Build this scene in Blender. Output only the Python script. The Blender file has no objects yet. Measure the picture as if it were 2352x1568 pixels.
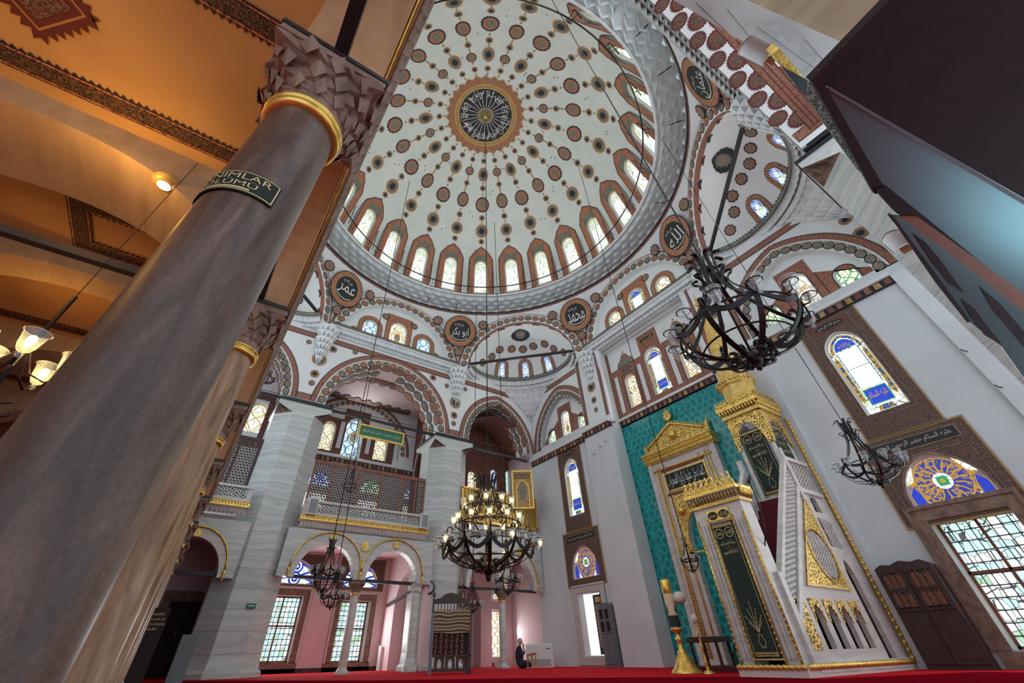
import bpy, math, random
from mathutils import Vector, Matrix
from mathutils.geometry import tessellate_polygon
random.seed(7)
PI = math.pi
S = bpy.context.scene
COL = S.collection
# ---------------------------------------------------------------- camera, world, exposure
FOC, YAW, PITCH, ROLL, PCX, PCY = 918.9, -.9745, .7275, -.0223, 1133.5, 687.7
cd = bpy.data.cameras.new('camera'); cam = bpy.data.objects.new('camera', cd); COL.objects.link(cam)
cd.sensor_fit = 'HORIZONTAL'; cd.sensor_width = 36; cd.lens = FOC/2352*36
cd.shift_x = (1176-PCX)/2352; cd.shift_y = (PCY-784)/2352
cd.clip_start = .02; cd.clip_end = 200
_f = Vector((math.cos(PITCH)*math.sin(YAW), math.cos(PITCH)*math.cos(YAW), math.sin(PITCH)))
_r0 = Vector((math.cos(YAW), -math.sin(YAW), 0)); _u0 = _r0.cross(_f)
_r = _r0*math.cos(ROLL)+_u0*math.sin(ROLL); _u = _u0*math.cos(ROLL)-_r0*math.sin(ROLL)
EYE = Vector((0, 0, .43))
cam.matrix_world = Matrix(((_r.x, _u.x, -_f.x, EYE.x), (_r.y, _u.y, -_f.y, EYE.y), (_r.z, _u.z, -_f.z, EYE.z), (0, 0, 0, 1)))
S.camera = cam
S.view_settings.view_transform = 'Standard'; S.view_settings.look = 'None'
S.view_settings.exposure = -.18; S.view_settings.gamma = 1; S.view_settings.use_curve_mapping = False
cy = S.cycles; cy.max_bounces = 5; cy.diffuse_bounces = 3; cy.glossy_bounces = 2; cy.transmission_bounces = 2; cy.transparent_max_bounces = 6
cy.caustics_reflective = False; cy.caustics_refractive = False; cy.use_adaptive_sampling = True; cy.adaptive_threshold = .06
wd = bpy.data.worlds.new('world'); S.world = wd; wd.use_nodes = True
wd.node_tree.nodes['Background'].inputs[0].default_value = (.78, .88, 1, 1)
wd.node_tree.nodes['Background'].inputs[1].default_value = 1.5
def lamp(name, kind, loc, e, col, size=.1, rot=None, sy=None):
    l = bpy.data.lights.new(name, kind); l.energy = e; l.color = col
    if kind == 'AREA':
        l.size = size
        if sy: l.shape = 'RECTANGLE'; l.size_y = sy
    else: l.shadow_soft_size = size
    o = bpy.data.objects.new(name, l); o.location = loc
    if rot: o.rotation_euler = rot
    COL.objects.link(o); return o
def pxray(x, y):
    return _f+_r*((x-PCX)/FOC)-_u*((y-PCY)/FOC)
def onx(x, y, X):
    v = pxray(x, y); return EYE+v*(X/v.x)
def ony(x, y, Y):
    v = pxray(x, y); return EYE+v*(Y/v.y)
def onz(x, y, Z):
    v = pxray(x, y); return EYE+v*((Z-EYE.z)/v.z)
# ---------------------------------------------------------------- shader helpers
MATS = {}
class NT:
    def __init__(s, name):
        s.mat = bpy.data.materials.new(name); s.mat.use_nodes = True; s.t = s.mat.node_tree; s.n = s.t.nodes
        s.b = s.n['Principled BSDF']; MATS[name] = s.mat; s._p = None
    def link(s, a, b): s.t.links.new(a, b)
    def pos(s):
        if not s._p:
            s._p = s.n.new('ShaderNodeTexCoord').outputs['Object']
        return s._p
    def put(s, sock, v):
        if isinstance(v, (int, float)): sock.default_value = v
        elif isinstance(v, tuple): sock.default_value = v if len(sock.default_value) == len(v) else (*v, 1)
        else: s.link(v, sock)
    def m(s, op, a, b=None, c=None, clamp=False):
        n = s.n.new('ShaderNodeMath'); n.operation = op; n.use_clamp = clamp
        s.put(n.inputs[0], a)
        if b is not None: s.put(n.inputs[1], b)
        if c is not None: s.put(n.inputs[2], c)
        return n.outputs[0]
    def xyz(s):
        n = s.n.new('ShaderNodeSeparateXYZ'); s.link(s.pos(), n.inputs[0]); return n.outputs
    def noise(s, sc, det=3, rough=.5, vec=None, dist=0):
        n = s.n.new('ShaderNodeTexNoise'); n.inputs['Scale'].default_value = sc; n.inputs['Detail'].default_value = det
        n.inputs['Roughness'].default_value = rough; n.inputs['Distortion'].default_value = dist
        s.link(vec or s.pos(), n.inputs['Vector']); return n.outputs['Fac']
    def vor(s, sc, feat='F1', out='Distance', vec=None, rnd=1):
        n = s.n.new('ShaderNodeTexVoronoi'); n.feature = feat; n.inputs['Scale'].default_value = sc
        n.inputs['Randomness'].default_value = rnd
        s.link(vec or s.pos(), n.inputs['Vector']); return n.outputs[out]
    def scale(s, v):
        n = s.n.new('ShaderNodeVectorMath'); n.operation = 'MULTIPLY'; s.link(s.pos(), n.inputs[0]); n.inputs[1].default_value = v
        return n.outputs[0]
    def ramp(s, f, stops, interp='LINEAR'):
        n = s.n.new('ShaderNodeValToRGB'); r = n.color_ramp; r.interpolation = interp
        while len(r.elements) < len(stops): r.elements.new(.5)
        for e, (p, c) in zip(r.elements, stops): e.position = p; e.color = (*c, 1)
        s.link(f, n.inputs[0]); return n.outputs[0]
    def mix(s, f, a, b, mode='MIX'):
        n = s.n.new('ShaderNodeMix'); n.data_type = 'RGBA'; n.blend_type = mode
        s.put(n.inputs[0], f); s.put(n.inputs[6], a); s.put(n.inputs[7], b); return n.outputs[2]
    def base(s, c, rough=.6, metal=0, spec=None):
        s.put(s.b.inputs['Base Color'], c); s.put(s.b.inputs['Roughness'], rough); s.put(s.b.inputs['Metallic'], metal)
        if spec is not None: s.b.inputs['Specular IOR Level'].default_value = spec
        return s
    def bump(s, h, st=.3, d=.01):
        n = s.n.new('ShaderNodeBump'); n.inputs['Strength'].default_value = st; n.inputs['Distance'].default_value = d
        s.link(h, n.inputs['Height']); s.link(n.outputs[0], s.b.inputs['Normal']); return s
    def emit(s, c, e):
        s.put(s.b.inputs['Emission Color'], c); s.put(s.b.inputs['Emission Strength'], e); return s
def flat(name, c, rough=.6, metal=0): return NT(name).base(c, rough, metal)
# plaster and paint
t = NT('plaster'); t.base(t.ramp(t.noise(1.2, 4), [(.3, (.74, .77, .76)), (.7, (.80, .83, .82))]), .8); t.bump(t.noise(25, 3), .08, .01)
t = NT('wall_plaster'); t.base(t.ramp(t.noise(.8, 5), [(.3, (.60, .63, .64)), (.7, (.69, .72, .73))]), .75); t.bump(t.noise(8, 4), .1, .02)
t = NT('pink_plaster'); t.base(t.ramp(t.noise(.8, 5), [(.3, (.70, .53, .54)), (.7, (.78, .60, .61))]), .75)
t = NT('dome_plaster'); t.base(t.ramp(t.noise(1.1, 5), [(.3, (.66, .71, .66)), (.7, (.74, .78, .72))]), .85)
t = NT('muqarnas_plaster'); t.base(t.ramp(t.noise(3, 4), [(.3, (.70, .74, .74)), (.7, (.82, .86, .86))]), .55); t.bump(t.noise(18, 3), .25, .02)
def ornament(name, c1, c2, c3, sc):
    t = NT(name)
    e = t.vor(sc, 'DISTANCE_TO_EDGE'); d = t.vor(sc, 'F1'); n = t.noise(sc*2.2, 2)
    c = t.ramp(n, [(.40, c1), (.47, c2), (.56, c2), (.60, c1)])
    c = t.mix(t.m('LESS_THAN', d, .22), c, c3)
    c = t.mix(t.m('LESS_THAN', e, .045), c, c3)
    t.base(c, .75); return t
ornament('red_ornament', (.30, .085, .05), (.46, .22, .14), (.07, .04, .035), 20)
ornament('red_field', (.42, .115, .05), (.56, .28, .15), (.16, .07, .045), 13)
ornament('vault_band', (.030, .018, .012), (.17, .10, .05), (.012, .008, .008), 22)
ornament('grey_ornament', (.10, .10, .085), (.37, .37, .28), (.035, .04, .045), 20)
ornament('gold_ornament', (.42, .23, .08), (.58, .40, .16), (.16, .08, .03), 16)
ornament('brown_ornament', (.10, .055, .04), (.22, .13, .095), (.045, .03, .028), 18)
ornament('dark_red', (.16, .05, .035), (.27, .11, .07), (.07, .028, .022), 14)
flat('ink', (.022, .022, .026), .7); flat('ink_red', (.12, .025, .02), .7)
flat('cream', (.62, .58, .48), .7); flat('white_line', (.72, .72, .70), .6); flat('orange_dot', (.55, .22, .05), .6)
flat('ochre', (.38, .24, .08), .6)
# marble
def marble(name, c1, c2, c3, blocks=True, tint=1):
    t = NT(name)
    w = t.n.new('ShaderNodeTexWave'); w.bands_direction = 'Z'; w.inputs['Scale'].default_value = .9; w.inputs['Distortion'].default_value = 11
    w.inputs['Detail'].default_value = 5; w.inputs['Detail Scale'].default_value = 1.6
    t.link(t.scale((.5, .35, 1.1)), w.inputs['Vector'])
    c = t.ramp(w.outputs['Fac'], [(.1, c1), (.5, c2), (.75, c3), (.9, c2)])
    if blocks:
        x, y, z = t.xyz()
        row = t.m('FLOOR', t.m('DIVIDE', z, .52))
        v = t.n.new('ShaderNodeTexWhiteNoise'); v.noise_dimensions = '1D'; t.link(row, v.inputs['W'])
        c = t.mix(.22, c, t.ramp(v.outputs['Value'], [(0, (.25, .27, .27)), (1, (.85, .85, .82))]), 'SOFT_LIGHT')
        fr = t.m('FRACT', t.m('DIVIDE', z, .52))
        c = t.mix(t.m('LESS_THAN', fr, .018), c, (.2, .2, .2))
    t.base(c, .35); t.bump(t.noise(6, 4), .08, .01); return t
marble('grey_marble', (.56, .58, .55), (.50, .53, .51), (.42, .45, .45))
marble('cream_marble', (.62, .58, .54), (.58, .54, .50), (.50, .47, .45), False)
marble('white_marble', (.60, .64, .60), (.55, .59, .55), (.45, .49, .46), False)
t = NT('column_marble')
v = t.scale((9, 9, 1.6)); c = t.ramp(t.noise(1.2, 6, .6, v, 1.2), [(.28, (.035, .020, .015)), (.45, (.085, .050, .036)), (.6, (.135, .085, .062)), (.78, (.24, .17, .13))])
c = t.mix(.35, c, t.ramp(t.noise(90, 3, .7), [(.35, (.2, .2, .2)), (.65, (.8, .8, .8))]), 'SOFT_LIGHT'); t.base(c, .42); t.bump(t.noise(9, 5), .2, .004)
t = NT('column_golden')
v = t.scale((7, 7, 1.3)); t.base(t.ramp(t.noise(1.2, 6, .6, v, 1.5), [(.28, (.12, .055, .022)), (.45, (.26, .14, .065)), (.6, (.36, .22, .12)), (.78, (.48, .38, .28))]), .38); t.bump(t.noise(9, 5), .12, .004)
t = NT('capital_stone'); t.base(t.ramp(t.noise(7, 4), [(.3, (.15, .092, .065)), (.7, (.31, .21, .155))]), .75)
t = NT('warm_stone')
t.base(t.ramp(t.noise(1.5, 5, .6, t.scale((.6, 3, 1.5)), .5), [(.3, (.29, .135, .055)), (.7, (.46, .25, .11))]), .6)
t = NT('tile')
x, y, z = t.xyz(); sp = .27
def hexd(ox, oz):
    a = t.m('SUBTRACT', t.m('FRACT', t.m('ADD', t.m('DIVIDE', x, sp), ox)), .5)
    b = t.m('MULTIPLY', t.m('SUBTRACT', t.m('FRACT', t.m('ADD', t.m('DIVIDE', z, sp*1.732), oz)), .5), 1.732)
    return t.m('SQRT', t.m('ADD', t.m('MULTIPLY', a, a), t.m('MULTIPLY', b, b))), t.m('ARCTAN2', b, a)
d1, g1 = hexd(.0, .0); d2, g2 = hexd(.5, .5)
near = t.m('LESS_THAN', d1, d2)
d = t.m('MINIMUM', d1, d2); g = t.m('ADD', t.m('MULTIPLY', near, g1), t.m('MULTIPLY', t.m('SUBTRACT', 1, near), g2))
d = t.m('ADD', d, t.m('MULTIPLY', t.m('COSINE', t.m('MULTIPLY', g, 6)), .03))
teal, navy = (.012, .36, .35), (.006, .055, .075)
c = t.ramp(d, [(0, (.02, .5, .45)), (.07, navy), (.20, teal), (.27, navy), (.35, teal), (1, teal)], 'CONSTANT')
c = t.mix(t.noise(5, 3), c, t.mix(.15, c, (.05, .55, .5)))
t.base(c, .18); t.bump(t.m('ADD', t.noise(3.5, 2), 0), .12, .01)
t = NT('tile_border')
c = t.ramp(t.vor(14, 'F1'), [(0, (.02, .30, .30)), (.3, (.015, .08, .10)), (.5, (.03, .36, .36))]); t.base(c, .15)
# metals etc.
t = NT('gold'); t.base(t.ramp(t.noise(9, 3), [(.3, (.62, .36, .06)), (.7, (.95, .64, .16))]), .32, .75); t.bump(t.noise(40, 3), .3, .006)
t = NT('gold_paint'); t.base(t.ramp(t.noise(6, 3), [(.3, (.60, .38, .08)), (.7, (.85, .60, .18))]), .45, .3)
t = NT('gold_carved')
e = t.vor(16, 'DISTANCE_TO_EDGE'); c = t.ramp(e, [(0, (.95, .66, .18)), (.13, (.85, .52, .10)), (.2, (.06, .05, .02)), (1, (.05, .04, .02))]); t.base(c, .4, .5); t.bump(e, .6, .02)
flat('iron', (.012, .011, .012), .45, .4); flat('steel', (.10, .19, .21), .34, .35); flat('dark_metal', (.05, .05, .055), .4, .5)
flat('tie_iron', (.018, .018, .02), .55)
t = NT('glass'); t.base((.80, .92, .95), .04); t.b.inputs['Alpha'].default_value = .27; t.b.inputs['Specular IOR Level'].default_value = 1.0
t = NT('bulb_lit'); t.base((1, .8, .4), .4).emit((1, .62, .18), 26)
t = NT('bulb_warm'); t.base((1, .8, .4), .4).emit((1, .75, .35), 10)
flat('white_plastic', (.72, .72, .70), .5); flat('grey_grille', (.25, .27, .28), .7)
# wood
def wood(name, a, b, rough=.5):
    t = NT(name); t.base(t.ramp(t.noise(1.5, 5, .6, t.scale((5, 5, 1.2)), 1), [(.3, a), (.7, b)]), rough); return t
wood('dark_wood', (.028, .014, .012), (.065, .032, .026)); wood('lattice_wood', (.07, .035, .028), (.12, .06, .045)); wood('red_wood', (.20, .06, .035), (.30, .10, .055))
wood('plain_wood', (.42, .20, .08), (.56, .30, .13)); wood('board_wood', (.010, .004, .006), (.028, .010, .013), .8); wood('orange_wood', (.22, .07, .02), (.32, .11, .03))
# textiles
t = NT('carpet'); t.base(t.ramp(t.noise(60, 3), [(.3, (.46, .006, .013)), (.7, (.62, .014, .024))]), 1, 0, .05); t.bump(t.noise(180, 2), .4, .01)
t = NT('shaded_carpet'); t.base(t.ramp(t.noise(60, 3), [(.3, (.13, .002, .007)), (.7, (.19, .004, .011))]), 1, 0, .0)  # carpet with the near-floor shade put into its colour
flat('stair_carpet', (.10, .008, .014), .95)
t = NT('green_cloth'); t.base(t.ramp(t.noise(30, 3), [(.3, (.010, .020, .016)), (.7, (.022, .038, .028))]), .9)
flat('sign_green', (.01, .16, .10), .5); flat('gold_thread', (.62, .50, .24), .5)
t = NT('kilim'); w = t.n.new('ShaderNodeTexWave'); w.bands_direction = 'Z'; w.wave_profile = 'SIN'; w.inputs['Scale'].default_value = 1.9; w.inputs['Distortion'].default_value = 3; w.inputs['Detail'].default_value = 1.5
t.link(t.pos(), w.inputs['Vector']); t.base(t.ramp(w.outputs['Fac'], [(0, (.06, .05, .03)), (.18, (.30, .25, .14)), (.5, (.46, .40, .24)), (.8, (.20, .12, .06)), (1, (.05, .035, .03))]), .9)
# warm gallery vault
t = NT('vault_stone'); t.base(t.ramp(t.noise(1.6, 5, .6, t.scale((.6, 3, 1.5)), .5), [(.3, (.36, .27, .15)), (.7, (.50, .40, .25))]), .7)
t = NT('vault_plaster'); t.base(t.ramp(t.noise(1.5, 4), [(.3, (.50, .32, .12)), (.7, (.62, .42, .17))]), .8)
# stained panes : lit by the daylight outside
def pane(name, clear, tints, sc, cell_line, e):
    t = NT(name)
    d = t.vor(sc, 'DISTANCE_TO_EDGE', rnd=.7)
    c = t.vor(sc, 'F1', 'Color', rnd=.7)
    s_ = t.n.new('ShaderNodeSeparateColor'); t.link(c, s_.inputs[0])
    cc = t.ramp(s_.outputs[0], [(0, clear)]+[(p, q) for p, q in tints], 'CONSTANT')
    out = t.mix(t.m('LESS_THAN', d, cell_line), cc, (.08, .10, .09))
    t.base((.02, .02, .02), .3).emit(out, e); return t
pane('pane_clear', (.92, 1, .97), [(.72, (.85, .95, .60)), (.86, (.98, .98, .98))], 7, .03, 1.35)
pane('pane_blue', (.75, .93, 1), [(.7, (.95, 1, 1)), (.88, (.5, .78, 1))], 6, .03, 1.3)
pane('pane_big', (.62, .92, .95), [(.4, (.93, 1, .97)), (.68, (.45, .70, .48)), (.85, (.72, .93, 1))], 5, .025, 1.35)
pane('pane_yellow', (.95, .95, .72), [(.6, (1, 1, .9))], 6, .03, 1.2)
flat('gold_lead', (.75, .45, .05), .5).emit((.62, .33, .02), .5); flat('blue_lead', (.02, .05, .5), .5).emit((.02, .06, .65), .7)
flat('green_lead', (.02, .35, .12), .5).emit((.03, .42, .15), .6); flat('cyan_lead', (.05, .25, .35), .5).emit((.04, .25, .40), .5)
t = NT('jewel'); t.base((.02, .02, .02), .4).emit(t.ramp(t.noise(16, 2), [(.35, (.03, .05, .50)), (.46, (.03, .35, .10)), (.52, (.85, .55, .05)), (.6, (.75, .12, .04))], 'CONSTANT'), .8)
t = NT('rose_glass'); t.base((.02, .02, .02), .4).emit(t.ramp(t.noise(13, 3), [(.40, (.03, .05, .48)), (.5, (.62, .33, .05)), (.62, (.05, .07, .55))], 'CONSTANT'), .85)
flat('pane_white', (.8, .8, .8), .4).emit((1, 1, 1), 1.5)
flat('plain_black', (.01, .01, .01), .5); flat('clock_face', (.66, .68, .85), .4); flat('porcelain', (.65, .62, .58), .25)
flat('skin', (.50, .31, .22), .6); flat('grey_hair', (.45, .44, .42), .9); flat('navy_cloth', (.012, .016, .035), .9); flat('shirt', (.10, .12, .20), .9)
flat('grey_paint', (.16, .18, .20), .6); flat('candle_wax', (.66, .52, .34), .5); flat('fabric_white', (.70, .71, .68), .8)
# ---------------------------------------------------------------- geometry helpers
def fr(O, u, n, v=(0, 0, 1)):
    O, u, n, v = Vector(O), Vector(u).normalized(), Vector(n).normalized(), Vector(v).normalized()
    return lambda a, b, c=0: O+u*a+v*b+n*c
def sub(f, a, b, ang=0, c=0):
    ca, sa = math.cos(ang), math.sin(ang)
    return lambda p, q, w=0: f(a+p*ca-q*sa, b+p*sa+q*ca, c+w)
class MB:
    def __init__(s): s.v = []; s.f = []; s.m = []; s.mn = []; s.sm = []
    def mi(s, mat):
        if mat not in s.mn: s.mn.append(mat)
        return s.mn.index(mat)
    def face(s, pts, mat, smooth=False):
        n = len(s.v); s.v += [tuple(p) for p in pts]; s.f.append(tuple(range(n, n+len(pts)))); s.m.append(s.mi(mat)); s.sm.append(smooth)
    def tris(s, pts, idx, mat, smooth=False):
        n = len(s.v); s.v += [tuple(p) for p in pts]; k = s.mi(mat)
        for t in idx: s.f.append(tuple(n+i for i in t)); s.m.append(k); s.sm.append(smooth)
    def box(s, f, a0, a1, b0, b1, c0, c1, mat):
        P = [f(a, b, c) for c in (c0, c1) for b in (b0, b1) for a in (a0, a1)]
        s.tris(P, [(0, 2, 3, 1), (4, 5, 7, 6), (0, 1, 5, 4), (2, 6, 7, 3), (0, 4, 6, 2), (1, 3, 7, 5)], mat)
    def poly(s, f, pts, c, mat, holes=()):
        loops = [pts]+list(holes)
        allp = [p for l in loops for p in l]
        if not holes and len(pts) <= 4: s.face([f(p[0], p[1], c) for p in pts], mat); return
        t = tessellate_polygon([[Vector((p[0], p[1], 0)) for p in l] for l in loops])
        s.tris([f(p[0], p[1], c) for p in allp], [tuple(i) for i in t], mat)
    def slab(s, f, pts, c0, c1, mat, holes=(), side=None, back=True):
        s.poly(f, pts, c1, mat, holes)
        if back: s.poly(f, pts, c0, mat, holes)
        for l in [pts]+list(holes):
            n = len(l)
            for i in range(n):
                p, q = l[i], l[(i+1) % n]
                s.face([f(p[0], p[1], c0), f(q[0], q[1], c0), f(q[0], q[1], c1), f(p[0], p[1], c1)], side or mat)
    def disc(s, f, a, b, r, c, mat, n=20, ry=None, teeth=0, ph=0):
        ry = ry or r; P = []
        for i in range(n):
            k = 1+(teeth if i % 2 else 0); t_ = ph+2*PI*i/n
            P.append(f(a+r*k*math.cos(t_), b+ry*k*math.sin(t_), c))
        s.tris([f(a, b, c)]+P, [(0, i+1, (i+1) % n+1) for i in range(n)], mat)
    def ribbon(s, f, path, w0, w1, c, mat, closed=False, thick=0):
        N = normals(path, closed); n = len(path)
        A = [(p[0]+q[0]*w0, p[1]+q[1]*w0) for p, q in zip(path, N)]; B = [(p[0]+q[0]*w1, p[1]+q[1]*w1) for p, q in zip(path, N)]
        P = [f(p[0], p[1], c) for p in A]+[f(p[0], p[1], c) for p in B]
        R = range(n if closed else n-1)
        s.tris(P, [(i, (i+1) % n, n+(i+1) % n, n+i) for i in R], mat)
        if thick:
            for L in (A, B):
                P = [f(p[0], p[1], c) for p in L]+[f(p[0], p[1], c-thick) for p in L]
                s.tris(P, [(i, (i+1) % n, n+(i+1) % n, n+i) for i in R], mat)
    def teeth(s, f, path, w, size, c, mat='ink', closed=False, pitch=None):
        path = resample(path, pitch or abs(size)*1.3, closed); N = normals(path, closed); n = len(path)
        for i in range(n if closed else n-1):
            p, q = path[i], path[(i+1) % n]; np_, nq = N[i], N[(i+1) % n]
            m = ((p[0]+q[0])/2+(np_[0]+nq[0])/2*(w+size), (p[1]+q[1])/2+(np_[1]+nq[1])/2*(w+size))
            s.face([f(p[0]+np_[0]*w, p[1]+np_[1]*w, c), f(q[0]+nq[0]*w, q[1]+nq[1]*w, c), f(m[0], m[1], c)], mat)
    def tube(s, path, r, mat, n=6, closed=False, smooth=True):
        path = [Vector(p) for p in path]; L = len(path); P = []
        R = r if isinstance(r, (list, tuple)) else [r]*L
        up = None
        for i, p in enumerate(path):
            d = (path[(i+1) % L] if (closed or i < L-1) else p)-(path[i-1] if (closed or i > 0) else p)
            d = d.normalized() if d.length > 1e-9 else Vector((0, 0, 1))
            if up is None: up = Vector((0, 0, 1)) if abs(d.z) < .9 else Vector((1, 0, 0))
            x = d.cross(up)
            if x.length < 1e-6: x = d.cross(Vector((1, .3, 0)))
            x.normalize(); y = x.cross(d).normalized(); up = y
            P += [p+(x*math.cos(2*PI*k/n)+y*math.sin(2*PI*k/n))*R[i] for k in range(n)]
        F = []
        for i in range(L if closed else L-1):
            j = (i+1) % L
            F += [(i*n+k, i*n+(k+1) % n, j*n+(k+1) % n, j*n+k) for k in range(n)]
        if not closed: F += [tuple(range(n))[::-1], tuple(range((L-1)*n, L*n))]
        s.tris(P, F, mat, smooth)
    def bar(s, p, q, w, mat, up=(0, 0, 1), h=None):
        p, q = Vector(p), Vector(q); d = (q-p).normalized(); x = d.cross(Vector(up))
        if x.length < 1e-4: x = d.cross(Vector((1, 0, 0)))
        x.normalize(); y = x.cross(d); h = h or w
        P = [e+x*i*w/2+y*j*h/2 for e in (p, q) for j in (-1, 1) for i in (-1, 1)]
        s.tris(P, [(0, 2, 3, 1), (4, 5, 7, 6), (0, 1, 5, 4), (2, 6, 7, 3), (0, 4, 6, 2), (1, 3, 7, 5)], mat)
    def strap(s, path, w, th, mat, side=None):
        # flat iron strap following a path; side = width direction
        path = [Vector(p) for p in path]; L = len(path); P = []
        for i, p in enumerate(path):
            d = (path[min(i+1, L-1)]-path[max(i-1, 0)]).normalized(); x = Vector(side); x = (x-d*x.dot(d)).normalized(); y = x.cross(d)
            P += [p-x*w/2-y*th/2, p+x*w/2-y*th/2, p+x*w/2+y*th/2, p-x*w/2+y*th/2]
        F = []
        for i in range(L-1): F += [(i*4+k, i*4+(k+1) % 4, i*4+4+(k+1) % 4, i*4+4+k) for k in range(4)]
        F += [(0, 1, 2, 3), (L*4-4, L*4-3, L*4-2, L*4-1)]
        s.tris(P, F, mat)
    def lathe(s, o, prof, mat, n=24, a0=0, a1=2*PI, sc=None, ax=None, smooth=True):
        o = Vector(o); X, Y, Z = ax or (Vector((1, 0, 0)), Vector((0, 1, 0)), Vector((0, 0, 1)))
        full = abs(a1-a0-2*PI) < 1e-6; m = n if full else n+1; P = []
        for r, z in prof:
            for k in range(m):
                a = a0+(a1-a0)*k/n; rr = r*(1+(sc(a, z) if sc else 0)); P.append(o+X*rr*math.cos(a)+Y*rr*math.sin(a)+Z*z)
        F = []
        for i in range(len(prof)-1):
            for k in range(n): F.append((i*m+k, i*m+(k+1) % m, (i+1)*m+(k+1) % m, (i+1)*m+k))
        s.tris(P, F, mat, smooth)
    def grid(s, fn, nu, nv, mat, smooth=True, closedu=False):
        P = [fn(i/nu, j/nv) for j in range(nv+1) for i in range(nu+1)]
        s.tris(P, [(j*(nu+1)+i, j*(nu+1)+i+1, (j+1)*(nu+1)+i+1, (j+1)*(nu+1)+i) for j in range(nv) for i in range(nu)], mat, smooth)
    def ball(s, o, r, mat, n=10, m=6, sz=1):
        s.lathe(o, [(r*math.sin(PI*j/m)+1e-5, -r*sz*math.cos(PI*j/m)) for j in range(m+1)], mat, n)
    def build(s, name, parent=None, loc=None, kind=None):
        me = bpy.data.meshes.new(name)
        v = s.v if loc is None else [(p[0]-loc[0], p[1]-loc[1], p[2]-loc[2]) for p in s.v]
        me.from_pydata(v, [], s.f)
        for n in s.mn: me.materials.append(MATS[n])
        me.polygons.foreach_set('material_index', s.m); me.polygons.foreach_set('use_smooth', s.sm); me.update()
        o = bpy.data.objects.new(name, me); COL.objects.link(o)
        if parent is not None: o.parent = parent
        elif loc is not None: o.location = loc
        if kind: o['kind'] = kind
        return o
def normals(path, closed=False):
    n = len(path); N = []
    for i in range(n):
        p = path[(i-1) % n] if (closed or i > 0) else path[i]; q = path[(i+1) % n] if (closed or i < n-1) else path[i]
        c = path[i]
        e1 = (c[0]-p[0], c[1]-p[1]); e2 = (q[0]-c[0], q[1]-c[1]); l1 = math.hypot(*e1); l2 = math.hypot(*e2)
        if l1 < 1e-9: e1, l1 = e2, l2
        if l2 < 1e-9: e2, l2 = e1, l1
        l1 = l1 or 1; l2 = l2 or 1
        n1 = (-e1[1]/l1, e1[0]/l1); n2 = (-e2[1]/l2, e2[0]/l2); mx, my = n1[0]+n2[0], n1[1]+n2[1]; L = math.hypot(mx, my) or 1
        k = 1/max(.5, (n1[0]*mx+n1[1]*my)/L); N.append((mx/L*k, my/L*k))
    return N
def resample(path, step, closed=False):
    P = list(path)+([path[0]] if closed else []); out = []; D = [0]
    for a, b in zip(P, P[1:]): D.append(D[-1]+math.dist(a, b))
    n = max(2, round(D[-1]/step)); j = 0
    for i in range(n+(0 if closed else 1)):
        t = D[-1]*i/n
        while j < len(D)-2 and D[j+1] < t: j += 1
        k = (t-D[j])/((D[j+1]-D[j]) or 1); out.append((P[j][0]+(P[j+1][0]-P[j][0])*k, P[j][1]+(P[j+1][1]-P[j][1])*k))
    return out
def arch(a0, a1, b, h, n=24):
    # pointed when taller than half its span, else a flattened curve; from left spring to right spring
    w = (a1-a0)/2; c = (a0+a1)/2; P = []
    if h >= w:
        R = (w*w+h*h)/(2*w)
        th = math.atan2(h, R-w) if R > w else PI/2
        L = [(c-w+R-R*math.cos(th*i/(n//2)), b+R*math.sin(th*i/(n//2))) for i in range(n//2+1)]
        return L+[(2*c-x, y) for x, y in L[-2::-1]]
    return [(c-w*math.cos(PI*i/n), b+h*math.sin(PI*i/n)) for i in range(n+1)]
def empty(name, loc=(0, 0, 0), label=None, cat=None, group=None):
    o = bpy.data.objects.new(name, None); COL.objects.link(o); o.location = loc; o.empty_display_size = .1
    if label: tag(o, label, cat, group)
    return o
def tag(o, label, cat, group=None):
    o['label'] = label; o['category'] = cat
    if group: o['group'] = group
    return o
def kids(o): return [c for c in bpy.data.objects if c.parent == o]
def copy_tree(o, parent=None, km=None):
    if km is None:
        km = {}
        for c in bpy.data.objects:
            if c.parent: km.setdefault(c.parent.name, []).append(c)
    c = o.copy(); COL.objects.link(c); c.parent = parent
    for ch in km.get(o.name, []): copy_tree(ch, c, km)
    return c
def text2d(s, size, font=None, w=None, h=None):
    cu = bpy.data.curves.new('txt', 'FONT'); cu.body = s; cu.size = 1; cu.align_x = 'LEFT'; cu.resolution_u = 3
    o = bpy.data.objects.new('txt', cu); COL.objects.link(o); dg = bpy.context.evaluated_depsgraph_get(); dg.update()
    me = bpy.data.meshes.new_from_object(o.evaluated_get(dg)); V = [(v.co.x, v.co.y) for v in me.vertices]; F = [tuple(p.vertices) for p in me.polygons]
    bpy.data.objects.remove(o); bpy.data.curves.remove(cu); bpy.data.meshes.remove(me)
    if not V: return [], []
    x0, x1 = min(v[0] for v in V), max(v[0] for v in V); y0, y1 = min(v[1] for v in V), max(v[1] for v in V)
    kx = (w/(x1-x0)) if w else size; ky = (h/(y1-y0)) if h else (kx if w else size)
    return [((x-(x0+x1)/2)*kx, (y-(y0+y1)/2)*ky) for x, y in V], F
def ar(s):
    # visual order for presentation-form letters
    return s[::-1]
def put_text(mb, f, a, b, s, w, h, c, mat, ang=0):
    V, F = text2d(s, 1, w=w, h=h); g = sub(f, a, b, ang)
    if V: mb.tris([g(x, y, c) for x, y in V], F, mat)
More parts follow.
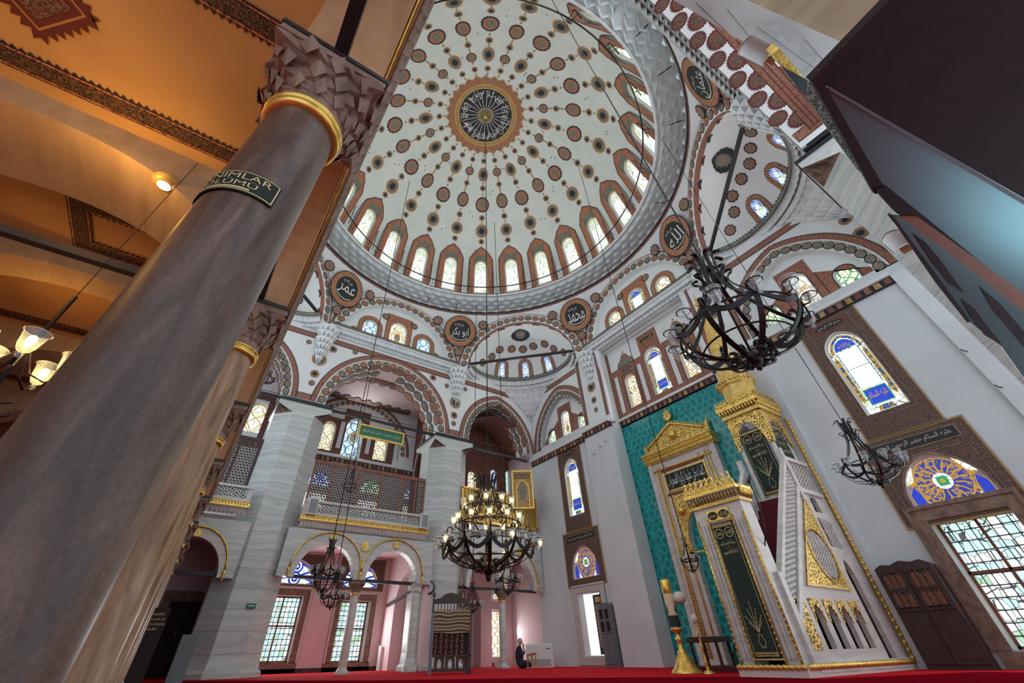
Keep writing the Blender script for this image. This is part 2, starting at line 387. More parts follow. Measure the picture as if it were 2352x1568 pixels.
FORMS = {'ا': (0xFE8D, 0xFE8E), 'ب': (0xFE8F, 0xFE90, 0xFE91, 0xFE92), 'ت': (0xFE95, 0xFE96, 0xFE97, 0xFE98), 'ح': (0xFEA1, 0xFEA2, 0xFEA3, 0xFEA4), 'خ': (0xFEA5, 0xFEA6, 0xFEA7, 0xFEA8),
 'د': (0xFEA9, 0xFEAA), 'ر': (0xFEAD, 0xFEAE), 'ز': (0xFEAF, 0xFEB0), 'س': (0xFEB1, 0xFEB2, 0xFEB3, 0xFEB4), 'ض': (0xFEBD, 0xFEBE, 0xFEBF, 0xFEC0), 'ع': (0xFEC9, 0xFECA, 0xFECB, 0xFECC),
 'ق': (0xFED5, 0xFED6, 0xFED7, 0xFED8), 'ك': (0xFED9, 0xFEDA, 0xFEDB, 0xFEDC), 'ل': (0xFEDD, 0xFEDE, 0xFEDF, 0xFEE0), 'م': (0xFEE1, 0xFEE2, 0xFEE3, 0xFEE4), 'ن': (0xFEE5, 0xFEE6, 0xFEE7, 0xFEE8),
 'ه': (0xFEE9, 0xFEEA, 0xFEEB, 0xFEEC), 'و': (0xFEED, 0xFEEE), 'ي': (0xFEF1, 0xFEF2, 0xFEF3, 0xFEF4), 'ف': (0xFED1, 0xFED2, 0xFED3, 0xFED4), 'ط': (0xFEC1, 0xFEC2, 0xFEC3, 0xFEC4),
 'ص': (0xFEB9, 0xFEBA, 0xFEBB, 0xFEBC), 'ث': (0xFE99, 0xFE9A, 0xFE9B, 0xFE9C), 'ج': (0xFE9D, 0xFE9E, 0xFE9F, 0xFEA0), 'ذ': (0xFEAB, 0xFEAC), 'ش': (0xFEB5, 0xFEB6, 0xFEB7, 0xFEB8), 'ى': (0xFEEF, 0xFEF0), 'ة': (0xFE93, 0xFE94)}
def shape(s):
    out = []
    for i, ch in enumerate(s):
        F = FORMS.get(ch)
        if not F: out.append(ch); continue
        prev = i > 0 and len(FORMS.get(s[i-1], ())) == 4
        nxt = len(F) == 4 and i+1 < len(s) and s[i+1] in FORMS
        out.append(chr(F[(3 if nxt else 1) if prev else (2 if nxt else 0)]))
    return ''.join(out)[::-1]
def lattice(mb, f, a0, a1, b0, b1, cell, w, th, mat, angs=(0, 60, 120), off=0):
    for ang in angs:
        t = math.radians(ang); d = (math.cos(t), math.sin(t)); nn = (-d[1], d[0])
        vals = [a*nn[0]+b*nn[1] for a in (a0, a1) for b in (b0, b1)]
        k = math.ceil(min(vals)/cell)
        while k*cell+off <= max(vals):
            o_ = k*cell+off; k += 1; lo, hi = -1e9, 1e9
            px, py = nn[0]*o_, nn[1]*o_
            for p, dd, l, h in ((px, d[0], a0, a1), (py, d[1], b0, b1)):
                if abs(dd) < 1e-9:
                    if p < l or p > h: lo, hi = 1, 0
                else:
                    t0, t1 = sorted(((l-p)/dd, (h-p)/dd)); lo = max(lo, t0); hi = min(hi, t1)
            if hi-lo > cell*.15:
                A = (px+d[0]*lo, py+d[1]*lo); B = (px+d[0]*hi, py+d[1]*hi)
                q = [(A[0]+nn[0]*w/2, A[1]+nn[1]*w/2), (B[0]+nn[0]*w/2, B[1]+nn[1]*w/2), (B[0]-nn[0]*w/2, B[1]-nn[1]*w/2), (A[0]-nn[0]*w/2, A[1]-nn[1]*w/2)]
                F0 = [f(x, y, 0) for x, y in q]; F1 = [f(x, y, -th) for x, y in q]
                mb.tris(F0+F1, [(0, 1, 2, 3), (0, 4, 5, 1), (2, 6, 7, 3)], mat)
# painted motifs
def rosette(mb, f, a, b, r, kind='red', c=.012, n=24, ry=None):
    col = {'red': ('ink', 'red_field', 'grey_ornament'), 'grey': ('orange_dot', 'grey_ornament', 'ink'), 'dark': ('ink_red', 'dark_red', 'grey_ornament')}[kind]
    ry = ry or r
    mb.disc(f, a, b, r, c, col[0], n*2, ry, .14); mb.disc(f, a, b, r*.88, c+.004, col[1], n, ry*.88)
    mb.disc(f, a, b, r*.45, c+.008, col[2], 16, ry*.45, .25)
def medal(mb, f, a, b, r, kind, c=.014, ry=None, ang=0):
    # pointed oval with a fringe, as on the arch bands
    g = sub(f, a, b, ang); ry = ry or r*1.3; P = []; n = 28
    for k, (mat, s_) in enumerate((('ink' if kind != 'red' else 'ink_red', 1.0), ('red_field' if kind == 'red' else 'grey_ornament', .86), ('grey_ornament' if kind == 'red' else 'red_field', .32))):
        P = []
        for i in range(n):
            t_ = 2*PI*i/n; e = 1+(.07 if (i % 2 and k == 0) else 0); x = math.cos(t_); y = math.sin(t_)
            P.append(g(r*s_*e*x*(1-.22*y*y*abs(y)), ry*s_*e*y, c+k*.004))
        mb.tris([g(0, 0, c+k*.004)]+P, [(0, i+1, (i+1) % n+1) for i in range(n)], mat)
def path_frame(f, path, off=0):
    # returns length and a function s-> (point, angle) along a 2-D path
    D = [0]
    for a, b in zip(path, path[1:]): D.append(D[-1]+math.dist(a, b))
    N = normals(path)
    def at(s_):
        j = 0
        while j < len(D)-2 and D[j+1] < s_: j += 1
        k = (s_-D[j])/((D[j+1]-D[j]) or 1); p, q = path[j], path[j+1]
        nx = N[j][0]+(N[j+1][0]-N[j][0])*k; ny = N[j][1]+(N[j+1][1]-N[j][1])*k; L = math.hypot(nx, ny) or 1
        return p[0]+(q[0]-p[0])*k+nx/L*off, p[1]+(q[1]-p[1])*k+ny/L*off, math.atan2(ny, nx)-PI/2
    return D[-1], at
def arch_band(mb, f, path, w, c=.012, kinds=('red', 'grey'), red=.16, size=None, flip=1):
    # path runs left to right over the arch; medallions between path and path+w, then white line, red strip with teeth
    L, at = path_frame(f, path, w*.5); n = max(3, round(L/(w*1.0)))
    for i in range(n):
        x, y, an = at(L*(i+.5)/n); medal(mb, f, x, y, (size or w*.36), kinds[i % len(kinds)], c+.003, w*.44, an)
    wav = []
    m = n*6
    L0, at0 = path_frame(f, path, 0)
    for i in range(m+1):
        x, y, an = at0(L0*i/m); h = w*(.5+.42*abs(math.cos(PI*i/6))); wav.append((x-math.sin(an)*h, y+math.cos(an)*h))
    mb.ribbon(f, wav, -.012, .012, c+.001, 'orange_dot')
    mb.ribbon(f, path, w, w+.05, c+.02, 'white_line', thick=.02)
    if red:
        mb.ribbon(f, path, w+.05, w+.06+red, c+.002, 'red_ornament'); mb.ribbon(f, path, w+.05, w+.07, c+.004, 'ink')
        mb.ribbon(f, path, w+.045+red, w+.065+red, c+.004, 'ink'); mb.teeth(f, path, w+.06+red, .045, c+.001)
def strip(mb, f, path, w, c=.012, mat='red_ornament', both=True, teeth=.04, closed=False, line=True):
    mb.ribbon(f, path, 0, w, c, mat, closed)
    if line: mb.ribbon(f, path, 0, .014, c+.003, 'ink', closed); mb.ribbon(f, path, w-.014, w, c+.003, 'ink', closed)
    if teeth:
        mb.teeth(f, path, w, teeth, c, closed=closed)
        if both: mb.teeth(f, path, 0, -teeth, c, closed=closed)
WINN = [0]; DOORN = [0]; TRIMN = [0]
def struct(mb, name): return mb.build(name, kind='structure')
def trim(mb):
    TRIMN[0] += 1; return mb.build('trim_%d' % TRIMN[0], kind='structure')
def win_shape(cx, b0, w, h, arched=True, rise=None):
    r = rise or w*.5
    if not arched: return [(cx-w/2, b0), (cx-w/2, b0+h), (cx+w/2, b0+h), (cx+w/2, b0)]
    return [(cx-w/2, b0)]+arch(cx-w/2, cx+w/2, b0+h-r, r, 14)+[(cx+w/2, b0)]
def tracery(mb, f, cx, b0, w, h, c, mat, style, th=.018):
    def lim(b):  # half width available near the arched head
        t_ = (b-(b0+h-w*.5))/(w*.5); return w/2*(math.sqrt(max(0, 1-t_*t_)) if t_ > 0 else 1)
    def rib(P):
        P = [(cx+max(-lim(y), min(lim(y), x-cx)), y) for x, y in P]; mb.ribbon(f, P, -th/2, th/2, c, mat)
    n = 36; k = max(1, round(h/(w*1.05)))
    if style == 'ogee':
        for ph in (0, PI):
            rib([(cx+w*.40*math.sin(PI*k*i/n+ph), b0+h*i/n) for i in range(n+1)])
            rib([(cx+w*.22*math.sin(PI*k*i/n+ph+PI/2)+(w*.25 if ph else -w*.25), b0+h*i/n) for i in range(n+1)])
    if style == 'ring':
        for j in range(k+1):
            y = b0+h*(j+.5)/(k+1); R = min(w*.36, h/(k+1)*.5)
            rib([(cx+R*math.cos(2*PI*i/24), y+R*math.sin(2*PI*i/24)) for i in range(25)])
            rib([(cx+R*.4*math.cos(2*PI*i/12), y+R*.4*math.sin(2*PI*i/12)) for i in range(13)])
        for s_ in (-1, 1): rib([(cx+s_*w*(.3+.16*math.sin(2*PI*(k+1)*i/n)), b0+h*i/n) for i in range(n+1)])
    if style == 'net':
        for s_ in (-1, 1):
            for o_ in (-.5, 0, .5):
                rib([(cx+w*(o_+s_*.28*math.sin(PI*(k+1)*i/n)), b0+h*i/n) for i in range(n+1)])
    if style == 'scroll':
        for s_ in (-1, 1):
            for j in range(3):
                y0 = b0+h*(.12+.27*j)
                rib([(cx+s_*w*(.07+.34*t_)*math.cos(5.5*t_+.5)+s_*w*.06, y0+w*(.34*t_)*math.sin(5.5*t_)+h*.1*t_) for t_ in [i/20 for i in range(21)]])
            rib([(cx+s_*w*.34*math.sin(PI*i/n), b0+h*i/n) for i in range(n+1)])
def window(f, cx, b0, w, h, glass='pane_clear', lead='gold_lead', style='ogee', depth=.16, arched=True, rise=None, centre=None, plan=None, extra=None):
    WINN[0] += 1; root = empty('window_%d' % WINN[0]); root['kind'] = 'structure'
    sh = win_shape(cx, b0, w, h, arched, rise)
    mb = MB(); mb.poly(f, sh, -depth, glass); mb.build('glass', root)
    mb = MB(); mb.ribbon(f, sh, -.045, 0, -depth+.03, 'white_plastic', True, thick=.03)
    if style: tracery(mb, f, cx, b0, w, h, -depth+.025, lead, style, w*.045)
    if centre == 'jewel':
        mb.disc(f, cx, b0+h*.52, w*.16, -depth+.035, 'jewel', 20, w*.26); mb.ribbon(f, [(cx+w*.18*math.cos(2*PI*i/20), b0+h*.52+w*.29*math.sin(2*PI*i/20)) for i in range(20)], -.012, .012, -depth+.04, 'gold_lead', True)
    mb.build('tracery', root)
    if extra: extra(root, f, cx, b0, w, h, -depth)
    return sh
def jewel_light(root, f, cx, b0, w, h, c):
    # plain middle panes with painted gold script panels around them
    mb = MB()
    mb.slab(f, [(cx-w*.27, b0+h*.30), (cx-w*.27, b0+h*.76), (cx+w*.27, b0+h*.76), (cx+w*.27, b0+h*.30)], c+.03, c+.05, 'pane_white')
    mb.ribbon(f, [(cx-w*.27, b0+h*.53), (cx+w*.27, b0+h*.53)], -.008, .008, c+.055, 'plain_black'); mb.build('clear_pane', root)
    mb = MB()
    mb.ribbon(f, [(cx-w*.27, b0+h*.30), (cx-w*.27, b0+h*.76)], 0, .025, c+.06, 'cyan_lead'); mb.ribbon(f, [(cx+w*.27, b0+h*.30), (cx+w*.27, b0+h*.76)], -.025, 0, c+.06, 'cyan_lead')
    for s_ in (-1, 1):
        x = cx+s_*w*.385; P = [(x-w*.05, b0+h*.18), (x, b0+h*.14), (x+w*.05, b0+h*.18), (x+w*.05, b0+h*.68), (x, b0+h*.72), (x-w*.05, b0+h*.68)]
        mb.poly(f, P, c+.04, 'jewel'); mb.ribbon(f, P, -.012, .012, c+.045, 'gold_lead', True)
    P = [(cx-w*.27, b0+h*.10), (cx-w*.27, b0+h*.27), (cx+w*.27, b0+h*.27), (cx+w*.27, b0+h*.10)]
    mb.poly(f, P, c+.04, 'blue_lead'); mb.ribbon(f, P, -.012, .012, c+.045, 'green_lead', True)
    put_text(mb, f, cx, b0+h*.185, shape('عليه السلام'), w*.46, h*.11, c+.05, 'gold_lead')
    P = [(cx-w*.2, b0+h*.02), (cx-w*.16, b0+h*.075), (cx+w*.16, b0+h*.075), (cx+w*.2, b0+h*.02)]; mb.poly(f, P, c+.04, 'jewel')
    A = arch(cx-w*.27, cx+w*.27, b0+h*.78, w*.32, 12); mb.poly(f, A, c+.04, 'blue_lead'); mb.ribbon(f, A, -.012, .012, c+.045, 'cyan_lead', True)
    put_text(mb, f, cx, b0+h*.82, shape('ياالله'), w*.34, w*.18, c+.05, 'gold_lead')
    A = arch(cx-w*.40, cx+w*.40, b0+h*.76, w*.52, 16); mb.ribbon(f, A, -w*.075, 0, c+.035, 'jewel'); mb.ribbon(f, A, 0, .016, c+.04, 'gold_lead')
    mb.build('painted_panel', root)
# ---------------------------------------------------------------- the setting
FZ = .07                                   # floor level
CX, CY, INR = -8.5, 5.5, 8.65            # centre and half width of the octagon
T225 = math.tan(PI/8); HS = INR*T225
ZC = 12.35                                 # stalactite cornice
ZR, RR, HD = 16.43, 7.5, 7.2               # dome springing, radius, height
WX, NY, AY = CX-INR, 14.1, 14.65
fW = fr((WX, 0, 0), (0, 1, 0), (1, 0, 0)); fN = fr((0, NY, 0), (1, 0, 0), (0, -1, 0)); fA = fr((0, AY, 0), (1, 0, 0), (0, -1, 0))
fE = fr((CX+INR, 0, 0), (0, 1, 0), (-1, 0, 0))
def side_frame(k, d=0):
    a = PI/4*k; n = Vector((math.cos(a), math.sin(a), 0)); return fr(Vector((CX, CY, 0))+n*(INR+d), (-math.sin(a), math.cos(a), 0), -n), n
# floor
mb = MB(); mb.face([(-24, -5, FZ), (3, -5, FZ), (3, 16, FZ), (-24, 16, FZ)], 'carpet'); struct(mb, 'floor')
# ---- dome
def dome(az, s_, c=0, R=RR, H=HD):
    return Vector((CX+(R*math.sin(s_)-c*math.sin(s_))*math.cos(az), CY+(R*math.sin(s_)-c*math.sin(s_))*math.sin(az), ZR+(H-c)*math.cos(s_)))
def dome_f(az, s0):
    r = RR*math.sin(s0)
    return lambda p, q, c=0: dome(az+p/max(.3, r), s0+q/7.3, c)
mb = MB(); NW = 24; wa = .41/RR; s1, s2 = 1.265, 1.535
# plaster shell with 24 arched openings: columns between windows, then above and below
def shell(u0, u1, v0, v1, n, m): mb.grid(lambda u, v: dome(u0+(u1-u0)*u, v0+(v1-v0)*v), n, m, 'dome_plaster')
mb.grid(lambda u, v: dome(2*PI*u, .0001+1.20*v), 96, 24, 'dome_plaster')
WTOP = [(-1+i/4) for i in range(9)]
for k in range(NW):
    a0 = 2*PI*k/NW
    shell(a0+wa, a0+2*PI/NW-wa, 1.20, PI/2, 4, 6)
    # head of the opening
    for i in range(8):
        t0, t1 = WTOP[i], WTOP[i+1]; y = [s1-.055*math.sqrt(max(0, 1-t*t)) for t in (t0, t1)]
        mb.face([dome(a0+wa*t0, 1.20), dome(a0+wa*t1, 1.20), dome(a0+wa*t1, y[1]), dome(a0+wa*t0, y[0])], 'dome_plaster', True)
        mb.face([dome(a0+wa*t0, y[0]), dome(a0+wa*t1, y[1]), dome(a0+wa*t1, y[1], -.25), dome(a0+wa*t0, y[0], -.25)], 'dome_plaster')
    for s_ in (-1, 1):
        mb.grid(lambda u, v: dome(a0+s_*wa, s1+(s2-s1)*v, -.25*u), 1, 3, 'dome_plaster')
    mb.face([dome(a0-wa, s2), dome(a0+wa, s2), dome(a0+wa, s2, -.25), dome(a0-wa, s2, -.25)], 'dome_plaster')
    mb.face([dome(a0-wa, s2), dome(a0+wa, s2), dome(a0+wa, PI/2), dome(a0-wa, PI/2)], 'dome_plaster')
# painted ornament of the dome
def disc3(az, s0, r, kind, ry=None, n=22): rosette(mb, dome_f(az, s0), 0, 0, r, kind, .015, n, ry)
for k in range(24):
    az = 2*PI*k/24+PI/24*0
    A = k % 2 == 0
    seq = ([(.355, .15, 'grey', 1), (.463, .29, 'grey', 1.35), (.575, .17, 'grey', 1), (.712, .40, 'red', 1.1), (.825, .17, 'grey', 1), (.94, .36, 'grey', 1.15), (1.035, .17, 'grey', 1)] if A else
           [(.355, .15, 'grey', 1), (.45, .24, 'red', 1), (.55, .16, 'grey', 1), (.69, .33, 'red', 1.3), (.82, .18, 'grey', 1), (.94, .34, 'grey', 1.1), (1.035, .17, 'grey', 1)])
    for s_, r, kd, e in seq: disc3(az, s_, r, kd, r*e, 18 if r > .2 else 8)
    s_ = .315
    while s_ < 1.08:
        if all(abs(s_-q[0])*7.3 > q[1]*q[3]+.05 for q in seq):
            g = dome_f(az, s_); mb.face([g(-.06, 0, .015), g(0, -.09, .015), g(.06, 0, .015), g(0, .09, .015)], 'ochre')
        s_ += .022
    # surround of each window
    f = dome_f(az, 1.40)
    f = (lambda az: (lambda p, q, c=0: dome(az+p/RR, 1.43-q/7.3, c)))(az)
    out = [(-.76, -.98), (-.76, 1.70)]+[(-.58, 1.98), (-.50, 2.08), (-.38, 2.26), (-.2, 2.36), (0, 2.52), (.2, 2.36), (.38, 2.26), (.50, 2.08), (.58, 1.98)]+[(.76, 1.70), (.76, -.98)]
    mb.poly(f, out, .012, 'red_field', [[(-.42, -.90), (-.42, 1.95), (.42, 1.95), (.42, -.90)]])
    mb.poly(f, [(-.42, 1.15), (-.42, 1.95), (.42, 1.95), (.42, 1.15)], .012, 'grey_ornament', [arch(-.41, .41, 1.16, .42, 8)])
    mb.teeth(f, out, 0, .07, .014); mb.ribbon(f, out, -.03, .01, .018, 'ink_red')
    mb.ribbon(f, [(-.60, -.95), (-.60, 1.60), (-.44, 1.95), (0, 2.1), (.44, 1.95), (.60, 1.60), (.60, -.95)], -.014, .014, .018, 'ink_red')
# centre medallion
mb.grid(lambda u, v: dome(2*PI*u, .0005+.207*v, .03), 48, 3, 'ink')
mb.grid(lambda u, v: dome(2*PI*u, .205+.032*v, .032), 72, 1, 'gold_ornament')
mb.grid(lambda u, v: dome(2*PI*u, .235+.03*v, .026), 72, 1, 'red_field')
mb.grid(lambda u, v: dome(2*PI*u, .203+.006*v, .036), 72, 1, 'gold_paint'); mb.grid(lambda u, v: dome(2*PI*u, .232+.005*v, .036), 72, 1, 'gold_paint')
for k in range(28):
    az = 2*PI*(k+.5)/28; f = (lambda az: (lambda p, q, c=0: dome(az+p/(RR*.27), .262+q/7.3, c)))(az)
    P = [(-.22, 0), (-.23, .12), (-.12, .20), (0, .30), (.12, .20), (.23, .12), (.22, 0)]
    mb.poly(f, P, .02, 'red_field'); mb.teeth(f, P, 0, .04, .02, 'gold_paint', pitch=.06); mb.disc(f, 0, .1, .07, .03, 'grey_ornament', 8)
mb.grid(lambda u, v: dome(2*PI*u, .0005+.055*v, .04), 32, 1, 'grey_ornament'); mb.grid(lambda u, v: dome(2*PI*u, .052+.006*v, .044), 32, 1, 'gold_paint')
for k in range(24):
    az = 2*PI*k/24+.03; f = (lambda az: (lambda p, q, c=0: dome(az+p/(RR*math.sin(max(.05, .13+q/7.3))), .13+q/7.3, c)))(az)
    mb.ribbon(f, [(0, -.5), (0, .28+.1*(k % 3))], -.014, .014, .04, 'white_line')
    rnd = random.Random(k)
    for j in range(3):
        x0, y0 = rnd.uniform(-.12, .12), .1+.14*j; r_ = rnd.uniform(.06, .13); ph = rnd.uniform(0, 6)
        mb.ribbon(f, [(x0+r_*math.cos(ph+t_*.5), y0+r_*.8*math.sin(ph+t_*.5)) for t_ in range(9)], -.012, .012, .041, 'white_line')
    mb.disc(f, rnd.uniform(-.1, .1), rnd.uniform(.0, .4), .02, .042, 'white_line', 6)
for txt, az, s_, w_ in (('الله', 1.2, .14, .5), ('السلام', 2.2, .165, .7), ('محمد', 3.6, .15, .6), ('الرحمن', 4.4, .165, .8), ('الرحيم', 5.3, .165, .8), ('نور', .2, .15, .5), ('الارض', 2.9, .168, .7)):
    f = (lambda az, s_: (lambda p, q, c=0: dome(az-p/(RR*.16), s_-q/7.3, c)))(az, s_); put_text(mb, f, 0, 0, shape(txt), w_, .3, .045, 'white_line')
# dark speckles (old hook holes)
for k in range(40):
    az = 2*PI*(k+.5)/24*1; s_ = (.45, .62, .80, .97)[k % 4]+.02*math.sin(k*7); g = dome_f(az+.02*math.sin(k*3), s_); mb.disc(g, 0, 0, .035, .016, 'ink', 6)
struct(mb, 'ceiling')
for k in range(24):
    az = 2*PI*k/24; rel = math.degrees(az) % 360
    if 232 < rel < 345: pass
    f = (lambda az: (lambda p, q, c=0: dome(az+p/RR, 1.43-q/7.3, c)))(az)
    WINN[0] += 1; root = empty('window_%d' % WINN[0]); root['kind'] = 'structure'
    sh = [(-.41, -.77), (-.41, 1.19)]+arch(-.41, .41, 1.19, .40, 10)[1:-1]+[(.41, 1.19), (.41, -.77)]
    m2 = MB(); m2.poly(f, sh, -.16, 'pane_clear'); m2.build('glass', root)
    m2 = MB(); m2.ribbon(f, sh, -.05, 0, -.13, 'white_plastic', True)
    if not (235 < rel < 340):
        tracery(m2, f, 0, -.77, .82, 2.36, -.13, 'gold_lead', 'ogee', .026); tracery(m2, f, 0, -.77, .66, 2.2, -.125, 'green_lead', 'ring', .016)
    m2.build('tracery', root)
# ---- stalactite ring beneath the dome
def stal(mb, fn, nu, tiers, mat, d_out, closed=True, amp=.5):
    # fn(u, v, off) with v 0 (top) to 1 (bottom), off towards the room; faceted niches with hanging tips
    for j in range(tiers):
        v0, v1 = j/tiers, (j+1)/tiers; dv = v1-v0; ph = .5*(j % 2); d = d_out*amp
        P = []; F = []
        for i in range(nu):
            u0, um, u1 = (i+ph)/nu, (i+.5+ph)/nu, (i+1+ph)/nu
            if not closed or u1 > 1:
                if u1 > 1: u1 = min(u1, 1); um = min(um, 1)
            ua, ub = u0+(um-u0)*.55, um+(u1-um)*.45; k = len(P)
            P += [fn(u0, v0, d*.6), fn(um, v0, d*.6), fn(u1, v0, d*.6), fn(u0, v1+dv*.12, d*.45), fn(um, v0+dv*.22, d*.9), fn(u1, v1+dv*.12, d*.45), fn(um, v1-dv*.10, -d*1.1), fn(ua, v0+dv*.55, d*.75), fn(ub, v0+dv*.55, d*.75), fn(u0, v1+dv*.02, -d*.2), fn(u1, v1+dv*.02, -d*.2)]
            F += [tuple(k+q for q in t) for t in ((0, 1, 4, 7), (0, 7, 3), (1, 2, 8, 4), (2, 5, 8), (7, 4, 6), (4, 8, 6), (3, 7, 6), (8, 5, 6), (3, 6, 9), (5, 10, 6))]
        mb.tris(P, F, mat)
RB, ZB = 8.5, 16.05
mb = MB()
def ringf(u, v, off):
    az = 2*PI*u; r = RR-.02+(RB-RR)*v; z = ZR-.05-(ZR-.05-ZB)*v
    return Vector((CX+(r-0+off*.45)*math.cos(az), CY+(r+off*.45)*math.sin(az), z+off*.7))
stal(mb, ringf, 78, 4, 'muqarnas_plaster', .75)
mb.lathe((CX, CY, 0), [(RR+.1, ZR), (RB+.15, ZB+.1)], 'muqarnas_plaster', 96)
mb.lathe((CX, CY, 0), [(RR+.25, ZR+.02), (RR-.10, ZR+.02), (RR-.12, ZR-.04), (RR-.02, ZR-.06)], 'muqarnas_plaster', 96)
mb.lathe((CX, CY, 0), [(RR-.015, ZR+.16), (RR-.02, ZR+.03)], 'red_ornament', 96)
mb.lathe((CX, CY, 0), [(RB-.03, ZB+.02), (RB-.05, ZB-.03), (RB+.0, ZB-.05)], 'muqarnas_plaster', 96)
for k in range(144):
    a = 2*PI*k/144; P = [(RR-.03, a-.012, ZR+.06), (RR-.03, a+.012, ZR+.06), (RR-.03, a+.012, ZR+.13), (RR-.03, a-.012, ZR+.13)]
    mb.face([(CX+r*math.cos(q), CY+r*math.sin(q), z) for r, q, z in P], 'ink')
trim(mb)
mb = MB(); mb.lathe((CX, CY, 0), [(RB+.0, ZB-.05), (RB+.03, ZB-.13)], 'ink', 96); mb.lathe((CX, CY, 0), [(RB+.03, ZB-.13), (RB+.05, ZB-.24)], 'red_ornament', 96); mb.lathe((CX, CY, 0), [(RB+.04, ZB-.24), (RB+.045, ZB-.27)], 'ink', 96)
trim(mb)
# ---- eight upper arches with pendentives between them and the ring
UH, US = 3.0, 12.55                       # half span and springing of the arch openings
inner = arch(-UH, UH, US, 2.66, 36); outer = arch(-HS, HS, US-.05, 3.2, 36)
RBB, ZBB = RB+.04, ZB-.26
for k in range(8):
    f, n = side_frame(k)
    mb = MB()
    # face ring between opening and outer arch
    P = [f(a, b) for a, b in inner]+[f(a, b) for a, b in outer]; m_ = len(inner)
    mb.tris(P, [(i, i+1, m_+i+1, m_+i) for i in range(m_-1)], 'plaster')
    mb.face([f(-HS, ZC-.3), f(-UH, ZC-.3), f(*inner[0]), f(*outer[0])], 'plaster'); mb.face([f(UH, ZC-.3), f(HS, ZC-.3), f(*outer[-1]), f(*inner[-1])], 'plaster')
    if k not in (6,):
        arch_band(mb, f, inner, .40, red=.12, size=.19)
    # pendentive sheet
    rows = 8; Q = []
    for j in range(rows+1):
        v = j/rows
        for i in range(m_):
            a, b = outer[i]; az = PI/4*k+math.atan2(a, INR); r0 = math.hypot(a, INR); bul = .35*math.sin(PI*v)*(max(0, ZBB-b)/3.4)*.35
            r = r0+(RBB-r0)*v+bul; Q.append((CX+r*math.cos(az), CY+r*math.sin(az), b+(ZBB-b)*v))
    mb.tris(Q, [(j*m_+i, j*m_+i+1, (j+1)*m_+i+1, (j+1)*m_+i) for j in range(rows) for i in range(m_-1)], 'plaster', True)
    struct(mb, 'ceiling')
# roundels on the pendentives
names = {1: 'عثمان', 2: 'الله', 3: 'محمد', 4: 'ابوبكر', 5: 'عمر'}
RT = {0: 'عثمان', 1: 'الله', 2: 'محمد', 3: 'ابو بكر', 4: 'عمر', 5: 'حسن', 6: 'حسين', 7: 'على'}
WHERE = {0: 'nearest the east arch', 1: 'above the right flank of the mihrab bay', 2: 'above the left flank of the mihrab bay', 3: 'between the gallery arch and the corner half dome', 4: 'above the left end of the gallery arch', 5: 'next to the gilded edge'}
mb = MB()
for k in range(8):
    if k in (5, 6): continue
    az = PI/4*k+PI/8; r0 = INR/math.cos(PI/8); n = Vector((math.cos(az), math.sin(az), 0)); v = .68; b0 = US-.05
    r = r0+(RBB-r0)*v+.09*math.sin(PI*v)*2; z = b0+(ZBB-b0)*v; tilt = Vector((n.x*(RBB-r0), n.y*(RBB-r0), ZBB-b0)).normalized()
    f = fr(Vector((CX, CY, 0))+n*r+Vector((0, 0, z)), (n.y, -n.x, 0), -(n-tilt*n.dot(tilt)), tilt)
    f = (lambda g: (lambda a, b, c=0: g(a, b, c+.20)))(f)
    mb.disc(f, 0, 0, .92, .0, 'ink', 96, .98, .04); mb.disc(f, 0, 0, .89, .006, 'red_field', 48, .95); mb.disc(f, 0, 0, .66, .012, 'gold_paint', 40, .72); mb.disc(f, 0, 0, .64, .016, 'plain_black', 40, .70)
    put_text(mb, f, 0, -.10, shape(RT[k]), 1.0, .62, .022, 'white_line'); put_text(mb, f, -.10, .38, shape('رضى الله عنه'), .55, .22, .022, 'white_line'); mb.ribbon(f, [(-.45, -.42), (-.2, -.56), (.15, -.58), (.42, -.44)], -.02, .02, .022, 'white_line')
    for s_, w_ in ((-1, 1), (1, 1)):
        rosette(mb, f, s_*1.35, .52, .27, 'red', .0, 9); 
    rosette(mb, f, 0, -1.30, .24, 'red', .0, 9)
trim(mb)
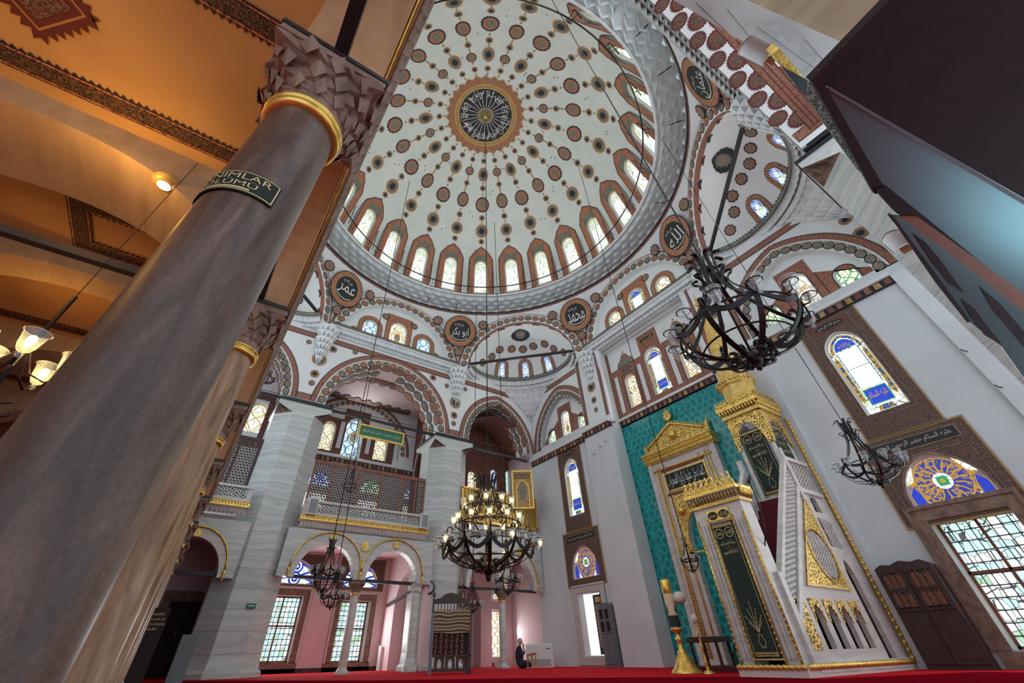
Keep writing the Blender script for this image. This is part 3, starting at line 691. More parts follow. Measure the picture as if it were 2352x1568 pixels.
# ---- tympana of the three straight arches (west, north, east) and half domes on the diagonals
def upper_tympanum(f, style_c, skip=False):
    A = arch(-UH-.02, UH+.02, US, 2.70, 30); d = -.32
    sh = []
    for cx, b0, w, h in ((-1.55, 12.62, .80, 1.35), (0, 12.50, .95, 1.90), (1.55, 12.62, .80, 1.35)):
        st = {'w': ('pane_blue' if cx else 'pane_clear', 'cyan_lead' if cx else 'gold_lead', 'net' if cx else 'scroll', 'jewel' if not cx else None), 'n': ('pane_clear', 'gold_lead' if cx else 'green_lead', 'net' if cx else 'ring', None)}[style_c]
        g = (lambda f: (lambda a, b, c=0: f(a, b, c+d)))(f)
        sh.append(window(g, cx, b0, w, h, st[0], st[1], st[2], .12, True, None, st[3], None, jewel_light if (style_c == 'n' and not cx) else None))
    mb = MB(); P = [(-UH-.02, ZC-.35)]+A+[(UH+.02, ZC-.35)]
    mb.slab(f, P, d-.2, d, 'plaster', sh, back=False)
    mb.grid(lambda u, v: f(*inner[int(round(u*(len(inner)-1)))], d*v), len(inner)-1, 1, 'plaster')
    for i, (cx, b0, w, h) in enumerate(((-1.55, 12.62, .80, 1.35), (0, 12.50, .95, 1.90), (1.55, 12.62, .80, 1.35))):
        if i == 1:
            Q = [(cx-w/2-.26, ZC), (cx-w/2-.26, b0+h+.42), (cx+w/2+.26, b0+h+.42), (cx+w/2+.26, ZC)]
            mb.poly(f, Q, d+.01, 'red_field', [win_shape(cx, b0, w, h)[::1]]); mb.teeth(f, Q, 0, .05, d+.012)
        else:
            Q = [(cx-w/2, ZC), (cx-w/2, b0+h-w/2)]+arch(cx-w/2, cx+w/2, b0+h-w/2, w/2, 14)[1:-1]+[(cx+w/2, b0+h-w/2), (cx+w/2, ZC)]
            mb.ribbon(f, Q, .0, .24, d+.01, 'red_field'); mb.teeth(f, Q, .24, .05, d+.012); mb.ribbon(f, Q, 0, .02, d+.015, 'ink')
    for x, y, r in ((-.85, 14.55, .2), (.85, 14.55, .2), (-2.35, 13.1, .15), (2.35, 13.1, .15), (-.78, 13.0, .01)): rosette(mb, f, x, y, r, 'red', d+.01, 9)
    # underside decoration of the arch
    L, at = path_frame(f, inner)
    return mb
for k, st in ((4, 'w'), (2, 'n')):
    f, n = side_frame(k); struct(upper_tympanum(f, st), 'wall_'+{4: 'west', 2: 'north', 0: 'east'}[k])
def semidome(k, wins=True):
    f, n = side_frame(k); mb = MB(); RU, RO, H = UH, 2.45, 2.66
    def sd(th, ph, c=0):   # th 0..pi left to right, ph 0 base .. pi/2 crown
        return f(-(RU-c)*math.cos(th)*math.cos(ph), US+(H-c)*math.sin(ph), -(RO-c)*math.sin(th)*math.cos(ph))
    mb.grid(lambda u, v: sd(PI*u, PI/2*v), 48, 14, 'plaster')
    mb.grid(lambda u, v: f(-RU*math.cos(PI*u), US-.3*v, -RO*math.sin(PI*u)), 48, 1, 'plaster')
    # painted rim band behind the arch, hanging medallions
    for w0, w1, m in ((.03, .12, 'red_ornament'),):
        mb.grid(lambda u, v: sd(w0+(w1-w0)*v if False else math.acos(max(-1, min(1, math.cos(PI*u)))), 0, .015) if False else f(-(RU-.02)*math.cos(PI*u), US+(H-.02)*math.sin(PI*u), -.05-.22*v), 40, 1, m)
    for i in range(9):
        u = (i+.5)/9; g = lambda a, b, c=0, u=u: f(-(RU-.03)*math.cos(PI*u+a/2.8), US+(H-.03)*math.sin(PI*u+a/2.8), -.28-b)
        medal(mb, g, 0, .20, .26, 'grey' if i % 2 else 'red', 0, .27)
    g0 = lambda az, ph: (lambda a, b, c=0: sd(az+a/(2.9*max(.2, math.cos(ph))), ph+b/2.7, .02+c))
    medal(mb, g0(PI/2, 1.15), 0, 0, .52, 'grey', .01, .44)
    for az, ph in ((.9, .75), (1.25, .80), (1.57, .78), (1.9, .80), (2.25, .75), (.55, .35), (2.6, .35), (.75, .55), (2.4, .55)): rosette(mb, g0(az, ph), 0, 0, .23, 'red', 0, 9)
    ws = [PI/2-.52, PI/2, PI/2+.52]
    for az in ws:
        g = g0(az, .10); P = [(-.21, 0), (-.21, .78)]+arch(-.21, .21, .78, .24, 12)[1:-1]+[(.21, .78), (.21, 0)]
        mb.ribbon(g, P, 0, .2, .0, 'red_field'); mb.teeth(g, P, .2, .05, .0); mb.ribbon(g, P, .0, .02, .008, 'ink'); mb.ribbon(g, P, .0, .06, .006, 'grey_ornament')
    if k != 5:
        pass
    struct(mb, 'ceiling')
    for az in ws:
        g = g0(az, .10); WINN[0] += 1; root = empty('window_%d' % WINN[0]); root['kind'] = 'structure'
        P = [(-.21, .0), (-.21, .78)]+arch(-.21, .21, .78, .24, 12)[1:-1]+[(.21, .78), (.21, .0)]
        m2 = MB(); m2.poly(g, P, .004, 'pane_blue'); m2.build('glass', root)
        m2 = MB(); tracery(m2, g, 0, .0, .42, 1.0, .03, 'blue_lead', 'ogee', .03); m2.disc(g, 0, .5, .05, .035, 'gold_lead', 8); m2.ribbon(g, P, -.03, 0, .03, 'white_plastic', True); m2.build('tracery', root)
    # cornice following the curve
    mb = MB()
    def cf(u, v, off): th = PI*u; rr = (RU-.28*(1-v)*1.0-off*-.3, RO-.28*(1-v)+off*.3); return f(-rr[0]*math.cos(th), ZC+.12-.34*v+off*.5, -rr[1]*math.sin(th))
    stal(mb, cf, 30, 2, 'muqarnas_plaster', .45)
    mb.grid(lambda u, v: f(-(RU-.30)*math.cos(PI*u), ZC+.14+.20*v, -(RO-.30)*math.sin(PI*u)), 48, 1, 'grey_ornament'); mb.grid(lambda u, v: f(-(RU-.31)*math.cos(PI*u), ZC+.14+.025*v, -(RO-.31)*math.sin(PI*u)), 48, 1, 'ink'); cp = lambda a, b, c=0: f(-(RU-.30)*math.cos(a), b, -(RO-.30)*math.sin(a)); [mb.face([cp(PI*i/60, ZC+.34), cp(PI*(i+1)/60, ZC+.34), cp(PI*(i+.5)/60, ZC+.41)], 'ink') for i in range(60)]
    mb.grid(lambda u, v: f(-(RU-.30+.3*v)*math.cos(PI*u), ZC+.22, -(RO-.30+.3*v)*math.sin(PI*u)), 48, 1, 'muqarnas_plaster')
    trim(mb)
    # stalactite squinch down to the corner
    mb = MB(); corner = f(0, 0, -INR*T225*1.0)
    def sq(u, v, off):
        v = max(0, min(1, v)); th = PI*(.5+(u-.5)*.56*(1-v)**.75); e = 1-(1-v)**1.0
        a0, c0 = -RU*math.cos(th), -RO*math.sin(th); e2 = v**.8
        return f(a0*(1-e2), ZC-.2-1.85*v+off*.35, (c0+(-HS-c0)*e2)+off*.5)
    stal(mb, sq, 8, 6, 'muqarnas_plaster', .46, amp=.8); mb.grid(lambda u, v: sq(u, v, -.5), 18, 14, 'muqarnas_plaster')
    trim(mb)
for k in (1, 3, 5): semidome(k)
# ---- straight runs of the stalactite cornice and the corbels at the octagon corners
def cornice_run(f, a0, a1, z=ZC, h=.34, out=.26, cell=.22, painted=True):
    mb = MB(); L = a1-a0
    stal(mb, lambda u, v, off: f(a0+L*u, z+.12-h*v+off*.5, out*(1-v)-off*.3+.03), max(2, round(L/cell)), 2, 'muqarnas_plaster', .38)
    mb.box(f, a0, a1, z+.12, z+.20, -.2, out+.02, 'muqarnas_plaster'); mb.box(f, a0, a1, z-.3, z+.12, -.2, -.02, 'muqarnas_plaster')
    if painted: strip(mb, f, [(a0, z+.21), (a1, z+.21)], .16, out-.02, 'grey_ornament', teeth=.05)
    trim(mb)
cornice_run(fW, CY-HS, CY+HS); cornice_run(fN, CX-HS, CX+HS); cornice_run(fE, CY-HS, CY+HS)
def corbel(k):
    az = PI/4*k+PI/8; r0 = INR/math.cos(PI/8)
    c = Vector((CX+(r0+.02)*math.cos(az), CY+(r0+.02)*math.sin(az), 0)); mb = MB()
    def cb(u, v, off):
        v_ = min(1, max(0, v)); th = az+PI/2+PI*u; r = .50*(1-v_)**.8+.03+off*.30; return c+Vector((r*math.cos(th), r*math.sin(th), 12.3-1.85*v-off*.1))
    stal(mb, cb, 7, 6, 'muqarnas_plaster', .40, amp=.8); mb.grid(lambda u, v: cb(u, v, -.4), 14, 8, 'muqarnas_plaster')
    mb.tube([c+Vector((-.25*math.cos(az), -.25*math.sin(az), 10.62)) if False else cb(.5, 1, 0), cb(.5, 1, 0)-Vector((0, 0, .22))], [.04, .008], 'muqarnas_plaster', 6)
    trim(mb)
for k in (0, 1, 2, 3, 4, 7): corbel(k)

def daylight_or_fill(p, n, w, h, e, col=(.93, .98, 1)):
    n = Vector(n); q = (-n).to_track_quat('Z', 'Y') if False else n.to_track_quat('-Z', 'Z'); l = lamp('window_or_fill_light', 'AREA', p, e, col, w, None, h); l.rotation_euler = q.to_euler(); return l
for k in range(8):
    a = 2*PI*(k+.5)/8; n = Vector((math.cos(a), math.sin(a), 0)); daylight_or_fill(Vector((CX, CY, 17.4))+n*7.0, -n-Vector((0, 0, .15)), 4.2, 1.8, 48)
for k in (0, 2, 4):
    f, n = side_frame(k); daylight_or_fill(f(0, 13.5, -.15), (-n.x, -n.y, -.25), 4.0, 1.5, 75)
for k in (1, 3, 5):
    f, n = side_frame(k); daylight_or_fill(f(0, 13.2, -1.5), (-n.x, -n.y, -.15), 2.2, .9, 40)
KW, KN, KA = 1.015, 14.1/13.8, 14.65/14.3
def scaled(f, k): return lambda a, b, c=0: f(a*k, .43+(b-.43)*k, c)
gW, gN, gA = scaled(fW, KW), scaled(fN, KN), scaled(fA, KA)
ZT = 12.2                                  # top of the lower walls
SPR = 8.5                                  # springing of the great arches
def lower_face(f, arches, a0, a1, top=ZT, th=.35, name='wall_west', ros=(), u_band=True):
    mb = MB(); path = [(a0, SPR)]
    for (l, r, h) in arches: path += arch(l, r, SPR, h, 28)
    path += [(a1, SPR), (a1, top), (a0, top)]
    mb.slab(f, path, -th, 0, 'plaster')
    for (l, r, h) in arches:
        A = arch(l, r, SPR, h, 28); w = .30 if r-l > 4 else .24
        arch_band(mb, f, A, w+.06, red=.2, kinds=('grey', 'red') if r-l > 4 else ('grey',), size=.17)
        E_ = (w+.30); mb_l = [(l-.02, SPR+.02)]
    # red strip crossing at the springing between neighbouring arches and under the cornice
    xs = [a0]+[v for (l, r, h) in arches for v in (l, r)]+[a1]
    for i in range(0, len(xs), 2):
        l, r = xs[i], xs[i+1]; w = .5
        if r-l > .9: strip(mb, f, [(l+.3, SPR+.02), (r-.3, SPR+.02)], .24, .013, both=False)
    strip(mb, f, [(a0, top-.70), (a1, top-.70)], .24, .010, both=True)
    for x, y, r, kd in ros: rosette(mb, f, x, y, r, kd, .012, 16 if r > .2 else 9)
    return mb
BIG = (2.72, 8.03, 2.55)
# west wall above the piers
mb = lower_face(gW, [(-2.55, .95, 2.25), BIG, (9.8, 13.35, 2.25)], -3.2, 13.95,
    ros=[(8.38, 11.07, .12, 'red'), (8.92, 10.25, .30, 'grey'), (8.90, 9.55, .18, 'grey'), (8.90, 9.12, .12, 'red'), (7.55, 11.3, .17, 'grey'), (7.0, 11.6, .12, 'red'), (1.95, 10.5, .30, 'grey'), (1.95, 9.75, .18, 'grey'), (1.95, 9.3, .12, 'red'), (2.4, 11.2, .17, 'grey'), (3.4, 11.4, .12, 'red'), (9.5, 11.2, .11, 'red'), (1.3, 11.2, .11, 'red'), (13.6, 11.1, .12, 'red')])
struct(mb, 'wall_west')
def soffit(f, l, r, h, d0, d1, name, dark='dark_red', light='plaster', rows=3):
    # underside of a deep arch painted with rows of ogival shapes
    mb = MB(); A = arch(l, r, SPR, h, 40); L, at = path_frame(f, A)
    def sf(s_, d, off=0):
        x, y, an = at(max(0, min(L, s_))); return f(x+math.sin(an)*off, y-math.cos(an)*off, -(d0+d))
    D = d1-d0; mb.grid(lambda u, v: sf(L*u, D*v), 40, 4, light)
    n = max(4, round(L/.62)); q = lambda a, b, c=0: sf(a, b, c)
    rw = D/rows
    for j in range(rows+1):
        for i in range(n+1):
            s_ = L*(i+(.5 if j % 2 else 0))/n
            if s_ < .2 or s_ > L-.2: continue
            medal(mb, sub(q, s_, min(D-.02, max(.02, rw*j)), PI/2), 0, 0, rw*.42, 'red' if j % 2 == 0 else 'grey', .012, L/n*.48)
    mb.ribbon(q, [(.02, D*.06), (L-.02, D*.06)], -.03, .03, .01, dark); mb.ribbon(q, [(.02, D*.94), (L-.02, D*.94)], -.04, .04, .01, dark)
    return mb
struct(soffit(gW, *BIG, .0, 1.3, 's', rows=2), 'wall_west')
for (l, r) in ((9.8, 13.35), (-2.55, .95)):
    mb = soffit(gW, l, r, 2.25, .0, .9, 's', rows=2); struct(mb, 'wall_west')
# gallery rooms behind the west wall: outer wall, ceiling, side walls
fO = fr((-21.3, 0, 0), (0, 1, 0), (1, 0, 0))
holes = []
for cy, b0, w, h, gl, ld, st, ce in ((3.95, 8.3, .72, 1.5, 'pane_yellow', 'gold_lead', 'ogee', None), (5.3, 8.2, .98, 2.05, 'pane_blue', 'cyan_lead', 'net', 'jewel'), (6.85, 8.3, .72, 1.5, 'pane_yellow', 'gold_lead', 'ogee', None), (.55, 8.45, .85, 1.5, 'pane_clear', 'gold_lead', 'ogee', None)):
    holes.append(window(fO, cy, b0, w, h, gl, ld, st, .2, centre=ce))
for cy in (4.15, 6.7, 9.07):
    holes.append(window(fO, cy, 6.62, 1.15, .68, 'pane_clear' if cy == 6.7 else 'pane_blue', 'green_lead' if cy == 6.7 else 'blue_lead', 'ring', .15, True, .62))
    holes.append(window(fO, cy, 5.6, 1.1, .75, 'pane_clear', 'gold_lead', None, .15, False))
mb = MB(); mb.slab(fO, [(-4.2, 3.95), (-4.2, 12.0), (14.3, 12.0), (14.3, 3.95)], -.3, 0, 'plaster', holes, back=False)
fB = fO
Z8 = 8.0
def check_cornice(mb, f, a0, a1, b, c=.0, h=.2, out=.10):
    mb.box(f, a0, a1, b, b+.10, c-.05, c+out+.05, 'white_line'); mb.box(f, a0, a1, b-.22, b, c-.05, c+out*.6, 'ink')
    n = max(2, round((a1-a0)/.24)); w = (a1-a0)/n
    for i in range(n): mb.box(f, a0+w*(i+.2), a0+w*(i+.8), b-.20, b-.02, c+.0, c+out*.6+.02, ('dark_red', 'red_ornament', 'gold_ornament')[i % 3])
check_cornice(mb, fO, 2.2, 9.9, Z8, .02)
check_cornice(mb, fO, -2.5, 2.0, Z8, .02)
A = arch(2.9, 8.0, 8.7, 2.3, 24); arch_band(mb, fO, A, .28, red=.14, size=.12)
for x in (4.62, 6.15, 7.75, 3.1): mb.box(fO, x-.13, x+.13, 8.5, 9.9, 0, .012, 'white_line'); strip(mb, fO, [(x-.16, 8.45), (x-.16, 9.95)], .03, .014, 'ink', teeth=0); strip(mb, fO, [(x+.13, 8.45), (x+.13, 9.95)], .03, .014, 'ink', teeth=0)
mb.poly(fO, [(3.2, 8.2), (3.2, 10.05), (4.6, 10.05), (4.6, 10.7), (6.0, 10.7), (6.0, 10.05), (7.6, 10.05), (7.6, 8.2)], .006, 'dark_red', holes[:3])
strip(mb, fO, [(.0, 8.2), (.0, 10.3), (1.1, 10.3), (1.1, 8.2)][::-1], .2, .012, 'dark_red')
struct(mb, 'wall_west')
mb = MB()   # ceilings and cross walls of the gallery
mb.box(fr((0, 0, 0), (1, 0, 0), (0, -1, 0)), -21.3, -17.4, 11.15, 11.3, -14.3, 4.2, 'pink_plaster')
for y0, y1 in ((2.9, 8.1),):
    for x0 in (-18.6, -21.2):
        mb.box(fr((0, 0, 0), (1, 0, 0), (0, -1, 0)), x0, x0+.35, 11.10, 11.15, -y1, -y0, 'dark_red')
    for i in range(9):
        for x0, s_ in ((-20.85, 1), (-18.6, -1)):
            g = fr((x0, y0+.3+i*.58, 11.13), (0, 1, 0), (0, 0, -1), (s_, 0, 0)); medal(mb, g, 0, .0, .2, 'grey', .02, .22)
struct(mb, 'ceiling')
mb = MB()
for y in (1.9, 9.0):
    f = fr((-21.3, y, 0), (1, 0, 0), (0, 1 if y > 5 else 1, 0)); P = [(0, 4), (0, 11.1), (3.2, 11.1), (3.2, 4), (2.9, 4)]+arch(.5, 2.9, 7.6, 2.2, 20)[::-1]+[(.5, 4)]
    mb.slab(f, P, -.2, .2, 'dark_red'); arch_band(mb, (lambda g: (lambda a, b, c=0: g(a, b, -.2-c)))(f), arch(.5, 2.9, 7.6, 2.2, 20), .2, red=0, size=.09)
    mb.ribbon((lambda g: (lambda a, b, c=0: g(a, b, -.215)))(f), arch(.35, 3.05, 7.6, 2.4, 20), 0, .03, 0, 'white_line')
struct(mb, 'wall_west')
# NW corner bay of the gallery
mb = MB(); f = fr((-20.0, 0, 0), (0, 1, 0), (1, 0, 0)); hs = []
hs.append(window(f, 11.9, 6.9, .62, 1.35, 'pane_clear', 'gold_lead', 'ring', .15)); hs.append(window(f, 13.35, 7.1, .5, 1.5, 'pane_blue', 'blue_lead', 'ring', .15)); hs.append(window(f, 14.4, 7.2, .5, 1.5, 'pane_blue', 'green_lead', 'ring', .15))
mb.slab(f, [(9.2, 4), (9.2, 11), (16, 11), (16, 4)], -.2, 0, 'dark_red', hs, back=False)
for r_ in (1.2, 1.6): mb.ribbon(f, arch(12.2-r_, 12.2+r_, 8.2, r_*1.25, 20), 0, .035, .01, 'capital_stone')
mb.grid(lambda u, v: Vector((-20+2.8*v, 9.4+5*u, 9.2+1.6*math.sin(PI*u)*(1-.3*v))), 16, 4, 'dark_red')
for i in range(9): mb.tube([Vector((-19.95+2.7*v/6, 11.9+2.4*math.cos(PI*i/8)*(v/6), 9.15+1.5*math.sin(PI*(.5+.45*math.cos(PI*i/8)*v/6)))) for v in range(7)], .012, 'capital_stone', 4)
struct(mb, 'wall_west')
# octagonal piers
def pier(cx, cy, label, top=SPR, r=1.02, mat='grey_marble'):
    root = empty('octagonal_pier', (cx, cy, FZ), label, 'pier', 'octagonal marble piers carrying the dome')
    def ring(rr, z): return [(rr/math.cos(PI/8)*math.cos(PI/8+PI/4*i), rr/math.cos(PI/8)*math.sin(PI/8+PI/4*i), z) for i in range(8)]
    mb = MB(); L = [(r*1.12, 0), (r*1.12, .12), (r*1.03, .2), (r, .5), (r, 8.0-FZ)]
    for (r0, z0), (r1, z1) in zip(L, L[1:]):
        A, B = ring(r0, z0), ring(r1, z1)
        for i in range(8): mb.face([A[i], A[(i+1) % 8], B[(i+1) % 8], B[i]], mat)
    mb.build('shaft', root)
    mb = MB(); A = ring(r, 7.93); s_ = r*1.0; t_ = top-FZ
    sq = [(s_, s_), (-s_, s_), (-s_, -s_), (s_, -s_)]
    Bq = [(x*1.03, y*1.03, t_-.25) for x, y in sq]
    # eight edges rise to the square block through faceted corners
    for i in range(8):
        p, q = A[i], A[(i+1) % 8]
        if i % 2 == 1 or True:
            m_ = ((p[0]+q[0])/2, (p[1]+q[1])/2)
        if abs(abs(p[0])-abs(q[0])) < 1e-6 or abs(abs(p[1])-abs(q[1])) < 1e-6:
            c1 = min(Bq, key=lambda b: math.dist(b[:2], p[:2])); c2 = min(Bq, key=lambda b: math.dist(b[:2], q[:2])); mb.face([p, q, c2, c1], mat)
        else:
            c1 = min(Bq, key=lambda b: math.dist(b[:2], m_)); mid = (m_[0]*.5+c1[0]*.5-.06*c1[0], m_[1]*.5+c1[1]*.5-.06*c1[1], (7.93+t_-.25)/2+.05)
            for k_ in range(3):
                e = [(p[0]+(q[0]-p[0])*k_/3, p[1]+(q[1]-p[1])*k_/3, p[2]), (p[0]+(q[0]-p[0])*(k_+1)/3, p[1]+(q[1]-p[1])*(k_+1)/3, p[2])]
                w_ = 1.06 if k_ == 1 else .97; mm = (mid[0]*w_, mid[1]*w_, mid[2]+(.05 if k_ == 1 else 0)); mb.face([e[0], e[1], mm], 'capital_stone'); mb.face([e[0], mm, c1], 'capital_stone'); mb.face([e[1], c1, mm], 'capital_stone')
    fz = fr((0, 0, 0), (1, 0, 0), (0, 1, 0)); mb.box(fz, -s_*1.03, s_*1.03, t_-.25, t_-.08, -s_*1.03, s_*1.03, mat); mb.build('capital', root)
    mb = MB(); mb.box(fz, -s_*1.06, s_*1.06, t_-.08, t_, -s_*1.06, s_*1.06, 'tie_iron'); mb.build('iron_band', root)
    return root
pier(-18.15, 2.05, 'grey marble octagonal pier left of the gallery, beside the wide arch')
pier(-18.15, 9.1, 'grey marble octagonal pier behind the lit chandelier, with the wall clock')
pier(.96, 9.3, 'pale marble octagonal pier at the right beneath the dark canopy')
# arcade walls below the galleries
def arcade(f, a0, a1, ars, name, spring=2.5, top=3.9, th=.36, mat='grey_marble', h=1.02, gold=True):
    mb = MB(); P = [(a0, spring)]
    for l, r in ars: P += arch(l, r, spring, h, 20)
    P += [(a1, spring), (a1, top), (a0, top)]
    mb.slab(f, P, -th, 0, mat)
    for l, r in ars: mb.ribbon(f, arch(l, r, spring, h, 20), .0, .19, .01, 'cream_marble')
    struct(mb, name)
    return mb
def gold_arch(f, l, r, spring, h, label, grp):
    root = empty('gilded_arch_moulding', f((l+r)/2, spring+h, .02), label, 'moulding', grp); o = root.location.copy()
    mb = MB(); A = [(l-.205, spring+.20)]+arch(l-.20, r+.20, spring+.28, h+.06, 26)[1:-1]+[(r+.205, spring+.20)]
    mb.tube([f(a, b, .03)-o for a, b in A], .032, 'gold', 6)
    for a in (l-.205, r+.205): mb.lathe(f(a, spring+.04, .03)-o, [(.002, -.12), (.05, 0), (.035, .1), (.06, .16), (.02, .22)], 'gold', 8)
    mb.build('rim', root)
    mb = MB(); g = (lambda a, b, c=0: f((l+r)/2+a, spring+h+.16+b, .03+c)-o)
    mb.disc(g, 0, 0, .10, .03, 'gold', 20); mb.disc(g, 0, 0, .045, .05, 'gold_paint', 12); mb.ribbon(g, [(.10*math.cos(PI*i/10), .10*math.sin(PI*i/10)) for i in range(20)], -.02, .01, .045, 'gold_paint', True, .045); mb.build('boss', root)
arcade(gW, 2.7, 8.25, [(3.25, 5.25), (5.68, 7.68)], 'wall_west')
gold_arch(gW, 3.25, 5.25, 2.5, 1.02, 'gilded moulding over the left arch under the gallery', 'gilded arch mouldings')
gold_arch(gW, 5.68, 7.68, 2.5, 1.02, 'gilded moulding over the right arch under the gallery', 'gilded arch mouldings')
arcade(gW, -3.0, 1.5, [(-.85, 1.05)], 'wall_west', spring=2.35)
gold_arch(gW, -.78, 1.0, 2.3, 1.0, 'gilded moulding over the narrow arch left of the marble pier', 'gilded arch mouldings')
arcade(gW, 9.95, 13.8, [(10.0, 11.5), (11.85, 13.3)], 'wall_west', top=4.8, h=1.2)
gold_arch(gW, 11.85, 13.3, 2.5, 1.2, 'gilded moulding over the arch under the golden railing', 'gilded arch mouldings')
r_ = MB(); r_.disc(gW, 5.47, 3.53, .15, .05, 'gold', 24); r_.disc(gW, 5.47, 3.53, .09, .08, 'gold_paint', 10, .09, .3)
o = r_.build('gilded_rosette'); tag(o, 'round gilded rosette on the marble between two arches', 'rosette')
# gallery parapets
def parapet(f, a0, a1, z0, z1, label, th=.1, back=.05):
    o = f((a0+a1)/2, z0, 0); root = empty('gallery_parapet', o, label, 'parapet'); g = lambda a, b, c=0: f(a, b, c)-o
    mb = MB()
    mb.box(g, a0, a1, z1-.08, z1, -.12, .10, 'cream_marble'); mb.box(g, a0, a1, z0, z0+.1, -.12, .10, 'cream_marble')
    for a in (a0, a1-.16): mb.box(g, a, a+.16, z0+.1, z1-.08, -.10, .07, 'cream_marble')
    mb.build('frame', root)
    mb = MB(); lattice(mb, lambda a, b, c=0: g(a, b, c+.03), a0+.16, a1-.16, z0+.1, z1-.08, .14, .034, .06, 'white_marble'); mb.build('pierced_panel', root)
    mb = MB(); mb.box(g, a0-.04, a1+.04, z0-.16, z0, -.1, .12, 'gold'); 
    n = int((a1-a0)/.09)
    for i in range(n): mb.disc(g, a0+.045+(a1-a0)*i/n, z0-.08, .03, .125, 'dark_red', 4)
    mb.box(g, a0-.04, a1+.04, z0-.025, z0, -.1, .16, 'gold_paint'); mb.box(g, a0-.04, a1+.04, z0-.175, z0-.15, -.1, .15, 'gold_paint'); mb.build('gilded_frieze', root)
    mb = MB(); L = a1-a0
    stal(mb, lambda u, v, off: g(a0+L*u, z0-.17-.2*v+off*.4, .13*(1-v)-off*.4+.01), max(3, int(L/.13)), 1, 'cream_marble', .12)
    for i in range(int(L/.13)): mb.tube([g(a0+.13*(i+.5), z0-.24, .06), g(a0+.13*(i+.5), z0-.36, .03)], [.022, .006], 'cream_marble', 5)
    mb.build('corbel_row', root); return root
parapet(gW, 2.98, 7.9, 4.32, 4.82, 'long pierced marble parapet above the two arches, with gilded frieze')
parapet(gW, -1.2, 1.22, 4.45, 4.95, 'short pierced marble parapet left of the grey pier')
# floor slab of the gallery seen from below, and pink rooms under it
mb = MB(); fz = fr((0, 0, 0), (1, 0, 0), (0, -1, 0)); mb.box(fz, -21.4, -17.75, 3.92, 4.2, -14.2, 4.2, 'pink_plaster'); struct(mb, 'ceiling')
hs = []; frames = []
for cy, w, b0, h in ((4.05, 1.35, .38, 2.02), (6.95, 1.30, .34, 1.98)): hs.append((cy, w, b0, h))
def lattice_window(f, cy, b0, w, h, cols, rows, split=.52, glass='pane_big', depth=.45, label=None, bars='grey_paint'):
    WINN[0] += 1; root = empty('window_%d' % WINN[0]); root['kind'] = 'structure'
    mb = MB(); mb.poly(f, [(cy-w/2, b0), (cy-w/2, b0+h), (cy+w/2, b0+h), (cy+w/2, b0)], -depth, glass); mb.build('glass', root)
    mb = MB(); m_ = .05
    for a0, a1 in ((cy-w/2, cy-w/2+m_), (cy-m_/2, cy+m_/2), (cy+w/2-m_, cy+w/2)): mb.box(f, a0, a1, b0, b0+h, -depth, -depth+.07, 'red_wood')
    for z in (b0, b0+h*split, b0+h-m_): mb.box(f, cy-w/2, cy+w/2, z, z+m_, -depth, -depth+.07, 'red_wood')
    mb.build('frame', root)
    mb = MB()
    for i in range(1, cols):
        x = cy-w/2+w*i/cols; mb.tube([f(x, b0, -depth+.02), f(x, b0+h, -depth+.02)], .011, bars, 5)
    for j in range(1, rows):
        z = b0+h*j/rows; mb.tube([f(cy-w/2, z, -depth+.02), f(cy+w/2, z, -depth+.02)], .011, bars, 5)
    for i in range(1, cols):
        for j in range(1, rows): mb.ball(f(cy-w/2+w*i/cols, b0+h*j/rows, -depth+.02), .026, bars, 6, 4)
    mb.build('iron_grille', root)
    return [(cy-w/2, b0), (cy-w/2, b0+h), (cy+w/2, b0+h), (cy+w/2, b0)]
H = [lattice_window(fO, cy, b0, w, h, 8, 12) for cy, w, b0, h in hs]
lun = []
for cy in (4.2, 7.0): lun.append(window(fO, cy, 2.78, 1.55, .85, 'pane_clear', 'blue_lead', 'ring', .2, True, .80))
mb = MB(); mb.slab(fO, [(-4.2, FZ), (-4.2, 3.95), (14.3, 3.95), (14.3, FZ)], -.45, 0, 'pink_plaster', H+lun, side='white_plastic', back=False)
for cy, w, b0, h in hs:
    P = [(cy-w/2, b0-.02), (cy-w/2, b0+h), (cy+w/2, b0+h), (cy+w/2, b0-.02)]; mb.ribbon(fO, P, 0, .30, .03, 'capital_stone', thick=.03); mb.ribbon(fO, P, .22, .30, .06, 'cream_marble', thick=.06)
    mb.box(fO, cy-w/2-.3, cy+w/2+.3, b0-.3, b0, 0, .03, 'capital_stone')
for cy in (4.2, 7.0):
    mb.poly(fO, [(cy-1.05, 2.68), (cy-1.05, 3.86), (cy+1.05, 3.86), (cy+1.05, 2.68)], .01, 'brown_ornament', [win_shape(cy, 2.78, 1.55, .85, True, .80)]); mb.ribbon(fO, [(cy-1.0, 2.72), (cy-1.0, 3.8), (cy+1.0, 3.8), (cy+1.0, 2.72)], -.01, .01, .02, 'ochre', True)
mb.box(fO, -4.2, 14, FZ, FZ+.13, 0, .03, 'dark_wood')
struct(mb, 'wall_west')
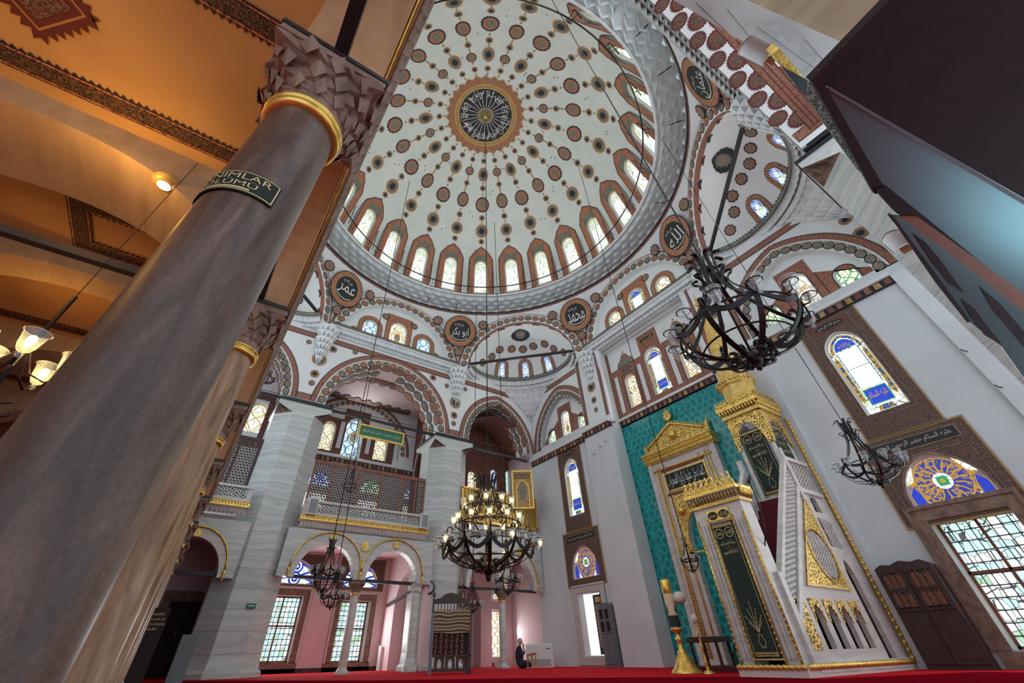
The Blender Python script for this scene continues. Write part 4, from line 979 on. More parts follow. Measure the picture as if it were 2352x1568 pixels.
# blind niches and end walls of the ground floor rooms
mb = MB(); f = fr((-21.3, 8.25, 0), (1, 0, 0), (0, -1, 0)); P = [(0, FZ), (0, 3.92), (4.0, 3.92), (4.0, FZ), (3.3, FZ)]+arch(1.1, 3.3, 1.9, 1.3, 16)[::-1]+[(1.1, FZ)]
mb.slab(f, P, -.5, 0, 'pink_plaster'); mb.poly(f, [(1.1, FZ), (1.1, 3.2), (3.3, 3.2), (3.3, FZ)], -.5, 'pink_plaster')
f = fr((-21.3, 1.3, 0), (1, 0, 0), (0, -1, 0)); mb.slab(f, [(0, FZ), (0, 3.92), (3.2, 3.92), (3.2, FZ)], -.5, 0, 'pink_plaster')
f = fr((-21.0, 14.4, 0), (1, 0, 0), (0, -1, 0)); mb.slab(f, [(0, FZ), (0, 11.2), (3.8, 11.2), (3.8, FZ)], -.3, 0, 'pink_plaster')
struct(mb, 'wall_west')
mb = MB(); f = fr((-20.2, 0, 0), (0, 1, 0), (1, 0, 0)); P = [(9.3, FZ), (9.3, 4.0), (14.4, 4.0), (14.4, FZ), (13.9, FZ), (13.9, 2.1), (13.2, 2.1), (13.2, FZ), (12.6, FZ)]+arch(11.0, 12.6, 2.1, 1.0, 16)[::-1]+[(11.0, FZ)]
mb.slab(f, P, -.6, 0, 'pink_plaster'); mb.poly(f, [(9.3, FZ), (9.3, 4.0), (13.0, 4.0), (13.0, FZ)], -.6, 'pink_plaster'); mb.box(f, 9.3, 11, FZ, FZ+.2, 0, .02, 'dark_wood')
struct(mb, 'wall_west')
window(f, 13.55, .35, .62, 1.72, 'pane_clear', 'gold_lead', 'net', .3, False)
window(f, 13.55, 2.45, .7, .4, 'pane_clear', 'gold_lead', 'ring', -.02, True, .3)

for cy, z, w, h, e in ((5.3, 9.2, 3.8, 1.6, 60), (5.5, 6.6, 4.5, 1.2, 30), (4.05, 1.4, 1.2, 1.8, 70), (6.95, 1.4, 1.2, 1.8, 70), (.55, 9.1, .8, 1.4, 14)): daylight_or_fill(Vector((-21.2, cy, z)), (1, 0, -.05), w, h, e)
daylight_or_fill(Vector((-19.9, 12.6, 7.6)), (1, -.2, 0), 2.0, 1.2, 18); daylight_or_fill(Vector((-20.2, 13.6, 1.3)), (1, -.4, 0), .7, 1.6, 45)
# ---------------------------------------------------------------- north (qibla) wall
def tall_window(f, cx, b0, w, h, fw, top, bot):
    hole = window(f, cx, b0, w, h, 'pane_clear', 'cyan_lead', None, .14, True, w*.62, None, None, jewel_light)
    return hole
def north_left(f, cx, small, name, wpier):
    # triple window under the arch
    A = arch(cx-1.78, cx+1.78, SPR, 2.30, 28); mb = MB(); d = -.30; g = lambda a, b, c=0: f(a, b, c+d)
    hs = []
    S3 = ((cx-1.16, 8.10, .60, 1.35), (cx, 8.10, .62, 1.95), (cx+1.16, 8.10, .60, 1.35))
    for i, (x, b0, w, h) in enumerate(S3): hs.append(window(g, x, b0+.08, w, h-.08, 'pane_clear' if i == 1 else 'pane_yellow', 'gold_lead' if i == 1 else 'green_lead', 'scroll' if i == 1 else 'net', .12, centre='jewel' if i == 1 else None))
    mb.slab(f, [(cx-1.8, 7.95)]+A+[(cx+1.8, 7.95)], d-.15, d, 'plaster', hs, back=False)
    P = [(cx-1.75, 7.95), (cx-1.75, 9.75), (cx-.52, 9.75), (cx-.52, 10.4), (cx+.52, 10.4), (cx+.52, 9.75), (cx+1.75, 9.75), (cx+1.75, 7.95)]
    # keep the painted field inside the arch
    def inside(x, y):
        t_ = (x-cx)/1.78; t_ = max(-1, min(1, t_)); top = SPR+2.3*math.sqrt(max(0, 1-abs(t_)**2.1)); return min(y, top)
    P = [(x, inside(x, y)) for x, y in P]
    mb.poly(f, P, d+.008, 'red_ornament', hs)
    for x, b0, w, h in S3: mb.ribbon(f, [(x-w/2, b0)]+arch(x-w/2, x+w/2, b0+h-w*.5, w*.5, 12)+[(x+w/2, b0)], 0, .03, d+.016, 'ink')
    for x in (cx-.55, cx+.55): mb.ribbon(f, [(x, 8.0), (x, 9.7)], -.012, .012, d+.016, 'ink')
    mb.grid(lambda u, v: f(*A[int(round(u*28))], d*v), 28, 1, 'plaster')
    struct(mb, name)
# left part
mb = lower_face(gN, [(-16.13, -12.57, 2.30)], -16.75, -12.2, ros=[(-16.5, 11.1, .12, 'red'), (-11.99, 11.01, .12, 'red')]); struct(mb, 'wall_north')
north_left(gN, -14.35, True, 'wall_north', None)
cxl = -14.15
TW = (cxl, 5.0, .98, 2.35)
w1 = tall_window(gN, cxl, 5.0, .95, 2.45, 1.5, 0, 0)
LW = window(gN, cxl+.02, 2.72, 1.5, 1.12, 'rose_glass', 'gold_lead', 'ring', .14, True, .95)
DO = [(cxl-.62, .38), (cxl-.62, 2.22), (cxl+.62, 2.22), (cxl+.62, .38)]
def frames_for(mb, f, cx, jamb='capital_stone'):
    # tall painted frame, inscription panel, lunette frame
    o = [(cx-.78, 4.42), (cx-.78, 8.0), (cx+.78, 8.0), (cx+.78, 4.42)]; hole = win_shape(cx, 5.0, .95, 2.45, True, .95*.62)
    mb.poly(f, o, .02, 'brown_ornament', [hole]); mb.ribbon(f, o, -.0, .035, .03, 'ochre', True); mb.ribbon(f, [(cx-.56, 4.9), (cx-.56, 7.86), (cx+.56, 7.86), (cx+.56, 4.9)], 0, .02, .03, 'capital_stone', True)
    mb.poly(f, [(cx-.5, 7.56), (cx-.5, 7.82), (cx+.5, 7.82), (cx+.5, 7.56)], .028, 'dark_red'); mb.disc(f, cx, 7.69, .4, .034, 'plain_black', 20, .1); put_text(mb, f, cx, 7.69, shape('بسم الله الرحمن'), .62, .13, .04, 'cream')
    o = [(cx-1.06, 2.48), (cx-1.06, 4.36), (cx+1.06, 4.36), (cx+1.06, 2.48)]
    mb.poly(f, o, .02, 'brown_ornament', [win_shape(cx+.02, 2.72, 1.5, 1.12, True, .95)]); mb.ribbon(f, o, 0, .04, .03, 'ochre', True)
    mb.ribbon(f, [(cx-.86, 2.62), (cx-.86, 3.84), (cx+.86, 3.84), (cx+.86, 2.62)], 0, .02, .035, 'capital_stone', True)
    mb.poly(f, [(cx-.86, 4.0), (cx-.86, 4.26), (cx+.86, 4.26), (cx+.86, 4.0)], .028, 'plain_black'); mb.ribbon(f, [(cx-.86, 4.0), (cx-.86, 4.26), (cx+.86, 4.26), (cx+.86, 4.0)], -.015, .015, .034, 'capital_stone', True)
    put_text(mb, f, cx, 4.13, shape('عليه السلام حضر الرحمن الرحيم'), 1.5, .16, .034, 'cream')
    sh = win_shape(cx+.02, 2.72, 1.5, 1.12, True, .95); mb.ribbon(f, sh, 0, .05, .03, 'capital_stone', thick=.03)
def rose_extra(f, cx, c):
    mb = MB(); y = 3.25
    mb.disc(f, cx, y, .50, c, 'gold_lead', 32); mb.disc(f, cx, y, .47, c+.004, 'rose_glass', 32); mb.disc(f, cx, y, .17, c+.008, 'pane_clear', 16); mb.disc(f, cx, y, .10, c+.012, 'green_lead', 8, .1, .3); mb.disc(f, cx, y, .05, c+.016, 'gold_lead', 8)
    for i in range(18):
        a = 2*PI*i/18; mb.ribbon(f, [(cx+.2*math.cos(a), y+.2*math.sin(a)), (cx+.32*math.cos(a+.06), y+.32*math.sin(a+.06)), (cx+.45*math.cos(a), y+.45*math.sin(a))], -.014, .014, c+.01, 'gold_lead')
    for s_ in (-1, 1):
        P = [(cx+s_*.48, 2.75), (cx+s_*.70, 2.75), (cx+s_*.70, 3.1), (cx+s_*.56, 3.28), (cx+s_*.50, 3.1)]; mb.poly(f, P, c, 'blue_lead'); mb.ribbon(f, P, -.01, .01, c+.005, 'gold_lead', True)
        P = [(cx+s_*.33, 2.76), (cx+s_*.47, 2.76), (cx+s_*.47, 2.92), (cx+s_*.40, 2.86)]; mb.poly(f, P, c+.002, 'pane_clear')
        P = [(cx+s_*.50, 3.35), (cx+s_*.66, 3.30), (cx+s_*.50, 3.62), (cx+s_*.36, 3.70)]; mb.poly(f, P, c+.002, 'pane_clear')
    return mb
mb = MB(); mb.slab(gN, [(-17.2, FZ), (-17.2, SPR+.1), (-12.2, SPR+.1), (-12.2, FZ)], -.3, 0, 'wall_plaster', [w1, LW, DO], side='white_plastic', back=False)
frames_for(mb, gN, cxl)
mb.ribbon(gN, [(cxl-.66, .34), (cxl-.66, 2.25), (cxl+.66, 2.25), (cxl+.66, .34)], 0, .26, .03, 'cream_marble', thick=.03); mb.ribbon(gN, [(cxl-.66, .34), (cxl-.66, 2.25), (cxl+.66, 2.25), (cxl+.66, .34)], .2, .26, .06, 'cream_marble', thick=.06)
mb.box(gN, cxl-.95, cxl+.95, .12, .34, 0, .05, 'cream_marble')
check_cornice(mb, gN, -17.0, -12.75, 7.98+.1, .02)
struct(mb, 'wall_north')
rose_extra(gN, cxl+.02, -.10).build('trim_%d' % 90, kind='structure')
# the deep window niche of the left lower window: open shutter with pierced wood, window beyond
mb = MB(); f = gN
WINN[0] += 1; root = empty('window_%d' % WINN[0]); root['kind'] = 'structure'
mb.poly(f, [(cxl-.62, .38), (cxl-.62, 2.22), (cxl+.62, 2.22), (cxl+.62, .38)], -1.0, 'pane_clear'); mb.build('glass', root)
mb = MB(); mb.box(f, cxl-.62, cxl-.2, .38, 2.22, -.95, -.92, 'pane_white'); mb.build('bright_pane', root)
mb = MB()
for a in (cxl+.28, cxl+.60): mb.box(f, a-.03, a+.03, .38, 2.22, -.4, -.34, 'red_wood')
for b in (.38, 1.25, 2.16): mb.box(f, cxl+.25, cxl+.62, b, b+.06, -.4, -.34, 'red_wood')
for i in range(1, 4): mb.box(f, cxl+.28+.08*i-.006, cxl+.28+.08*i+.006, .4, 2.2, -.4, -.385, 'grey_paint')
for j in range(1, 9): mb.box(f, cxl+.28, cxl+.60, .4+.2*j-.006, .4+.2*j+.006, -.4, -.385, 'grey_paint')
mb.build('casement', root)
mb = MB(); mb.box(f, cxl-.36, cxl+.16, .40, 2.20, -.62, -.56, 'dark_wood')
g = lambda a, b, c=0: f(a, b, c-.53)
lattice(mb, g, cxl-.26, cxl+.06, .6, 1.9, .11, .028, .01, 'plain_wood', (0, 90)); lattice(mb, g, cxl-.26, cxl+.06, .6, 1.9, .11, .02, .01, 'white_plastic', (0, 90), .055)
mb.box(f, cxl-.24, cxl+.04, 1.95, 2.12, -.56, -.54, 'gold_paint'); mb.build('open_shutter', root)
# apse: side piers, reveals, tiled back wall
mb = MB()
for a0, a1 in ((-12.75, -11.12), (-6.0, -4.40)):
    mb.box(gN, a0, a1, FZ, 7.86, -.5, .22, 'wall_plaster'); mb.box(gN, a0, a1, 7.86, ZT, -.5, .03, 'plaster')
    check_cornice(mb, gN, a0-.03, a1+.03, 8.08, .2, out=.14)
    strip(mb, gN, [(a0+.22, 8.5), (a0+.22, 11.9)], .16, .04); strip(mb, gN, [(a1-.22, 11.9), (a1-.22, 8.5)], .16, .04)
    for y, r, kd in ((10.2, .28, 'grey'), (9.5, .17, 'grey'), (9.0, .12, 'red'), (11.0, .14, 'grey')): rosette(mb, gN, (a0+a1)/2+.03, y, r*.9, kd, .045, 14)
struct(mb, 'wall_north')
# colonnettes in the recess corners
mb = MB()
for a in (-11.12, -6.0): mb.lathe(gN(a, 0, -.02), [(.07, 8.25), (.13, 8.3), (.09, 8.5), (.085, 11.0), (.13, 11.3), (.16, 12.1)], 'muqarnas_plaster', 10)
trim(mb)
hs = []
for x, b0, w, h, gl, ld, st in ((-10.02, 8.55, .62, 1.55, 'pane_yellow', 'gold_lead', 'ogee'), (-7.06, 8.55, .62, 1.55, 'pane_yellow', 'gold_lead', 'ogee')): hs.append(window(gA, x, b0, w, h, gl, ld, st, .15))
hs.append(window(gA, -8.55, 8.55, .85, 2.2, 'pane_clear', 'green_lead', None, .15, True, .4, None, None, jewel_light))
mb = MB(); mb.slab(gA, [(-11.3, 7.9), (-11.3, ZT), (-5.7, ZT), (-5.7, 7.9)], -.3, 0, 'plaster', hs, back=False)
red = [(-11.2, 8.2), (-11.2, 11.9), (-10.95, 11.9), (-10.95, 10.6), (-9.1, 10.6), (-9.1, 11.6), (-8.0, 11.6), (-8.0, 10.6), (-6.1, 10.6), (-6.1, 11.9), (-5.85, 11.9), (-5.85, 8.2)]
mb.poly(gA, red, .01, 'red_ornament', hs)
mb.teeth(gA, red[3:5], 0, .05, .012); mb.teeth(gA, red[7:9], 0, .05, .012)
for x in (-10.75, -9.35, -7.72, -6.32):
    mb.box(gA, x-.11, x+.11, 8.5, 10.3, .012, .02, 'white_line'); mb.teeth(gA, [(x-.11, 8.5), (x-.11, 10.3)], 0, .035, .024); mb.teeth(gA, [(x+.11, 10.3), (x+.11, 8.5)], 0, .035, .024)
for x in (-10.02, -7.06):
    P = [(x-.5, 10.6), (x-.42, 10.85), (x-.25, 10.95), (x-.15, 11.15), (x, 11.25), (x+.15, 11.15), (x+.25, 10.95), (x+.42, 10.85), (x+.5, 10.6)]
    mb.poly(gA, P, .012, 'grey_ornament'); mb.teeth(gA, P, 0, .05, .013, 'ink_red'); mb.ribbon(gA, P, -.05, 0, .018, 'red_field'); mb.disc(gA, x, 11.35, .05, .012, 'red_field', 8)
    mb.disc(gA, x, 10.42, .28, .02, 'plain_black', 16, .08); put_text(mb, gA, x, 10.42, shape('ماشاالله'), .4, .1, .024, 'cream')
mb.box(gA, -9.0, -8.1, 11.15, 11.4, .012, .02, 'orange_dot'); mb.box(gA, -8.95, -8.15, 11.18, 11.37, .02, .024, 'plain_black'); put_text(mb, gA, -8.55, 11.27, shape('الله محمد'), .6, .12, .03, 'cream')
for x in (-10.02, -8.55, -7.06): mb.ribbon(gA, [(x-.36, 8.4), (x-.36, 10.2), (x+.36, 10.2), (x+.36, 8.4)], 0, .02, .016, 'ink')
check_cornice(mb, gA, -11.2, -5.8, 8.15, .02)
strip(mb, gA, [(-11.2, 11.93), (-5.8, 11.93)], .2, .013)
struct(mb, 'wall_north')
mb = MB(); mb.box(gA, -11.3, -5.7, FZ, 7.95, -.3, 0, 'tile'); mb.box(gA, -10.92, -10.68, FZ, 7.9, 0, .012, 'tile_border'); mb.box(gA, -6.2, -6.0, FZ, 7.9, 0, .012, 'tile_border'); mb.box(gA, -10.7, -6.2, 7.66, 7.9, 0, .012, 'tile_border')
mb.ribbon(gA, [(-9.95, 6.0), (-9.95, 7.1), (-9.2, 7.1), (-9.2, 7.35), (-7.9, 7.35), (-7.9, 7.1), (-7.15, 7.1), (-7.15, 6.0)], 0, .12, .012, 'tile_border')
struct(mb, 'wall_north')
# right part
mb = lower_face(gN, [(-4.20, -.62, 2.30)], -4.75, .2, ros=[(-4.55, 11.0, .14, 'grey'), (-.3, 10.6, .17, 'grey'), (-.25, 9.9, .2, 'grey')]); struct(mb, 'wall_north')
north_left(gN, -2.40, True, 'wall_north', None)
cxr = -2.36
w2 = tall_window(gN, cxr, 5.0, .95, 2.45, 1.5, 0, 0)
LW2 = window(gN, cxr+.02, 2.72, 1.5, 1.12, 'rose_glass', 'gold_lead', 'ring', .14, True, .95)
D2 = lattice_window(gN, cxr+.02, .35, 1.36, 2.2, 8, 11, .55, 'pane_big', .5)
mb = MB(); mb.slab(gN, [(-4.6, FZ), (-4.6, SPR+.1), (.2, SPR+.1), (.2, FZ)], -.5, 0, 'wall_plaster', [w2, LW2, D2], side='white_plastic', back=False)
frames_for(mb, gN, cxr); mb.ribbon(gN, D2, 0, .30, .05, 'capital_stone', thick=.05); mb.ribbon(gN, D2, .22, .30, .09, 'capital_stone', thick=.09)
mb.box(gN, cxr-.9, cxr+.95, FZ, .33, 0, .06, 'capital_stone')
check_cornice(mb, gN, -4.4, -.45, 8.18, .02)
mb.box(gN, -.45, .2, FZ, 8.2, 0, .1, 'wall_plaster')
for i in range(3): mb.tube([gN(-.38, 5.6-.95*i, .1), gN(-.42, 5.6-.95*i, .2), gN(-.44, 5.66-.95*i, .2)], .012, 'iron', 5)
for a, b in ((-12.3, 7.0), (-11.85, 7.2), (-11.5, 7.3)): mb.tube([gN(a, b, .22), gN(a, b-.04, .34), gN(a, b+.04, .34)], .012, 'iron', 5)
struct(mb, 'wall_north')
rose_extra(gN, cxr+.02, -.10).build('trim_%d' % 91, kind='structure')
# ---------------------------------------------------------------- east wall: face, deep painted arch
fEl = fr((CX+INR, 0, 0), (0, -1, 0), (-1, 0, 0)); gE = lambda a, b, c=0: fr((CX+INR, 0, 0), (0, 1, 0), (-1, 0, 0))(a*KW, .43+(b-.43)*KW, c)
mb = lower_face(gE, [BIG, (9.8, 13.35, 2.25)], 1.6, 13.95, th=.1, ros=[(8.9, 10.2, .28, 'grey'), (8.9, 9.5, .17, 'grey'), (9.4, 11.2, .15, 'grey'), (13.6, 10.2, .2, 'grey')]); struct(mb, 'wall_east')
mb = MB(); f = gE; l, r, h = 2.74, 8.01, 2.53; A = arch(l, r, SPR, h, 48); L, at = path_frame(f, A)
def es(s_, d, off=0):
    x, y, an = at(max(0, min(L, s_))); return Vector(f(x+math.sin(an)*off, y-math.cos(an)*off, -d))
mb.grid(lambda u, v: es(L*u, 2.9*v), 48, 2, 'plaster'); q = lambda a, b, c=0: es(a, b, c)
mb.ribbon(q, [(.25, .48), (L-.25, .48)], -.15, .15, .012, 'red_ornament')
for w0 in (-.15, -.05, .03, .13): mb.ribbon(q, [(.25, .48), (L-.25, .48)], w0, w0+.02, .016, 'ink_red')
for s0 in (.30, L-.30): mb.ribbon(q, [(s0, .05), (s0, 2.8)], -.14, .14, .014, 'red_ornament'); mb.ribbon(q, [(s0, .05), (s0, 2.8)], -.14, -.12, .018, 'ink_red'); mb.ribbon(q, [(s0, .05), (s0, 2.8)], .12, .14, .018, 'ink_red')
n = 12
for i in range(n):
    for d, sz, sh in ((.10, .16, 0), (.38, .20, .5), (.72, .22, 0), (1.15, .26, .5), (1.75, .28, 0), (2.4, .28, .5)):
        s2_ = L*(i+.5+sh)/n
        if s2_ > L-.6 or s2_ < .6: continue
        g = sub(q, s2_, d); mb.disc(g, 0, 0, sz, .010, 'ink_red', 44, sz*1.15, .14); mb.disc(g, 0, 0, sz*.84, .014, 'dark_red', 24, sz*.97); mb.disc(g, 0, 0, sz*.5, .018, 'brown_ornament', 20, sz*.6, .2)
struct(mb, 'wall_east')

daylight_or_fill(gN(-14.15, 3.9, .3), (0, -1, -.05), 1.2, 5.5, 60); daylight_or_fill(gN(-14.35, 9.0, -.1), (0, -1, -.1), 2.6, 1.2, 30)
daylight_or_fill(gA(-8.5, 9.4, .2), (0, -1, -.1), 3.6, 1.5, 60)
daylight_or_fill(gN(-2.36, 3.6, .4), (0, -1, -.05), 1.4, 5.5, 110); daylight_or_fill(gN(-2.4, 9.0, -.1), (0, -1, -.1), 2.6, 1.2, 36)
daylight_or_fill(Vector((2.6, 5.5, 9.2)), (-1, 0, .2), 3.5, 2.0, 60)
def pt(x, y, D):
    v = pxray(x, y); h = math.hypot(v.x, v.y); return EYE+v*(D/h)
fid = fr((0, 0, 0), (1, 0, 0), (0, -1, 0))          # a=X, b=Z, c=-Y
# ---------------------------------------------------------------- south gallery: columns, arches, vaults
def column(x, y, label, group, r=.134, ring=2.12, mat='column_marble', sc=1):
    root = empty('marble_column', (x, y, FZ), label, 'column', group)
    mb = MB(); mb.lathe((0, 0, 0), [(r*1.0, .14), (r*1.02, .5), (r*1.02, 1.1), (r, ring-FZ)], mat, 40); mb.build('shaft', root)
    mb = MB(); mb.box(fr((0, 0, 0), (1, 0, 0), (0, 1, 0)), -r*1.4, r*1.4, 0, .06, -r*1.4, r*1.4, 'white_marble'); mb.lathe((0, 0, 0), [(r*1.35, .06), (r*1.38, .09), (r*1.1, .12), (r*1.0, .16)], 'white_marble', 32); mb.build('base', root)
    mb = MB(); z = ring-FZ
    mb.lathe((0, 0, 0), [(r, z-.012), (r*1.16, z-.008), (r*1.2, z+.01), (r*1.2, z+.022), (r*1.1, z+.03), (r*1.22, z+.036), (r*1.24, z+.048), (r*1.12, z+.06), (r, z+.062)], 'gold', 40); mb.build('gilded_ring', root)
    mb = MB(); t_ = 2.50-FZ; s_ = .235 if r < .14 else .26
    # stalactite capital: rows of faceted cells growing to a square
    n = 24; rows = 5
    def rad(i, q):
        a = 2*PI*i/n; c_, s__ = abs(math.cos(a)), abs(math.sin(a)); sq = 1/max(c_, s__); return (r*1.02)*(1-q)+(s_*(.75+.25*q)*(sq*q+1*(1-q)))*q
    P = []; F = []
    for j in range(rows*2+1):
        q = j/(rows*2); zz = z+.06+(t_-z-.10)*q
        for i in range(n):
            k = 1+(.10 if (i+(j//2)) % 2 else -.05)*(1 if j % 2 else .4)*(.4+q); a = 2*PI*(i+.5*((j//2) % 2))/n
            R_ = rad(i+.5*((j//2) % 2), min(1, q*1.02))*k; P.append((R_*math.cos(a), R_*math.sin(a), zz-(.02 if j % 2 else 0)))
    for j in range(rows*2):
        for i in range(n): F += [(j*n+i, j*n+(i+1) % n, (j+1)*n+i), (j*n+(i+1) % n, (j+1)*n+(i+1) % n, (j+1)*n+i)]
    mb.tris(P, F, 'capital_stone')
    for i in range(n):   # hanging drops and pointed leaves
        for j, q in ((0, .35), (1, .62), (2, .88)):
            if (i+j) % 2: continue
            a = 2*PI*(i+.25*j)/n; R_ = rad(i, q)*1.08; zz = z+.06+(t_-z-.1)*q
            c0 = Vector((R_*math.cos(a), R_*math.sin(a), zz)); tn = Vector((-math.sin(a), math.cos(a), 0)); o_ = Vector((math.cos(a), math.sin(a), 0)); w_ = .028*(.7+q)
            mb.tris([c0+tn*w_, c0-tn*w_, c0+o_*.03+Vector((0, 0, .03)), c0-o_*.01-Vector((0, 0, .05+.03*q))], [(0, 1, 2), (0, 2, 3), (1, 3, 2)], 'capital_stone')
    mb.box(fr((0, 0, 0), (1, 0, 0), (0, 1, 0)), -s_, s_, t_-.05, t_, -s_, s_, 'capital_stone'); mb.build('capital', root)
    mb = MB(); mb.box(fr((0, 0, 0), (1, 0, 0), (0, 1, 0)), -s_*1.03, s_*1.03, t_, t_+.035, -s_*1.03, s_*1.03, 'tie_iron'); mb.build('iron_band', root)
    return root
SX = [-1.13, -3.15, -5.05, -7.0, -8.95, -10.9, -12.85, -14.8]
SL = ['nearest and largest brown marble column, with the dark lettered plaque', 'second marble column, golden brown, just behind the nearest one', 'third golden brown marble column in the row under the gilded edge', 'fourth marble column of the row, its capital alone in view', 'fifth marble column of the row under the gilded edge', 'sixth marble column of the row under the gilded edge', 'seventh marble column, deep in the row under the gilded edge', 'farthest marble column of the row under the gilded edge']
for x, l in zip(SX, SL): column(x, -.225, l, 'marble columns of the near gallery', mat='column_marble' if x > -2 else 'column_golden')
column(gW(5.47, 0, -.18).x, gW(5.47, 0, 0).y, 'slender marble column between the two arches of the far gallery', 'columns of the far arcade', ring=2.13, mat='cream_marble')
column(gW(11.68, 0, -.18).x, gW(11.68, 0, 0).y, 'slender marble column beside the seated person', 'columns of the far arcade', ring=2.12, mat='grey_marble')
o = empty('engaged_column', gW(7.78, FZ, -.2), 'pale marble half column against the pier, left of the wooden pulpit', 'column')
mb = MB(); mb.lathe((0, 0, 0), [(.28, 0), (.28, .12), (.22, .2), (.17, .5), (.16, 2.2)], 'white_marble', 8); mb.build('shaft', o); mb = MB(); mb.lathe((0, 0, 0), [(.16, 2.2), (.2, 2.25), (.2, 2.35), (.27, 2.5)], 'white_marble', 8, smooth=False); mb.build('capital', o)
mb = MB(); P = [(.6, 2.535)]
xs = [.85]+SX+[-16.8]
mb_path = [(1.0, 2.535)]
for a, b in zip(xs, xs[1:]):
    if abs(a-b) > .7: mb_path += arch(b+.2, a-.2, 2.535, .86, 20)[::-1]
mb_path += [(-17.2, 2.535), (-17.2, 4.16), (1.0, 4.16)]
mb.slab(fid, mb_path, .022, .39, 'warm_stone')
struct(mb, 'wall_south')
mb = MB()
for c_, b0, b1, m_ in ((.020, 4.0, 4.02, 'gold'), (.012, 4.02, 4.04, 'white_marble'), (.004, 4.04, 4.06, 'gold'), (-.004, 4.06, 4.16, 'capital_stone')): mb.box(fid, -17.2, .9, b0, b1, c_-.03, .03, m_)
mb.tube([fid(-17.2, 4.0, .008), fid(.9, 4.0, .008)], .010, 'gold', 6)
o = mb.build('gilded_moulding'); tag(o, 'long straight gilded moulding along the near gallery edge', 'moulding')
mb = MB(); stal(mb, lambda u, v, off: fid(-17.2+18*u, 4.46-.30*v+off*.2, -.085*(1-v)-off*.35-.01), 150, 2, 'capital_stone', .12, amp=.6)
mb.box(fid, -17.2, .9, 4.46, 4.9, -.10, .3, 'cream_marble'); trim(mb)
mb = MB()
for x0, x1 in zip(xs[1:], xs[:-1]):
    mb.box(fid, x0, x1, 3.76, 3.9, .39, 4.1, 'vault_plaster')
for i, (x0, x1) in enumerate(zip(xs[1:], xs[:-1])):
    if i > 4: break
    g = fr((0, 0, 3.755), (1, 0, 0), (0, 0, -1), (0, 1, 0)); a0, a1, b0, b1 = (x0+.32, x1-.32 if i else x1-.1, -3.75, -.55) if i != 2 else (-4.75, -3.95, -2.15, -.6)
    P = [(a0, b0), (a0, b1), (a1, b1), (a1, b0)]
    mb.ribbon(g, P, -.17, 0, .004, 'ink', True); mb.ribbon(g, P, -.15, -.035, .008, 'vault_band', True); mb.ribbon(g, P, -.028, -.012, .008, 'red_field', True); mb.ribbon(g, P, -.17, -.155, .008, 'red_field', True)
    mb.teeth(g, P, -.17, -.035, .004, 'ink', True, pitch=.05)
    cx_, cy_ = (a0+a1)/2, (b0+b1)/2
    if i == 1:
        w_ = .33
        P = [(cx_-w_, cy_), (cx_, cy_+w_), (cx_+w_, cy_), (cx_, cy_-w_)]
        mb.poly(g, P, .004, 'ink_red'); mb.ribbon(g, P, -.05, -.035, .006, 'ochre', True); mb.teeth(g, P, 0, .05, .004, 'ink_red', True); mb.poly(g, [(cx_+(x-cx_)*.62, cy_+(y-cy_)*.62) for x, y in P], .008, 'brown_ornament')
struct(mb, 'ceiling')
mb = MB()
for x in SX[1:6]:
    tk = .40 if x > -4 else .19
    f = fr((x-tk+.19, 0, 0), (0, -1, 0), (1, 0, 0)); P = [(.39, 2.535)]+arch(.55, 3.55, 2.6, .95, 20)+[(4.1, 2.535), (4.1, 3.76), (.39, 3.76)]
    mb.slab(f, P, -tk, tk, 'vault_stone')
struct(mb, 'wall_south')
mb = MB(); f = fr((0, -4.1, 0), (1, 0, 0), (0, 1, 0)); mb.box(f, -21.5, 1.0, FZ, 3.9, -.3, 0, 'wall_plaster')
for a, b, r_ in ((-5.6, 2.55, .33), (-4.4, 2.7, .3), (-6.7, 2.6, .3)): rosette(mb, f, a, b, r_, 'grey', .012, 26)
struct(mb, 'wall_south')
def tie_rod(p, q, w, label, nm='iron_tie_rod'):
    mb = MB(); mb.bar(p, q, w, 'tie_iron'); o = mb.build(nm); tag(o, label, 'tie rod', 'iron tie rods')
TR = [('iron tie rod running from the nearest column to the second one', (SX[0], -.22, 2.56), (SX[1], -.22, 2.56)), ('iron tie rod running from the second column to the third one', (SX[1], -.22, 2.56), (SX[2], -.22, 2.56)), ('iron tie rod running from the nearest column over the camera', (SX[0], -.22, 2.56), (1.0, -.22, 2.56)), ('iron tie rod crossing the dim orange vault at the far left', (SX[1], -.4, 2.58), (SX[1], -4.0, 2.58)),
      ('iron tie rod across the left arch under the gallery', gW(3.1, 2.52, -.2), gW(5.47, 2.52, -.2)), ('iron tie rod across the right arch under the gallery', gW(5.47, 2.52, -.2), gW(7.95, 2.52, -.2)), ('iron tie rod behind the big lit chandelier, above the pink niche', gW(9.5, 2.50, -.2), gW(13.5, 2.50, -.2)), ('iron tie rod across the narrow arch at the left', gW(-.8, 2.45, -.2), gW(1.1, 2.45, -.2)), ('short iron tie rod into the pink room, beside the half column', gW(7.95, 2.45, -.3), Vector((-20.9, 8.2, 2.15))),
      ('iron tie rod across the great arch above the gallery, behind the green sign', gW(2.5, 8.45, -.3), gW(8.3, 8.45, -.3)), ('iron tie rod across the corner arch above the golden railing', gW(9.6, 8.3, -.3), gW(13.6, 8.2, -.3)), ('iron tie rod across the left corner arch near the gilded edge', gW(-2.4, 8.5, -.3), gW(1.0, 8.5, -.3))]
for l, p, q in TR: tie_rod(p, q, .06 if abs(Vector(p).x) < 6 else .10, l)
def semi_rod(k, l):
    f, n = side_frame(k); tie_rod(f(-UH+.1, ZC+.5, -.25), f(UH-.1, ZC+.5, -.25), .11, l)
